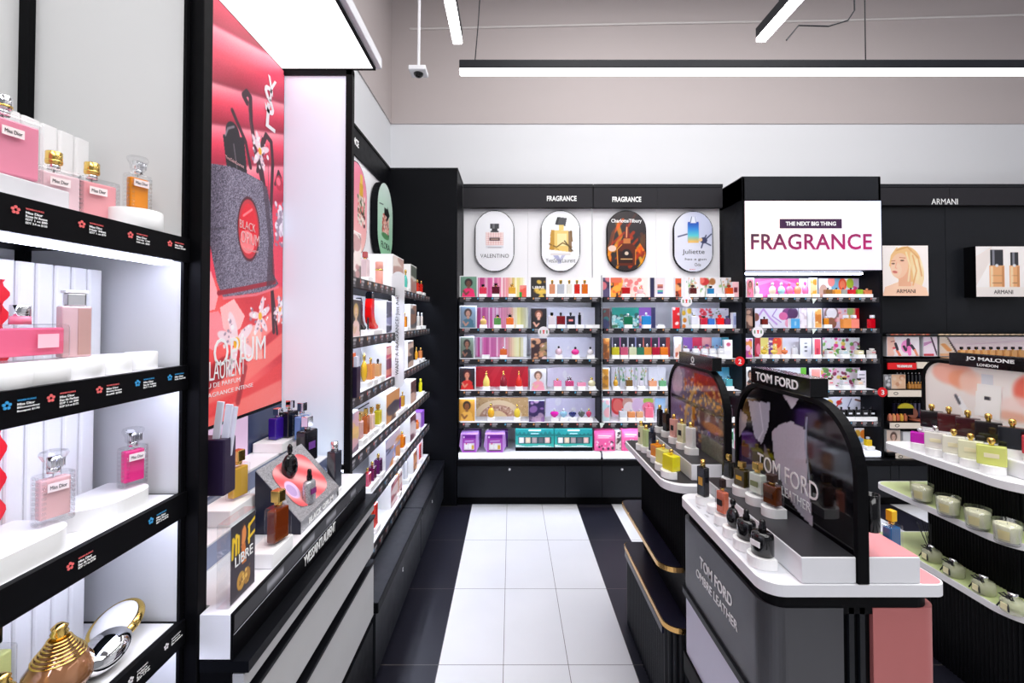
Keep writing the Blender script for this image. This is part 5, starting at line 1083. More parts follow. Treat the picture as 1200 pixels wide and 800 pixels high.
# end panel and post
e = wpart('end_panel', box(-.985, -.70, Y1, Y1+.014, .99, 2.66), mat('white_panel_added_glow', rgb(222,232,248), .4, emit=.48), t)  # glow added to the panel to offset pink bounce from the poster
wpart('front_post', box(-.702, -.674, Y1-.012, Y1+.018, .5, 2.66, .002), M['black2'], t)
wpart('top_rail', box(-.985, -.674, Y1-.012, Y1+.012, 2.635, 2.66), M['black2'], t)
cn = wpart('canopy', box(-.99, -.555, 1.036, Y1+.01, 2.668, 2.715, .003), mat('silver_frame', R_(206,206,212), .4, .3), t)
wpart('canopy_light', box(-.975, -.582, Y0-.53, Y1-.012, 2.660, 2.668), M['canopy'], cn) if False else None
M['canopy'] = mat('canopy_light', (1,1,1), .5, emit=3.2)
wpart('light_panel', box(-.972, -.585, 1.04, Y1-.014, 2.660, 2.668), M['canopy'], cn)
wpart('rim', box(-.585, -.577, 1.04, Y1-.006, 2.656, 2.668), M['black2'], cn); wpart('rim', box(-.972, -.577, Y1-.014, Y1-.004, 2.656, 2.668), M['black2'], cn)
# stepped deck
wpart('splash_panel', box(-.985, -.967, 1.034, 1.70, .99, 1.243), mat('pale_orchid', R_(236,206,236), .35), t)
wpart('splash_panel', box(-.985, -.967, 1.703, Y1-.002, .99, 1.243), mat('slate_blue', R_(50,60,92), .3), t)
def ell_(x1, y1, z0, z1, ya=1.0): return prism([(-.985, 1.034), (-.668, 1.034), (-.668, ya), (x1, ya), (x1, y1), (-.985, y1)], zpl, z0, z1)
deck = wpart('display_deck', ell_(-.602, 1.90, .87, .964), M['white'], t)
fr = wpart('front_rail', box(-.602, -.596, Y0, 1.90, .868, .966), M['black2'], t)
wpart('rail_line', box(-.596, -.5945, Y0, 1.90, .921, .9235), M['steel'], fr)
ink_mesh('price_tags', Cv(200,8,R_(46,46,50)).rect(.15,.3,.24,.7,R_(150,150,156)).rect(.36,.3,.45,.7,R_(150,150,156)).rect(.55,.3,.64,.7,R_(150,150,156)).rect(.8,.3,.86,.7,R_(150,150,156)), (-.596, Y0+.002, .926), EY, EZ, .896, .036, M['print'], fr)
text('YVESSAINTLAURENT', (-.5958, 1.335, .885), EY, EZ, .235, .030, M['inkw'], fr, bold=.0, spacing=.85)
stepm = mat('step_slate', R_(96,110,140), .3)
s1 = wpart('step', box(-.967, -.862, 1.036, 1.93, .9645, 1.10), M['white'], t); ink_mesh('step_tags', Cv(120,14,R_(70,84,116)).grad(R_(60,72,110),R_(150,166,190),0).rect(.3,.5,.4,.8,R_(226,230,240),.6).rect(.6,.5,.7,.8,R_(226,230,240),.6), (-.862, 1.038, 1.035), EY, EZ, .88, .058, M['print'], s1)
s2 = wpart('step', box(-.8615, -.762, 1.036, 1.93, .9645, 1.03), M['white'], t); ink_mesh('step_tags', Cv(120,14,R_(90,104,136)).grad(R_(150,160,190),R_(70,80,110),0).rect(.02,.4,.1,.8,R_(226,230,240),.7).rect(.6,.5,.7,.8,R_(226,230,240),.6), (-.762, 1.038, .970), EY, EZ, .88, .056, M['print'], s2)
# base with drawers
wpart('ledge', ell_(-.562, 1.945, .842, .866), M['black'], t)
wpart('base_carcass', ell_(-.60, 1.943, .06, .842, 1.002), M['black2'], t)
wpart('plinth', box(-.985, -.64, 1.034, 1.94, 0, .06), M['black2'], t)
for (a, b_) in ((.80,.836),(.628,.768),(.365,.578)):
    wpart('drawer', box(-.60, -.574, Y0+.004, 1.943, a, b_, .002), M['grey'], t)
wpart('drawer', box(-.60, -.576, Y0+.004, 1.943, .075, .335, .002), M['black'], t)
for z in (.788, .602): wpart('grip_rail', box(-.60, -.568, Y0+.004, 1.943, z-.018, z-.006, .002), M['black'], t)

# things on the deck
def db(label, px, wp, top, bot, z, kind, col, cap, X=None, opaque=False, det=1, d=None, rz=PI/2-.25, lab=None, kw=1.0):
    if X is None: Y = F*(H-z)/(bot-CY); X = XY(px, Y)
    else: Y = YX(px, X)
    w = wp*Y/F*kw
    return bottle(label, (X, Y, z), rz, kind, w, d or w*.6, (bot-top)*Y/F, col, cap, lab, None, det, opaque)
riser('wide white riser block on the upper step under the violet flacons', (-.905, 1.80, 1.10), 0, .11, .16, .035)
db('square violet perfume bottle with a silver atomiser on the upper step', 327, 19, 469, 504, 1.136, 'sq', R_(54,24,140), 'steel', X=-.905, opaque=True)
db('black perfume bottle between the violet and the light blue bottles', 341, 17, 463, 505, 1.136, 'sq', R_(20,22,34), 'steel', X=-.872, opaque=True)
o = riser('white riser block at the end of the upper step under the blue bottle', (-.825, 1.84, 1.03), 0, .06, .09, .09)
db('light blue perfume bottle with a silver collar at the end of the step', 355, 19, 456, 500, 1.121, 'sq', R_(110,160,230), 'steel', X=-.825)
riser('white riser block under the black bottle with a violet shoulder', (-.79, 1.72, 1.03), 0, .06, .08, .02)
db('black perfume bottle with a violet shoulder behind the glitter stand', 361, 22, 486, 537, 1.051, 'sq', R_(14,12,22), 'steel', X=-.79, opaque=True, lab=R_(110,60,150))
riser('white riser block under the golden bottle beside the LIBRE block', (-.81, 1.33, 1.03), PI/2, .13, .09, .045)
db('golden perfume bottle with a gold cap beside the LIBRE block', 281, 25, 536, 592, 1.0755, 'sq', R_(226,180,70), 'gold', X=-.80, d=.03)
riser('low white riser block under the cognac bottle', (-.640, 1.235, .9645), PI/2, .11, .07, .038)
db('cognac perfume bottle with gold trim standing before the glitter stand', 328, 27, 577, 637, 1.003, 'sq', R_(120,50,20), 'gold', X=-.625, d=.035)
riser('white riser block under the slim slate bottle', (-.645, 1.675, .9645), PI/2, .05, .05, .02)
db('slim slate perfume bottle with a silver atomiser at the end of the deck', 393, 13, 518, 571, .985, 'slim', R_(52,54,66), 'steel', X=-.645, opaque=True, d=.035)
# glitter stand
t = thing('glitter_stand', 'sloped silver glitter stand with a pink satin print on the lit deck', 'display stand', (-.70, 1.515, .965))
wy0, wy1, wx0, wx1 = 1.37, 1.665, -.755, -.620; zb, zt = 1.0, 1.15
b = bmesh.new(); pl = lambda a, c, h: Vector((a, h, c))
wpart('body', prism([(wx0,.9645),(wx1,.9645),(wx1,zb),(wx0,zt)], pl, wy0, wy1), M['glitter'], t)
wpart('flank', prism([(wx0,.9645),(wx1,.9645),(wx1,zb-.002),(wx0,zt-.002)], pl, wy0-.003, wy0), M['navy'], t)
Vs = Vector((wx0-wx1, 0, zt-zb)); L = Vs.length
cv = Cv(110, 70, R_(246,150,150)); 
cv.a[:] = (.5+.5*np.sin((cv.u*1.0+cv.v*.9)*15))[..., None]*np.array(R_(255,176,176))+(.5-.5*np.sin((cv.u*1.0+cv.v*.9)*15))[..., None]*np.array(R_(226,90,96))
msk = lambda u, v: ((np.abs((u-.5)/.42)**4+np.abs((v-.5)/.40)**4) < 1)
cv.ell(.12+.1,.45,.10,.16,R_(230,200,240)); cv.ell(.2,.45,.07,.11,R_(190,160,210))
# U = EY? seen from +X: U along Y, V up the slope
sp = ink_mesh('print', cv, Vector((wx1, wy0+.012, zb))+Vs*.0, EY, Vs, wy1-wy0-.024, L, M['print'], t, msk, lift=.0015)
text('BLACK OPIUM', (wx1+.001, 1.42, .972), EY, EZ, .19, .018, M['inkw'], t, bold=.02)
def slopez(X): return zb+(zt-zb)*((wx1-X)/(wx1-wx0))
db('black rounded perfume bottle standing on the glitter stand', 341, 19, 506, 547, slopez(-.705)-.006, 'ell', R_(10,10,14), 'black', X=-.705, opaque=True, rz=.9)
b_ = db('silver glitter perfume bottle with a violet window on the glitter stand', 364, 18, 552, 590, slopez(-.64)-.004, 'apo', R_(160,160,170), 'black', X=-.64, opaque=True, lab=R_(120,40,110))
for ch in b_.children:
    if ch.name.startswith('glass_body'): ch.material_slots[0].link = 'OBJECT'; ch.material_slots[0].material = M['glitter']
# LIBRE acrylic block
t = thing('acrylic_block', 'clear acrylic block holding a dark LIBRE card with gold letters', 'display block', (-.62, 1.07, .965))
bx0, bx1, by0, by1, bz0, bz1 = -.645, -.617, 1.018, 1.122, .9645, 1.147
wpart('slab', box(bx0, bx1, by0, by1, bz0, bz1, .001), M['glass'], t)
cv = Cv(60, 100, R_(34,28,34)); cv.rect(0,.0,1,.5,R_(62,54,62)); cv.poly([(0,.42),(1,.62),(1,.0),(0,.0)], R_(60,52,62)); cv.ell(.5,.78,.12,.13,R_(226,140,70)); cv.poly([(.42,.66),(.58,.66),(.64,.4),(.46,.4)], R_(214,120,50)); cv.line([(.52,.92),(.42,.86),(.40,.7)], .04, R_(80,44,30))
for pts in ([(.08,.58),(.1,.82)],[(.1,.82),(.2,.76)],[(.22,.6),(.22,.84)],[(.22,.84),(.32,.8),(.32,.6)],[(.72,.68),(.98,.72)],[(.72,.84),(.98,.9)],[(.74,.62),(.74,.86)]): cv.line(pts, .045, R_(240,200,30))
cv.ell(.42,.2,.16,.12,R_(200,150,60)); cv.ell(.66,.2,.14,.11,R_(176,126,50)); cv.speck(16,[R_(246,206,110),R_(120,84,40)],.01,.03,(.26,.08,.8,.32),seed=3)
pp = ink_mesh('card', cv, (bx1-.0008, by0+.004, bz0+.004), EY, EZ, by1-by0-.008, bz1-bz0-.012, M['print'], t)
text('LIBRE', (bx1+.001, by0+.018, bz0+.080), EY, EZ, .07, .022, M['inkw'], pp, bold=.0)
# leaflet holder by the near post
t = thing('leaflet_holder', 'dark purple leaflet holder hanging on the black post by the red poster', 'leaflet holder', (-.68, 1.06, 1.2))
wpart('pocket', box(-.725, XY(264.5,1.05), 1.05, 1.095, 1.197, 1.325, .003), hp, t)
wpart('bracket', box(-.71, -.69, 1.03, 1.052, 1.22, 1.30), M['black2'], t)
for i, (a, b_) in enumerate(((249,258),(257,266.5),(264,270))):
    b = box(XY(a,1.05)+.001, XY(b_,1.05)-.002, 1.058+.008*i, 1.064+.008*i, 1.215, ZY(470+3*i,1.05))
    bmesh.ops.translate(b, verts=b.verts, vec=(.678,0,-1.215)); bmesh.ops.rotate(b, verts=b.verts, matrix=Matrix.Rotation(.12, 3, 'Y')); bmesh.ops.translate(b, verts=b.verts, vec=(-.695,0,1.215))
    o = wpart('leaflet', b, mat('white_paper', R_(226,226,240), .5), None); tag(o, ['white and lilac leaflet beside the post in the purple holder','white and lilac leaflet between two others in the purple holder','white and lilac leaflet at the outer edge of the purple holder'][i], 'leaflet', 'leaflets in the purple holder')

# ================================================================ near display shelves (pink bottles)
t = dior = thing('shelving_unit', 'near black framed display shelves with pink bottles, white backs and flower marked price rails', 'shelves', (-.88, .4, 0))
YD = .995
wpart('back_panel', box(-1.25, XBK, -.6, YD, 0, 3.1), mat('pearl_panel', R_(226,226,226), .5), t)
wpart('end_panel', box(XBK, -.70, YD, YD+.012, .1, 3.1), mat('pearl_panel', R_(226,226,226), .5), t)
wpart('corner_post', box(XBK, XBK+.022, YD-.014, YD, 0, 3.1), M['black2'], t)
wpart('upright', box(-.702, -.671, YD+.001, YD+.032, 0, 3.1, .002), M['black2'], t)
wpart('upright_channel', box(-.706, -.70, YD-.012, YD+.03, 0, 3.1), M['black2'], t)
wpart('base', box(XBK, -.70, -.6, YD, .0, .62), M['black2'], t)
def dtag(par, y, z, main, lines, col, sc=.85):
    """price label with a small flower, read from the aisle"""
    x = XF+.0075
    m = mat('label_accent', col, .5)
    b = bmesh.new()
    for k in range(5):
        a = 2*PI*k/5+.3; merge(b, prism([(y+.0048*sc*math.cos(a)+.0026*sc*math.cos(p*PI/5), z+.0048*sc*math.sin(a)+.0026*sc*math.sin(p*PI/5)) for p in range(10)], xpl, x-.001, x))
    f = wpart('label_mark', b, m, par)
    text('WOMEN FLORALS', (x-.0004, y+.015*sc, z+.004*sc), EY, EZ, .03*sc, .003*sc, m, par)
    for i, s in enumerate(lines): text(s, (x-.0004, y+.015*sc, z-(.003+.0058*i)*sc), EY, EZ, (.028 if i == 0 else .036)*sc, .0042*sc, M['inkw'], par, bold=.02)
M['leddior'] = mat('near_shelf_led', rgb(222,226,255), .5, emit=27.0)
def dshelf(z, tags_, led=False):
    s = shelf_y(t, -.6, YD-.002, XF, XBK, z, 6, 3, rail=.048, led=led, tags=False)
    lo = .056 if z > 1.7 else .046
    wpart('strip_light', box(XF-.040, XF-.010, -.55, YD-.03, z-lo, z-lo+.012), M['leddior'], s)
    for (px, main, lines, col) in tags_: dtag(s, YX(px, XF), z-.016, main, lines, col)
    return s
rc, bc = R_(240,110,110), R_(60,160,220)
dshelf(1.768, [(10,'',['Miss Dior','Rose N Roses','EDT 1 oz $80','EDT 3.4 oz $135'],rc), (89,'',['Miss Dior','Hair Mist','EDT 1 oz $70'],rc), (147,'',['Miss Dior','Body Oil','100 mL $85'],rc), (194,'',['Miss Dior','Shower Oil $55'],rc)])
dshelf(1.496, [(4,'',['Miss Dior','Blooming','Bouquet $170'],bc), (56,'',['Miss Dior','Eau de Parfum','EDP 1 oz $80','EDP 3.4 oz $172'],rc), (113,'',['Miss Dior','Blooming Bouquet','Refill $98'],rc), (158,'',['Miss Dior','Eau de Toilette','EDT 1 oz $80'],bc), (196,'',['Miss Dior','Roller Pearl $45'],bc)])
dshelf(1.227, [(82,'',['Miss Dior','Eau de Parfum','EDP 1.7 oz $138'],rc), (176,'',['Miss Dior','Parfum','EDP 1.7 oz $138'],bc)])
dshelf(.957, [(155,'',["J'adore","L'Or",'EDP 1.7 oz'],R_(230,226,230)), (196,'',["J'adore",'Eau Lumiere'],R_(230,226,230))], False)
def ribbed(label, x, y0, y1, z0, z1, step=.034):
    b = bmesh.new(); n = int((y1-y0)/step)
    for k in range(n):
        a = y1-(k+1)*step; merge(b, prism(rrect(x-.012, x+.014, a+.0006, a+step-.0006, [.001,.006,.006,.001], 3), zpl, z0, z1))
    o = wpart('ribbed_panel', b, M['riser'], None); tag(o, label, 'panel', 'white ribbed panels behind the pink bottles')
ribbed('white ribbed panel standing behind the pink bottles on the topmost near shelf', -.90, .15, .965, 1.7685, 1.97)
ribbed('white ribbed panel behind the wide pink bottle, second near shelf', -.872, .10, .968, 1.4965, 1.70)
ribbed('white ribbed panel behind the crystal capped bottles, third near shelf', -.872, .10, .955, 1.2275, 1.43)
ribbed('white ribbed panel behind the golden teardrop bottles, lowest near shelf', -.872, .10, .94, .9575, 1.15)
for (z0, z1, lb) in ((1.4965, 1.665, 'red scalloped ribbon strip before the ribbed panel, second near shelf'),(1.2275, 1.47, 'red scalloped ribbon strip before the ribbed panel, third near shelf')):
    pts = []; yc = .766
    for k in range(33): f = k/32.; pts.append((yc-.004+.003*math.sin(f*20), z0+(z1-z0)*f))
    for k in range(32, -1, -1): f = k/32.; pts.append((yc+.006+.006*math.sin(f*30+1), z0+(z1-z0)*f))
    o = wpart('ribbon_strip', prism(pts, xpl, -.852, -.846), mat('red_ribbon', R_(224,20,40), .4), None); tag(o, lb, 'ribbon', 'red ribbon strips on the near shelves')
def crystal(label, px, X, z, w, h, col, capk='crystal', rz=PI/2-.35, stud=True, lab=True, cut=.55):
    """square flacon of thick clear glass, liquid inside, houndstooth studs on its flanks, bow label and cap"""
    Y = YX(px, X); t = thing('perfume_bottle', label, 'perfume bottle', (X, Y, z), rz, group='pink perfume bottles on the near shelves')
    d = w*.55; hb = h*.70
    g = lpart('glass_body', cbox(0,0,0,w,d,hb,.005), M['glass'], t)
    lpart('liquid', cbox(0,0,.010,w-.010,d-.010,(hb-.018),.003), mat('perfume_liquid', col, .05, alpha=.96), g)
    if stud:
        b = bmesh.new(); n = int(hb/.008)
        for s_ in (-1, 1):
            for i in range(n):
                for j in range(2):
                    cbox(s_*(w/2-.001), (j-.5)*.009-.002, .004+i*.008, .003, .006, .005, .0012, b)
        for i in range(n):
            for s_ in (-1, 1): cbox(s_*(w/2-.007), -d/2, .004+i*.008, .006, .002, .005, .0009, b)
        me_ = bpy.data.meshes.new('x'); b.to_mesh(me_); b.free(); b2 = bmesh.new(); b2.from_mesh(g.data); b2.from_mesh(me_); b2.to_mesh(g.data); b2.free(); bpy.data.meshes.remove(me_)
    lpart('tube', cyl(0,0,.012,.0012,hb-.012,8), M['riser'], g, True)
    lpart('collar', cyl(0,0,hb,.009,.010,20), M['chrome'], t, True)
    if capk == 'crystal':
        b = lathe([(.010,0),(.013,.004),(.013,.012),(.019,.024),(.017,.029),(.010,.031)], 8, z=hb+.006, rot=PI/8); lpart('cap', b, M['glass'], t)
        b = bmesh.new()
        for k in range(7): cbox(-.009+k*.003, -.011, hb+.010, .0014, .002, .014, 0, b)
        lpart('cap_ribs', b, M['chrome'], t); lpart('cap_core', cyl(0,0,hb+.008,.009,.018,16), M['chrome'], t, True)
    else:
        lpart('cap', cyl(0,0,hb+.009,.0115,.022,24,bev=.001), M['chrome'] if capk == 'chrome' else M['gold'], t, True)
        lpart('cap_band', cyl(0,0,hb+.012,.0119,.004,24), M['gold'], t, True)
    if lab:
        l = lpart('label', box(-.014, .014, -d/2-.001, -d/2, hb*.66, hb*.66+.014), mat('bottle_label', R_(248,232,232), .5), t)
        me = text_bm('Miss Dior'); bb = bmesh.new(); bb.from_mesh(me); xs = [v.co.x for v in bb.verts]; ys = [v.co.y for v in bb.verts]
        for v in bb.verts: v.co = Vector((-.011+.022*(v.co.x-min(xs))/(max(xs)-min(xs)), -d/2-.0012-(.0003 if v.co.z > 0 else 0), hb*.66+.004+.006*(v.co.y-min(ys))/(max(ys)-min(ys))))
        lpart('lettering', bb, M['ink'], l)
    return t
rosy = R_(250,150,176); pale = R_(252,214,220)
# topmost shelf
def dr(label, px, X, z, w, d, h, kind='blk'): return riser(label, (X, YX(px, X), z), PI/2, w, d, h, kind, 'white pedestals on the near shelves')
za = 1.7685
tag(wpart('acrylic_riser', box(-.83,-.745,.60,.775,za,za+.045,.003), mat('frosted_acrylic', R_(236,236,240), .2, alpha=.7), None), 'frosted clear pedestal under the biggest pink bottle', 'riser')
crystal('biggest bright pink perfume bottle with a silver cap on the frosted pedestal', -2, -.80, za+.0455, .085, .150, rosy, 'chrome', rz=PI/2-.2, stud=False)
crystal('pale pink perfume bottle with a square gold cap on the topmost near shelf', 60, -.80, za+.0005, .072, .130, pale, 'gold')
crystal('half filled pink perfume bottle with a gold cap beside the pale one, topmost near shelf', 105, -.79, za+.0005, .075, .132, R_(252,170,176), 'gold')
dr('white pedestal under the orange perfume bottle', 157, -.75, za, .09, .06, .045, 'cyl')
crystal('orange perfume bottle with a crystal cap on a white pedestal', 159, -.76, za+.0455, .044, .112, R_(250,150,20), 'crystal', stud=True, cut=.2)
# second shelf
zb_ = 1.4965
for i, (px, w, lb) in enumerate(((-18,.10,'white round pedestal at the picture edge, second near shelf'),(33,.10,'white round pedestal under the wide pink bottle'),(90,.075,'white round pedestal under the houndstooth bottle'),(131,.062,'empty white round pedestal beside the houndstooth bottle'),(166,.055,'smallest empty white round pedestal on the second near shelf'))):
    dr(lb, px, -.755 if i else -.75, zb_, w, .05, .036, 'cyl')
t = thing('perfume_bottle', 'wide low pink perfume bottle with a silver cap, second near shelf', 'perfume bottle', (-.775, YX(34,-.775)-.02, zb_+.0365), PI/2-.12, group='pink perfume bottles on the near shelves')
lpart('glass_body', cbox(0,0,0,.125,.05,.058,.005), M['glass'], t); lpart('liquid', cbox(0,0,.008,.112,.038,.044,.003), mat('perfume_liquid', R_(240,110,140), .05, alpha=.95), t)
lpart('collar', cyl(.006,0,.058,.013,.012,24), mat('pink_glass_ring', R_(226,120,140), .1), t, True); lpart('cap', cyl(.006,0,.070,.0125,.018,24,bev=.001), M['chrome'], t, True)
l = lpart('label', box(.012,.042,-.026,-.025,.020,.042), mat('bottle_label', R_(246,190,200), .5), t)
t = thing('perfume_bottle', 'tall slim houndstooth patterned bottle with a white topped silver cap', 'perfume bottle', (-.765, YX(87,-.765), zb_+.0365), PI/2-.5, group='pink perfume bottles on the near shelves')
b = cbox(0,0,0,.040,.026,.088,.002); lpart('glass_body', b, mat('rose_frost', R_(226,190,190), .25, .3), t)
cvh = Cv(16, 34, R_(240,232,232)); 
for i in range(8):
    for j in range(17):
        if (i+j) % 2: cvh.rect(i/8, j/17, (i+1)/8, (j+1)/17, R_(150,120,130))
ink_mesh('houndstooth_print', cvh, (-.020,-.0131,.004), EX, EZ, .019, .080, M['plaque'], t); lpart('front_panel', box(.001,.018,-.0142,-.013,.004,.084), mat('rose_gold_panel', R_(214,170,160), .2, .5), t)
lpart('cap', cbox(0,0,.089,.026,.020,.022,.002), M['chrome'], t); lpart('cap_top', cbox(0,0,.111,.031,.024,.005,.001), M['riser'], t)
# third shelf
zc_ = 1.2275
def half_ped(label, x0, x1, y0, y1, z, h):
    r = (x1-x0)*.5
    o = wpart('riser_block', prism(rrect(x0, x1, y0, y1, [.004, (x1-x0)*.75, (x1-x0)*.4, .004], 12), zpl, z, z+h), M['riser'], None); return tag(o, label, 'riser', 'white pedestals on the near shelves')
half_ped('big white curved pedestal under the nearer crystal capped bottle', -.83, -.715, .52, .775, zc_, .036)
half_ped('white curved pedestal under the farther crystal capped bottle', -.83, -.725, .80, .955, zc_, .034)
crystal('pale pink studded perfume bottle with crystal cap, nearer one on the third shelf', 66, -.755, zc_+.0365, .050, .118, R_(240,190,190), 'crystal')
crystal('hot pink studded perfume bottle with crystal cap, farther one on the third shelf', 158, -.765, zc_+.0345, .046, .116, R_(246,60,140), 'crystal')
# lowest shelf
zd_ = .9575
def amphora(label, px, X, w, h, col, z):
    Y = YX(px, X); t = thing('perfume_bottle', label, 'perfume bottle', (X, Y, z), 0, group='golden teardrop bottles on the lowest near shelf')
    lpart('glass_body', lathe([(.22*w,0),(.40*w,.07*h),(.5*w,.24*h),(.47*w,.40*h),(.34*w,.56*h),(.2*w,.68*h),(.13*w,.74*h)], 32), mat('gold_tinted_glass', col, .05, .35, coat=.6), t, True)
    b = bmesh.new()
    for k, (r, zz) in enumerate(((.36,.55),(.33,.59),(.29,.63),(.25,.67),(.215,.71),(.185,.75),(.16,.79))):
        tube([(r*w*math.cos(2*PI*j/20), r*w*math.sin(2*PI*j/20), zz*h) for j in range(21)], .0018, 6, b)
    lpart('neck_rings', b, M['gold'], t, True)
    lpart('cap', lathe([(.10*w,0),(.13*w,.03*h),(.10*w,.08*h),(.13*w,.12*h),(.10*w,.16*h),(.12*w,.2*h),(.05*w,.25*h),(0,.25*h)], 20, z=.76*h), M['gold'], t, True)
amphora('bronze teardrop perfume bottle with stacked gold neck rings', 76, -.775, .098, .118, R_(150,104,70), zd_+.0005)
amphora('golden teardrop perfume bottle beside the bronze one, only its upper half showing', 10, -.765, .09, .108, R_(226,196,110), zd_+.0005)
bottle('pale green-yellow perfume bottle with a black cap at the picture edge', (-.84, YX(-8,-.84), zd_+.0005), PI/2, 'sq', .06, .04, .15, R_(216,220,140), 'black', None, None, 1)
def pebble(label, px, py, X, rx, ry, rz_, tilt, m_, band=None):
    Y = YX(px, X); z = ZY(py, Y); t = thing('pebble_flacon', label, 'perfume bottle', (X, Y, z), 0, group='pebble shaped flacons on the lowest near shelf')
    b = bmesh.new(); bmesh.ops.create_uvsphere(b, u_segments=32, v_segments=20, radius=1); bmesh.ops.scale(b, verts=b.verts, vec=(rx, ry, rz_)); bmesh.ops.rotate(b, verts=b.verts, matrix=Matrix.Rotation(tilt, 3, 'X')); lpart('shell', b, m_, t, True)
    if band:
        b = bmesh.new(); tube([(rx*1.0*math.cos(2*PI*j/40), ry*1.0*math.sin(2*PI*j/40), -rz_*.12) for j in range(41)], rz_*.42, 10, b); bmesh.ops.scale(b, verts=b.verts, vec=(.97,.97,1)); bmesh.ops.rotate(b, verts=b.verts, matrix=Matrix.Rotation(tilt, 3, 'X')); lpart('gold_rim', b, band, t, True)
    return t
o = pebble('white pebble flacon with a gold rim at the end of the lowest near shelf', 163, 727, -.80, .036, .045, .022, .42, M['riser'], M['gold'])
o.location = (-.785, .925, zd_+.038)
o = pebble('chrome mirror pebble flacon next to the white one', 131, 768, -.775, .036, .046, .026, .28, M['chrome'])
o.location = (-.745, .855, zd_+.034)
# ================================================================ islands in the middle of the shop
def ring_prism(outer, inner, place, h0, h1):
    b = bmesh.new(); n = len(outer)
    vo0 = [b.verts.new(place(p[0], p[1], h0)) for p in outer]; vo1 = [b.verts.new(place(p[0], p[1], h1)) for p in outer]
    vi0 = [b.verts.new(place(p[0], p[1], h0)) for p in inner]; vi1 = [b.verts.new(place(p[0], p[1], h1)) for p in inner]
    for k in range(n):
        j = (k+1) % n
        b.faces.new((vo0[k], vo0[j], vo1[j], vo1[k])); b.faces.new((vi0[k], vi1[k], vi1[j], vi0[j]))
        b.faces.new((vo0[k], vi0[k], vi0[j], vo0[j])); b.faces.new((vo1[k], vo1[j], vi1[j], vi1[k]))
    bmesh.ops.recalc_face_normals(b, faces=b.faces); return b
def fluted(x0, x1, y0, y1, r, z0, z1, pitch=.016, amp=.007):
    base = rrect(x0, x1, y0, y1, r, 8); P = [Vector((p[0], p[1], 0)) for p in base]; P.append(P[0]); L = [0]
    for a, c in zip(P[:-1], P[1:]): L.append(L[-1]+(c-a).length)
    n = int(L[-1]/pitch); out = []; N = n*6
    for k in range(N):
        s = L[-1]*k/N; i = max(j for j in range(len(L)) if L[j] <= s+1e-9); i = min(i, len(P)-2)
        seg = P[i+1]-P[i]; f = (s-L[i])/max(seg.length, 1e-9); p = P[i]+seg*f; nn = Vector((seg.y, -seg.x, 0)).normalized()
        o = amp*abs(math.sin(PI*n*k/N)); out.append(((p+nn*o).x, (p+nn*o).y))
    return prism(out, zpl, z0, z1)
def arch(xc, y0, y1, z0, z1, r, label, cv, m_print, thick=.026, t=.014, sign=None, frame=M['black2'], neary=None):
    th = thing('arch_screen', label, 'display screen', (xc, (y0+y1)/2, z0), group='arched dividing screens on the islands')
    out = rrect(y0, y1, z0, z1, [.002,.002,r,r], 14); inn = rrect(y0+t, y1-t, z0+t, z1-t, [.002,.002,r-t,r-t], 14)
    wpart('frame', ring_prism(out, inn, xpl, xc-thick/2, xc+thick/2), frame, th)
    wpart('panel', prism(inn, xpl, xc-.003, xc+.003), M['gloss'] if m_print is M['gprint'] else M['white'], th)
    a0, a1, b0, b1 = y0+t, y1-t, z0+t, z1-t; rr = r-t
    def mask(u, v):
        yy = a1-u*(a1-a0); zz = b0+v*(b1-b0)
        dx = np.maximum(np.maximum(a0+rr-yy, yy-(a1-rr)), 0); dz = np.maximum(zz-(b1-rr), 0)
        return np.hypot(dx, dz) < rr
    p = ink_mesh('print', cv, (xc-.003, a1, b0), (0,-1,0), EZ, a1-a0, b1-b0, m_print, th, mask, lift=.0008)
    return th, p
def stand_body(): pass
# ---- nearest island: grey one side, rose the other
ix0, ix1, iy0, iy1 = .60, 1.037, 1.10, 1.67
t = isl = thing('display_island', 'display island with grey and rose metal sides under a white top slab', 'display island', (.82, 1.38, 0))
top = wpart('top_slab', prism(rrect(ix0, ix1, iy0, iy1, [.05,.03,.04,.05], 10), zpl, .942, .970), M['white'], t)
wpart('rose_inlay', prism(rrect(.975, ix1-.004, iy0+.006, iy1-.01, [.004,.024,.03,.004], 8), zpl, .970, .9708), M['pinktop'], top)
cv = Cv(30, 120, R_(216,218,224)); 
for k in range(6): cv.rect(.15,.12+.14*k,.18,.17+.14*k,R_(90,90,96)); cv.rect(.22,.12+.14*k,.24,.16+.14*k,R_(130,130,136))
ink_mesh('label_strip', cv, (ix0+.012, iy0+.05, .970), EX, EY, .075, iy1-iy0-.10, M['print'], top, lift=.0005)
wpart('recess', prism(rrect(ix0+.02, ix1-.02, iy0+.02, iy1-.02, .04, 8), zpl, .89, .942), M['black2'], t)
gm = mat('brushed_grey', R_(78,78,82), .36, .5, noise=10)
g = wpart('grey_shell', prism(rrect(ix0+.010, .797, iy0+.018, iy1-.01, [.055,.0,.0,.04], 12), zpl, .662, .905), gm, t)
text('TOM FORD', (ix0+.010, 1.50, .800), (0,-1,0), EZ, .215, .034, M['inkw'], g, bold=.01)
text('OMBRE LEATHER', (ix0+.010, 1.53, .755), (0,-1,0), EZ, .275, .026, M['inkw'], g, bold=.0)
wpart('rail', prism(rrect(ix0+.002, .80, iy0+.012, iy1-.004, [.055,.0,.0,.04], 12), zpl, .640, .660), M['charcoal'], t)
wpart('lower_panel', prism(rrect(ix0+.012, .797, iy0+.02, iy1-.008, [.05,.0,.0,.04], 10), zpl, .437, .640), M['lilac'], t)
wpart('skirt_rail', prism(rrect(ix0+.004, .80, iy0+.014, iy1-.002, [.05,.0,.0,.04], 10), zpl, .370, .437), M['black2'], t)
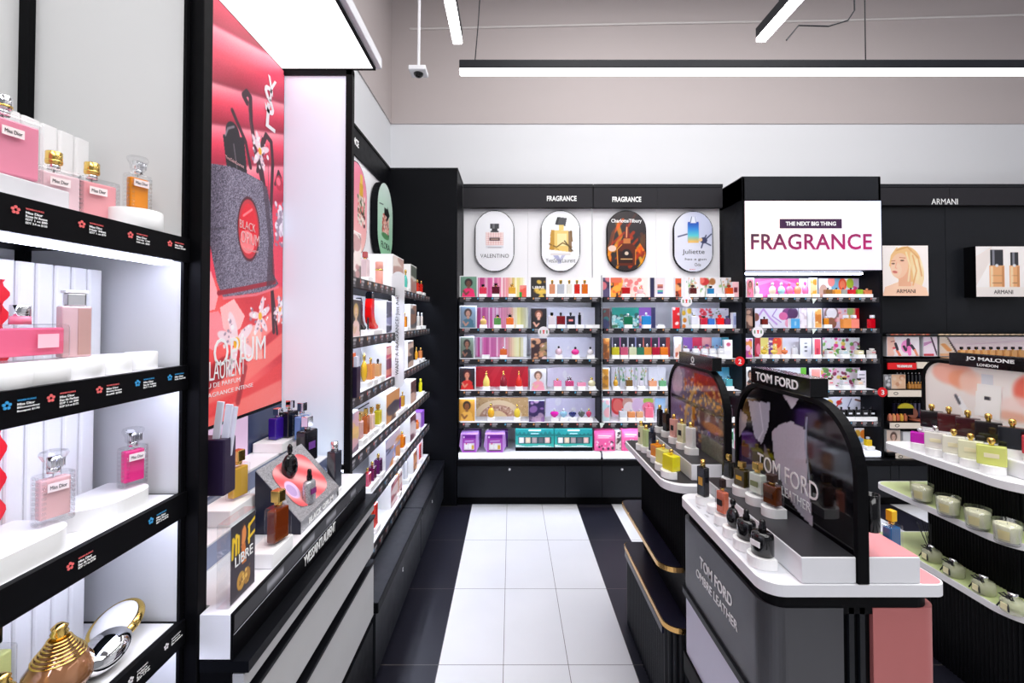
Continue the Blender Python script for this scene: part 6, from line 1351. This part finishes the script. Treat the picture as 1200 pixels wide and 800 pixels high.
wpart('fluted_base', fluted(ix0+.03, ix1-.03, iy0+.04, iy1-.02, .03, 0, .37), M['black'], t)
wpart('rose_shell', prism(rrect(.868, ix1-.008, iy0+.018, iy1-.01, [.0,.035,.035,.0], 10), zpl, .37, .905), M['pinkmetal'], t)
wpart('centre_column', box(.797, .868, iy0+.03, iy1-.03, .37, .905), M['black2'], t)
for x in (.812, .838): wpart('column_rib', box(x, x+.012, iy0+.02, iy0+.03, .37, .905), M['charcoal'], t)
def platform(x0, x1, y0, y1, xc, topl, topr, lb, gap=.0145, corner=.02):
    t = thing('display_platform', lb, 'platform', ((x0+x1)/2, y0, .9705), group='raised platforms on the islands')
    for (a, b_, m_) in ((x0, xc-gap, topl), (xc+gap, x1, topr)):
        bd = wpart('plinth_block', box(a, b_, y0, y1, .9712, 1.0325, .002), M['white'], t)
        wpart('top_sheet', box(a+.002, b_-.002, y0+.003, y1-.003, 1.0325, 1.034), m_, bd)
dk = mat('anthracite_laminate', R_(42,42,46), .35)
platform(.69, .972, 1.105, 1.655, .834, dk, M['pinktop'], 'white platform with dark and pink tops running under the TOM FORD screen')
cv = Cv(110, 80, R_(12,10,14)); XA_ = .83; u_ = lambda px, py: ((1.68-YX(px, XA_))/(1.68-1.115), (ZY(py, YX(px, XA_))-.985)/(1.37-.985))
def U(*p): return [u_(*a) for a in p]
cv.poly(U((904,506),(912,498),(926,494),(931,497),(938,500),(944,506),(943,540),(944,560),(947,585),(950,616),(934,598),(921,580),(913,560),(908,545),(905,525)), R_(190,184,196))
cv.poly(U((917,463),(936,467),(927,480)), R_(206,202,212)); cv.poly(U((877,470),(902,473),(900,500),(892,520),(884,512)), R_(176,176,190)); cv.poly(U((863,476),(876,488),(874,500),(866,512),(862,500)), R_(200,190,196), .8)  # lilac patch at far side: a reflection painted into the print
cv.line(U((944,490),(942,520),(946,560)), .02, R_(150,160,176)); cv.line(U((890,473),(894,505),(888,516)), .015, R_(226,226,236), .8); cv.poly(U((895,520),(903,540),(912,562),(902,560),(893,545)), R_(120,110,126), .8)
cv.poly(U((863,520),(893,530),(890,548),(864,545)), R_(50,34,66)); cv.noise(.01)
th, p = arch(.834, 1.10, 1.70, .9712, 1.385, .17, 'tall black arched screen with a grey torso figure and TOM FORD OMBRE LEATHER lettering', cv, M['gprint'])
text('TOM FORD', (.8295, 1.556, 1.102), (0,-1,0), EZ, .305, .050, M['inkw'], p, bold=.0)
text('OMBRE', (.8295, 1.556, 1.062), (0,-1,0), EZ, .115, .026, M['inkw'], p, bold=-.01)
text('LEATHER', (.8295, 1.42, 1.062), (0,-1,0), EZ, .135, .026, M['inkw'], p, bold=-.01)
def topsign(xc, y0, y1, z0, z1, label, words_, thick=.034):
    t = thing('header_sign', label, 'sign', (xc, (y0+y1)/2, z0), group='black sign blocks on top of the arched screens')
    wpart('block', box(xc-thick/2, xc+thick/2, y0, y1, z0, z1, .002), M['gloss'], t)
    for (s, ys, zz, w, h, bo) in words_: text(s, (xc-thick/2-.0004, ys, zz), (0,-1,0), EZ, w, h, M['inkw'], t, bold=bo)
topsign(.834, 1.25, 1.56, 1.385, 1.437, 'black TOM FORD sign block on top of the torso screen arch', [('TOM FORD', 1.525, 1.397, .225, .028, .02)], .05)
t = thing('tester_holder', 'black round holder clipped to the near post of the TOM FORD screen', 'holder', (.868, 1.12, 1.087))
wpart('cup', lathe([(.0165,0),(.018,.002),(.018,.088),(.016,.088),(.016,.004),(0,.004)], 24, cx=.872, cy=1.125, z=1.087), M['gloss'], t, True); wpart('clip', box(.8475, .857, 1.117, 1.133, 1.11, 1.15), M['black2'], t)
def isl_bottle(label, px, wp, top, bot, z, kind, col, cap, rlab, rh=.026, op=False, lab=None, det=1, d=None, rz=-PI/2+.35, rk='tab', rw=None, grp=None, back=.012, tail=.055):
    Yb = F*(H-z-rh)/(bot-CY); X = XY(px, Yb); w = wp*Yb/F
    if rlab: riser(rlab, (X-.002, Yb+.0, z), -PI/2, rw or max(.046, w*1.25), tail, rh, rk, 'white rounded risers on the islands')
    if kind: return bottle(label, (X, Yb, z+rh+.0003), rz, kind, w, d or w*.6, (bot-top)*Yb/F, col, cap, lab, grp, det, op)
zs, zp = .9713, 1.0345
k_ = 'on the grey island'
isl_bottle('slim black perfume bottle with gold letters and gold collar on the grey island', 822.5, 12, 537, 579, zs, 'slim', R_(16,16,24), 'gold', 'white riser under the slim black and gold bottle, grey island', op=True, lab=R_(200,150,60), d=.022)
isl_bottle('', 836, 12, 560, 589, zs, None, None, None, 'empty round white riser between the slim black and the copper bottles', rk='cyl')
isl_bottle('copper coloured perfume bottle with a black label and dark cap', 845, 14, 560, 601, zs, 'sq', R_(226,120,90), R_(40,24,22), 'white riser under the copper bottle, grey island', op=False, lab=R_(30,20,22), d=.026)
isl_bottle('dark faceted perfume bottle before the copper bottle', 857, 17, 583, 615, zs, 'rnd', R_(20,18,20), 'black', 'white riser under the dark faceted bottle, grey island', op=True, d=.03)
isl_bottle('black apothecary perfume bottle without a visible label, grey island', 872.5, 22, 595, 628, zs, 'apo', R_(18,18,20), 'black', 'white riser under the unlabelled black apothecary bottle', op=True, d=.045)
isl_bottle('black apothecary perfume bottle with a white label, grey island', 891, 25, 607, 646, zs, 'apo', R_(16,16,18), 'black', 'white riser under the black bottle with a white label', op=True, lab=R_(240,238,240), d=.05)
isl_bottle('small dark perfume bottle with a gold cap at the far end of the platform', 853, 12, 531, 558, zp, 'sq', R_(30,30,24), 'gold', 'white riser under the small dark bottle, far end of the platform', op=True, d=.02)
isl_bottle('gold edged black perfume bottle on the platform', 868, 16, 540, 568, zp, 'sq', R_(60,50,14), 'gold', 'white riser under the gold edged black bottle', op=True, lab=R_(206,160,40), d=.028)
isl_bottle('pale green clear perfume bottle with a gold cap on the platform', 886, 20, 541, 578, zp, 'sq', R_(226,236,222), 'gold', 'white riser under the pale green bottle', lab=R_(120,130,90), d=.03)
isl_bottle('brown amber perfume bottle with a dark cap before the TOM FORD screen', 903, 21, 555, 591, zp, 'sq', R_(96,44,12), R_(50,28,16), 'wide white riser under the brown amber bottle', op=False, lab=R_(60,30,14), d=.034, rw=.055)
bottle('blue perfume bottle with a yellow cap on the rose side of the grey island', (1.003, 1.225, .9713), .2, 'sq', .042, .03, .125, R_(14,90,150), R_(240,190,20), None, None, 1)

# ---- middle island with brass edged shelves
t = thing('display_island', 'middle display island with dark top slab and brass edged black shelves below', 'display island', (.82, 2.1, 0))
jx0, jx1, jy0, jy1 = .585, 1.037, 1.74, 2.40
ts = wpart('top_slab', prism(rrect(jx0, jx1, jy0, jy1, [.09,.05,.03,.03], 10), zpl, .942, .970), M['white'], t)
wpart('top_sheet', prism(rrect(jx0+.007, jx1-.007, jy0+.03, jy1-.005, [.08,.04,.02,.02], 10), zpl, .970, .9706), dk, ts)
wpart('core', box(.69, .96, 1.84, 2.42, .41, .942), M['black2'], t)
wpart('core_ribs', fluted(.685, .965, 1.835, 2.425, .01, .61, .94), M['black2'], t)
for (z, a, b_) in ((.605, 1.86, 2.55), (.402, 1.80, 2.50)):
    s = wpart('shelf', prism(rrect(jx0+.015, jx1-.01, a, b_, [.07,.05,.04,.04], 10), zpl, z-.022, z-.002), M['goldtrim'], t)
    wpart('shelf_top', prism(rrect(jx0+.019, jx1-.014, a+.004, b_-.004, [.067,.047,.037,.037], 10), zpl, z-.002, z), mat('navy_laminate', R_(30,30,48), .3), s)
wpart('fluted_base', fluted(jx0+.03, jx1-.03, 1.82, 2.49, .05, 0, .38, .022, .008), M['charcoal'], t)
wpart('skirt_rail', box(jx0+.016, jx0+.024, 1.86, 2.46, .345, .372), M['navy'], t)
platform(.70, .972, 1.80, 2.36, .834, dk, dk, 'white platform with a dark top on the middle island')
cv = Cv(70, 60, R_(70,58,72)); cv.grad(R_(150,130,160), R_(60,50,60), 0); cv.speck(120, [R_(230,160,60), R_(250,206,140), R_(240,226,220), R_(190,100,30)], .008, .025, (.2,.15,.75,.95), seed=5); cv.poly([(.5,.8),(.95,.7),(.9,.95),(.5,.95)], R_(160,50,30), .8); cv.speck(60,[R_(236,160,50),R_(250,200,110)],.01,.022,(.5,.62,.95,.85),seed=6)
cv.ell(.76,.48,.2,.12,R_(120,90,86)); cv.ell(.8,.42,.16,.05,R_(226,150,80),.7); cv.line([(.3,.15),(.35,.5),(.5,.75)], .05, R_(240,190,90), .8); cv.line([(.45,.2),(.5,.6)], .06, R_(226,150,30), .8); cv.rect(.62,.05,.95,.3,R_(126,126,110)); cv.rect(.02,.55,.98,.6,R_(30,26,34),.7); cv.ell(.15,.8,.12,.2,R_(226,210,226),.6); cv.noise(.03)
arch(.834, 1.775, 2.42, .9712, 1.385, .17, 'arched screen with a glossy golden honeycomb and bee-coloured print on the middle island', cv, M['gprint'])
topsign(.834, 1.87, 2.24, 1.385, 1.440, 'dark sign block with a small white floral emblem on the middle arch', [], .04)
em = [o for o in C.objects if o.get('label') == 'dark sign block with a small white floral emblem on the middle arch'][0]
b = bmesh.new(); xs_ = .834-.0205
for k in range(9):
    a = 2*PI*k/9; y_, z_ = 2.07+.013*math.cos(a), 1.415+.011*math.sin(a); merge(b, prism([(y_+.0045*math.cos(j*PI/4), z_+.0045*math.sin(j*PI/4)) for j in range(8)], xpl, xs_-.001, xs_))
merge(b, box(xs_-.001, xs_, 2.045, 2.095, 1.393, 1.397)); wpart('emblem', b, M['inkw'], em)
for (px, w, tp, bt, z, kind, col, cap, ds) in [
 (750.5,6.5,493,519,zs,'slim',R_(232,232,190),'gold','slim pale cream'), (756.5,6.5,497,522,zs,'slim',R_(206,226,160),'gold','slim pale green'), (763.5,7,500,527,zs,'slim',R_(20,24,40),R_(40,50,70),'slim navy'),
 (769.5,12,515,533,zs,'cube',R_(232,140,20),'gold','amber faceted'), (776.5,15,519,541,zs,'cube',R_(236,226,120),'gold','straw yellow'), (785.5,18,525,549,zs,'cube',R_(238,226,30),'gold','bright yellow'),
 (772.5,5.5,474,499,zp,'slim',R_(20,18,22),'gold','gold-topped black'), (780,7,478,504,zp,'slim',R_(24,20,22),'gold','second black'), (789,9,485,511,zp,'slim',R_(240,180,170),'gold','blush pink'), (798,10,490,517,zp,'slim',R_(232,230,190),'gold','pale ivory'), (808.5,11,494,523,zp,'slim',R_(236,236,236),'gold','colourless')]:
    isl_bottle('%s perfume bottle with gold cap on the middle island' % ds if 'navy' not in ds else 'slim navy perfume bottle on the middle island', px, w, tp, bt, z, kind, col, cap, 'white riser under the %s bottle, middle island' % ds, rh=.027, op=('black' in ds or 'navy' in ds), d=.022 if kind == 'slim' else .04, lab=R_(30,30,34) if ds in ('blush pink','pale ivory','slim pale cream') else None, tail=.05)

# ---- candle island
t = thing('display_island', 'white display island with candle shelf, diffuser shelf and black fluted core', 'display island', (2.13, 2.0, 0))
cx0, cx1, cy0, cy1 = 1.90, 2.36, 1.70, 2.38
wpart('top_slab', prism(rrect(cx0, cx1, cy0, cy1, [.15,.12,.05,.05], 14), zpl, .938, .970), M['white'], t)
for (z, a, b_) in ((.745, 1.71, 2.44), (.474, 1.70, 2.46)):
    s = wpart('shelf', prism(rrect(cx0, cx1, a, b_, [.16,.12,.06,.06], 14), zpl, z-.026, z), M['white'], t)
    wpart('shelf_sheet', prism(rrect(cx0+.008, cx1-.008, a+.008, b_-.008, [.153,.113,.053,.053], 14), zpl, z, z+.001), M['green'], s)
wpart('fluted_core', fluted(2.055, 2.22, 1.86, 2.30, .03, .475, .938, .014, .006), M['black'], t)
wpart('fluted_base', fluted(2.0, 2.30, 1.78, 2.40, .08, 0, .448, .018, .007), M['black'], t)
wpart('skirt_rail', box(1.985, 1.995, 1.90, 2.30, .415, .442), M['navy'], t)
platform(2.0, 2.27, 1.76, 2.32, 2.13, M['white'], M['white'], 'all white platform on the candle island')
cv = Cv(100, 70, R_(232,222,216)); cv.grad(R_(226,214,210), R_(246,238,232), 60); cv.ell(.25,.88,.18,.14,R_(240,170,150),.9); cv.ell(.33,.82,.12,.12,R_(236,150,110),.7); cv.ell(.4,.8,.1,.14,R_(246,206,190),.8); cv.ell(.85,.78,.16,.2,R_(230,110,90)); cv.ell(.92,.8,.12,.16,R_(226,190,70)); cv.ell(.93,.82,.05,.07,R_(110,100,40)); cv.ell(.72,.6,.12,.12,R_(246,214,206),.8); cv.ell(.68,.5,.14,.05,R_(226,160,130),.7)
cv.soft(5); cv.poly([(.42,.44),(.60,.42),(.62,.80),(.44,.80)], R_(244,242,238), .9); cv.rect(.47,.80,.56,.92,R_(214,216,222)); cv.rect(.49,.63,.535,.67,R_(50,50,56)); cv.poly([(.26,.62),(.30,.62),(.42,.36),(.37,.34)], R_(244,244,246)); cv.line([(.27,.62),(.30,.54)], .035, R_(80,80,88)); cv.rect(.36,.40,.385,.43,R_(50,50,56)); cv.line([(.45,.44),(.62,.42)], .01, R_(190,180,176)); cv.line([(.60,.42),(.62,.8)], .008, R_(200,190,186)); cv.rect(.80,.3,.86,.62,R_(240,232,228)); cv.rect(.82,.56,.85,.66,R_(110,120,140)); cv.poly([(.55,.2),(.8,.35),(.95,.1),(.7,0)], R_(226,190,170), .6)
th, p = arch(2.13, 1.76, 2.385, .9712, 1.395, .10, 'white backed arched screen with a clear bottle and fruit print on the candle island', cv, M['screen2'])  # emissive board material, glow added to brighten this print
topsign(2.13, 1.78, 2.22, 1.378, 1.437, 'black JO MALONE LONDON sign block on the candle island arch', [('JO MALONE', 2.135, 1.405, .205, .021, .02), ('LONDON', 2.085, 1.386, .09, .012, .02)], .05)
kk = 'candle island'
for (px, w, tp, bt, z, kind, col, cap, ds, op, lab) in [
 (1076,17,501,518,zs,'cube',R_(206,30,190),'clear','violet magenta',False,None), (1094,19,498,524,zs,'cube',R_(236,232,226),'steel','colourless with a cream label',False,R_(236,228,190)), (1115.5,20,502,530,zs,'cube',R_(240,238,222),'gold','clear ivory',False,R_(236,228,190)), (1135,22,507,536,zs,'cube',R_(240,240,206),'gold','pale straw',False,R_(236,228,190)), (1159,25,512,543.5,zs,'cube',R_(226,232,130),'gold','lime yellow',False,R_(236,228,190)),
 (1090,20,473,500,zp,'cube',R_(16,14,18),'gold','plain black',True,None), (1110,20,476,505,zp,'cube',R_(70,14,18),'gold','oxblood red with a pale cap',True,None), (1132,21,480,511,zp,'cube',R_(56,12,22),'gold','dark wine',True,None), (1156,23,484,517.5,zp,'cube',R_(22,14,18),'gold','brown black',True,None), (1184,24,490,525,zp,'cube',R_(12,14,24),'gold','black and blue',True,None),
 (1212,24,503,532,zp,'cube',R_(200,60,70),'gold','red at the picture edge',True,None)]:
    isl_bottle('%s perfume bottle, %s' % (ds, kk), px, w, tp, bt, z, kind, col, cap, 'white riser under the %s bottle, %s' % (ds, kk), rh=.032, op=op, d=.03, lab=lab, rz=-PI/2+.75, tail=.06, rw=.07)
for i, (px, py, lb) in enumerate(((1074,586,'cream candle at the far end of the green candle shelf'),(1104,602,'cream candle in a glass, second from the far end of the candle shelf'),(1138,617,'cream candle in a glass, second from the near end of the candle shelf'),(1172,634,'cream candle in a glass at the near end of the candle shelf'))):
    X, Y = on(px, py, .746); X += .012
    t = thing('glass_candle', lb, 'candle', (X, Y, .746), group='glass candles on the green shelf')
    lpart('glass', lathe([(.034,0),(.037,.004),(.0435,.085),(.0415,.085),(.0355,.010),(0,.010)], 32), M['glass'], t, True)
    lpart('wax', lathe([(.033,.012),(.0355,.014),(.0400,.070),(.037,.072),(0,.070)], 32), M['wax'], t, True)
    lpart('wick', cyl(0,0,.070,.0008,.008,6), M['ink'], t); 
    b = bmesh.new()
    for k in range(5):
        a0 = PI+.1+.16*k; a1 = a0+.16; r0, r1 = .0385, .0435
        v = [b.verts.new((r*math.cos(a), r*math.sin(a), z)) for (a, z, r) in ((a0,.022,.0398),(a1,.022,.0398),(a1,.056,.0427),(a0,.056,.0427))]; b.faces.new(v)
    bmesh.ops.solidify(b, geom=list(b.faces), thickness=.0006)
    lpart('label', b, mat('cream_label', R_(244,236,190), .5), t)
for i, (px, py, lb) in enumerate(((1082,654,'reed diffuser with black sticks at the far end of the lower green shelf'),(1107,671,'reed diffuser with dark ribbon, second from the far end of the lower shelf'),(1141,691,'reed diffuser with dark bow, second from the near end of the lower shelf'),(1174,713,'reed diffuser with green glass at the near end of the lower shelf'))):
    X, Y = on(px, py, .475); X += .022
    t = thing('reed_diffuser', lb, 'diffuser', (X, Y, .475), group='reed diffusers on the lower green shelf')
    lpart('glass', lathe([(.032,0),(.037,.004),(.037,.040),(.030,.050),(.014,.054),(.014,.062)], 28), mat('diffuser_glass', R_(226,228,200), .05, alpha=.45), t, True)
    lpart('collar', cyl(0,0,.060,.015,.012,24), M['chrome'], t, True)
    b = bmesh.new()
    for s_ in (-1, 1): 
        tube([(-.015,0,.056),(-.02,s_*.014,.066),(-.026,s_*.026,.058),(-.020,s_*.012,.052),(-.015,0,.056)], .0035, 6, b); tube([(-.018,0,.055),(-.033,s_*.012,.036),(-.040,s_*.022,.012)], .003, 6, b)
    lpart('bow', b, M['ink'], t); lpart('label', box(-.0385,-.036,-.014,.010,.012,.036), mat('cream_label', R_(244,236,190), .5), t)
    if i == 0:
        for k in range(6):
            a = k*1.05; lpart('reed', tube([(0,0,.02),(.028*math.cos(a)-.02, .028*math.sin(a)+.02, .17)], .0016, 5), M['ink'], t)

# ================================================================ foundation counter on the back wall
t = thing('shelving_unit', 'black make-up counter with cream label strips under the ARMANI boards', 'shelves', (4.0, 4.2, .396), group='make-up counter')
ax0, ax1 = XT+.03, 6.3; zt_ = ZY(391, 3.99)
wpart('back_panel', box(ax0, ax1, 4.34, 4.358, .397, zt_), M['black2'], t)
wpart('top_ledge', box(ax0, ax1, 4.0, 4.358, zt_-.012, zt_), M['black'], t)
sw = Cv(200, 6, R_(30,30,34)); r = np.random.RandomState(2)
for i in range(9): sw.rect(.015+i*.0125,.1,.015+i*.0125+.009,.9,[R_(200,90,60),R_(226,130,100),R_(150,60,50),R_(236,160,120)][i%4])
for i in range(50): sw.rect(.15+i*.017,.1,.15+i*.017+.015,.9,tuple(np.array(R_(236,206,170))*(1-.35*i/50)))
ink_mesh('shade_strip', sw, (ax0, 3.998, zt_-.012), EX, EZ, ax1-ax0, .012, M['print'], t)
for z in (ZY(421,4.0), ZY(456,4.0), ZY(494,4.0), ZY(530,4.0)):
    s = wpart('shelf', box(ax0, ax1, 4.0, 4.34, z-.02, z), M['black'], t)
mkz = [ZY(421,4.0), ZY(456,4.0), ZY(494,4.0), ZY(530,4.0)]
def strip(pa, pb, pt, pbt, label, m_, txt=None, ink=M['inkw'], Y=3.985):
    x0, x1, z1, z0 = XY(pa,Y), XY(pb,Y), ZY(pt,Y), ZY(pbt,Y)
    q_ = wpart('label_strip', box(x0, x1, Y, Y+.012, z0, z1, .001), m_, t); 
    if txt: text(txt, (x0+(x1-x0)*.3, Y-.0006, z0+(z1-z0)*.3), EX, EZ, (x1-x0)*.55, (z1-z0)*.4, ink, q_, bold=.04)
strip(1040,1073,425,432.5,'', M['red'], 'THE ARMANI LOOK'); strip(1074,1086,424,431.5,'', M['cream']); strip(1040,1083.5,457,464.5,'', M['cream']); strip(1042,1083,495,501.5,'', M['cream']); strip(1048,1100,530.5,538,'', M['cream']); strip(1088,1200,424,431,'', M['cream'])
for (px, py) in ((1048.5,460.5),(1049.5,498),(1053,534)):
    Y_ = 3.984; x_, z_ = XY(px,Y_), ZY(py,Y_)
    wpart('emblem', ring_prism([(x_+.019*math.cos(k*PI/8), z_+.013*math.sin(k*PI/8)) for k in range(16)], [(x_+.015*math.cos(k*PI/8), z_+.009*math.sin(k*PI/8)) for k in range(16)], ypl, Y_-.001, Y_), M['ink'], t)
def lbox(label, a, b_, tp, bt, cv, Y=4.1, emit=True):
    x0, x1, z1, z0 = XY(a,Y), XY(b_,Y), ZY(tp,Y), ZY(bt,Y); t2 = thing('light_box', label, 'light box', ((x0+x1)/2, Y, z0), group='lit picture boxes above the make-up counter')
    wpart('case', box(x0, x1, Y, Y+.1, z0, z1, .001), M['white'], t2); ink_mesh('picture', cv, (x0+.006, Y, z0+.006), EX, EZ, x1-x0-.012, z1-z0-.012, M['screen'], t2)
cv = Cv(70, 50, R_(246,236,244)); cv.poly([(0,0),(0,1),(.22,1),(.28,.6),(.2,.3),(.24,.1),(.2,0)], R_(240,190,176)); cv.ell(.22,.42,.06,.05,R_(206,80,90)); cv.line([(.12,.75),(.22,.78)], .04, R_(90,60,56)); cv.line([(.30,.3),(.40,.02)], .12, R_(236,130,100)); cv.line([(.26,.65),(.32,.35)], .12, R_(40,40,50)); cv.ell(.6,.5,.17,.34,R_(246,150,206)); cv.line([(.66,.85),(.66,.4)], .16, R_(60,44,66)); cv.line([(.68,.45),(.70,.1)], .16, R_(246,120,190)); cv.line([(.52,.5),(.58,.3)], .12, R_(50,44,60)); cv.line([(.76,.55),(.85,.32)], .13, R_(50,44,56)); cv.line([(.86,.3),(.94,.02)], .12, R_(240,150,120))
lbox('lit picture box with lips and pink lip glosses above the red strip', 1038.5, 1077, 394, 417.5, cv, 4.08)
cv = Cv(34, 46, R_(236,214,230)); cv.poly([(0,.5),(.6,.7),(.7,.8),(0,.7)], R_(190,140,180)); cv.poly([(.5,1),(.62,1),(1,.2),(1,.0),(.9,.1)], R_(60,50,60)); cv.rect(0,.0,.75,.12,R_(200,60,70))
lbox('small lit picture box with a mauve smear and dark diagonal line', 1081, 1098, 394, 417.5, cv, 4.08)
cv = Cv(120, 40, R_(240,226,236)); cv.line([(.05,1),(.14,0)], .06, R_(50,44,50)); cv.poly([(0,0),(0,1),(.05,1),(.13,0)], R_(246,232,220)); cv.line([(.03,.6),(.07,.3)], .12, R_(236,170,110)); cv.line([(.2,.6),(.9,.95)], .03, R_(214,190,214)); cv.rect(0,0,1,.14,R_(240,190,150))
lbox('long lit picture box behind the row of amber foundation bottles', 1100, 1262, 394, 417.5, cv, 4.16)
tg = wpart('tray', box(XY(1112,4.05), XY(1262,4.05), 3.99, 4.14, mkz[0], mkz[0]+.012, .001), mat('peach_tray', R_(240,190,150), .4), None); tag(tg, 'peach tray holding the row of amber foundation bottles', 'tray')
for i in range(11):
    px = 1126+8.6*i; Yb = 4.04; X = XY(px, Yb)
    nm = ['first','second','third','fourth','fifth','sixth','seventh','eighth','ninth','tenth','eleventh'][i]
    bottle('amber foundation bottle with black cap in the row behind the JO MALONE sign', (X, Yb, mkz[0]+.0125), 0, 'sq', .045, .03, .095, tuple(np.array(R_(240,180,110))*(1-.02*i)), 'black', None, 'amber foundation bottles in a row behind the black sign', name='foundation_bottle', cat='make-up bottle')
for i in range(6):
    bottle('small ochre make-up bottle in the row above the uppermost cream strip', (XY(1064+3.6*i,4.05), 4.05, mkz[1]+.0005), 0, 'sq', .022, .02, .06, R_(206,140,60), R_(220,160,80), None, 'ochre make-up bottles above the uppermost cream strip', name='foundation_bottle', cat='make-up bottle')
def mk(label, a, b_, tp, lev, cv, Y=4.04, name='display_card'): return card_x(label, a, b_, tp, 0, Y, mkz[lev], cv, .03, False, name=name, grp='cards on the make-up counter')
mk('grey and white card leaning left of the peach palette card on the make-up counter'.replace(' left of',' beside'), 1036, 1043, 439, 1, abstract_cv(10,20,R_(120,120,126),[R_(226,226,230),R_(60,60,66)],5,6))
mk('peach palette card with a face print above the uppermost cream strip', 1043.5, 1060, 438.5, 1, abstract_cv(24,24,R_(240,196,160),[R_(246,214,190),R_(214,150,116)],6,8))
for i in range(7):
    bottle('small navy lipstick tube standing at the back, upper make-up shelf', (XY(1050+4.3*i,4.2), 4.2, mkz[1]+.0005), 0, 'slim', .018, .018, .13, R_(30,32,50), 'steel', None, 'navy lipstick tubes, upper make-up shelf', name='lipstick_tube', cat='lipstick', opaque=True)
    bottle('violet-grey lipstick tube standing at the back, middle make-up shelf', (XY(1046+4.8*i,4.2), 4.2, mkz[2]+.0005), 0, 'slim', .02, .018, .16, R_(110,100,140) if i % 2 else R_(70,64,100), 'black', None, 'violet-grey lipstick tubes, middle make-up shelf', name='lipstick_tube', cat='lipstick', opaque=True)
for i, c in enumerate((R_(232,140,110), R_(240,170,110), R_(226,120,80), R_(236,180,60), R_(200,110,70))):
    bottle('small %s make-up jar above the middle cream strip' % ['salmon','peach','terracotta','golden','brown'][i], (XY(1041+4.4*i,4.05), 4.05, mkz[2]+.0005), 0, 'slim', .026, .024, .062, c, c, None, 'make-up jars above the middle cream strip', name='make_up_jar', cat='make-up jar')
t = thing('compact_case', 'round brown compact case above the middle cream strip', 'compact', (XY(1072,4.06), 4.06, mkz[2]))
wpart('case', cyl(XY(1072,4.06), 4.06, mkz[2]+.0005, .055, .014, 28, bev=.003), mat('compact_brown', R_(150,84,60), .3), t, True)
b = cyl(0, 0, 0, .052, .008, 28, bev=.002); bmesh.ops.rotate(b, verts=b.verts, matrix=Matrix.Rotation(1.25, 3, 'X')); bmesh.ops.translate(b, verts=b.verts, vec=(XY(1072,4.06), 4.11, mkz[2]+.062)); wpart('mirror_lid', b, mat('compact_brown', R_(150,84,60), .3), t)
t = thing('palette', 'yellow and green half-round palette on the middle make-up shelf', 'palette', (XY(1060,4.1), 4.1, mkz[2]))
b = prism([(XY(1060,4.1)+.07*math.cos(PI*k/12), mkz[2]+.10+.045*math.sin(PI*k/12)) for k in range(13)], ypl, 4.1, 4.11); wpart('fan', b, mat('yellow_fan', R_(236,220,40), .4), t); wpart('foot', box(XY(1060,4.1)-.06, XY(1060,4.1)+.06, 4.095, 4.115, mkz[2], mkz[2]+.10), M['black2'], t)
mk('card with a close-up of a pale face, lowest make-up shelf', 1037, 1053, 503, 3, person_cv(R_(226,190,176), R_(240,200,180), R_(240,226,220), R_(90,60,50), 20, 26))
mk('blank white box card beside the face card, lowest make-up shelf', 1056, 1066, 505, 3, Cv(6,6,R_(244,244,248)))

# ================================================================ light and camera
w = bpy.data.worlds.new('World'); bpy.context.scene.world = w; w.use_nodes = True
w.node_tree.nodes['Background'].inputs[0].default_value = (.92, .94, 1, 1); w.node_tree.nodes['Background'].inputs[1].default_value = .45
def area(name, loc, sx, sy, power, rot=(0,0,0), col=(1,1,1)):
    l = bpy.data.lights.new(name, 'AREA'); l.shape = 'RECTANGLE'; l.size = sx; l.size_y = sy; l.energy = power; l.color = col
    o = bpy.data.objects.new(name, l); C.objects.link(o); o.location = loc; o.rotation_euler = rot; return o
area('added_fill_light', (.8, 1.8, 5.0), 1.6, 3.5, 190, col=(1,.99,.98))  # unseen area lights added overhead to brighten walls and floor
area('added_fill_light', (2.8, 1.5, 5.0), 1.6, 3.5, 170, col=(1,.99,.98))
area('added_fill_light', (1.2, -1.8, 4.6), 3.5, 1.2, 160, (math.radians(25), 0, 0))
cd = bpy.data.cameras.new('camera'); cam = bpy.data.objects.new('camera', cd); C.objects.link(cam)
cam.location = (0, 0, H); cam.rotation_euler = (math.radians(91), 0, 0); cd.sensor_width = 36; cd.lens = F/1200*36; cd.shift_y = -36.4/1200; cd.shift_x = .0008; cd.clip_start = .05
sc = bpy.context.scene; sc.camera = cam
sc.view_settings.view_transform = 'Standard'; sc.view_settings.look = 'None'; sc.view_settings.gamma = 1; sc.view_settings.use_curve_mapping = False
sc.view_settings.exposure = -0.78
sc.cycles.use_denoising = True; sc.cycles.max_bounces = 10; sc.cycles.transparent_max_bounces = 8; sc.cycles.transmission_bounces = 8; sc.cycles.sample_clamp_indirect = 6; sc.cycles.caustics_refractive = True; sc.cycles.caustics_reflective = False
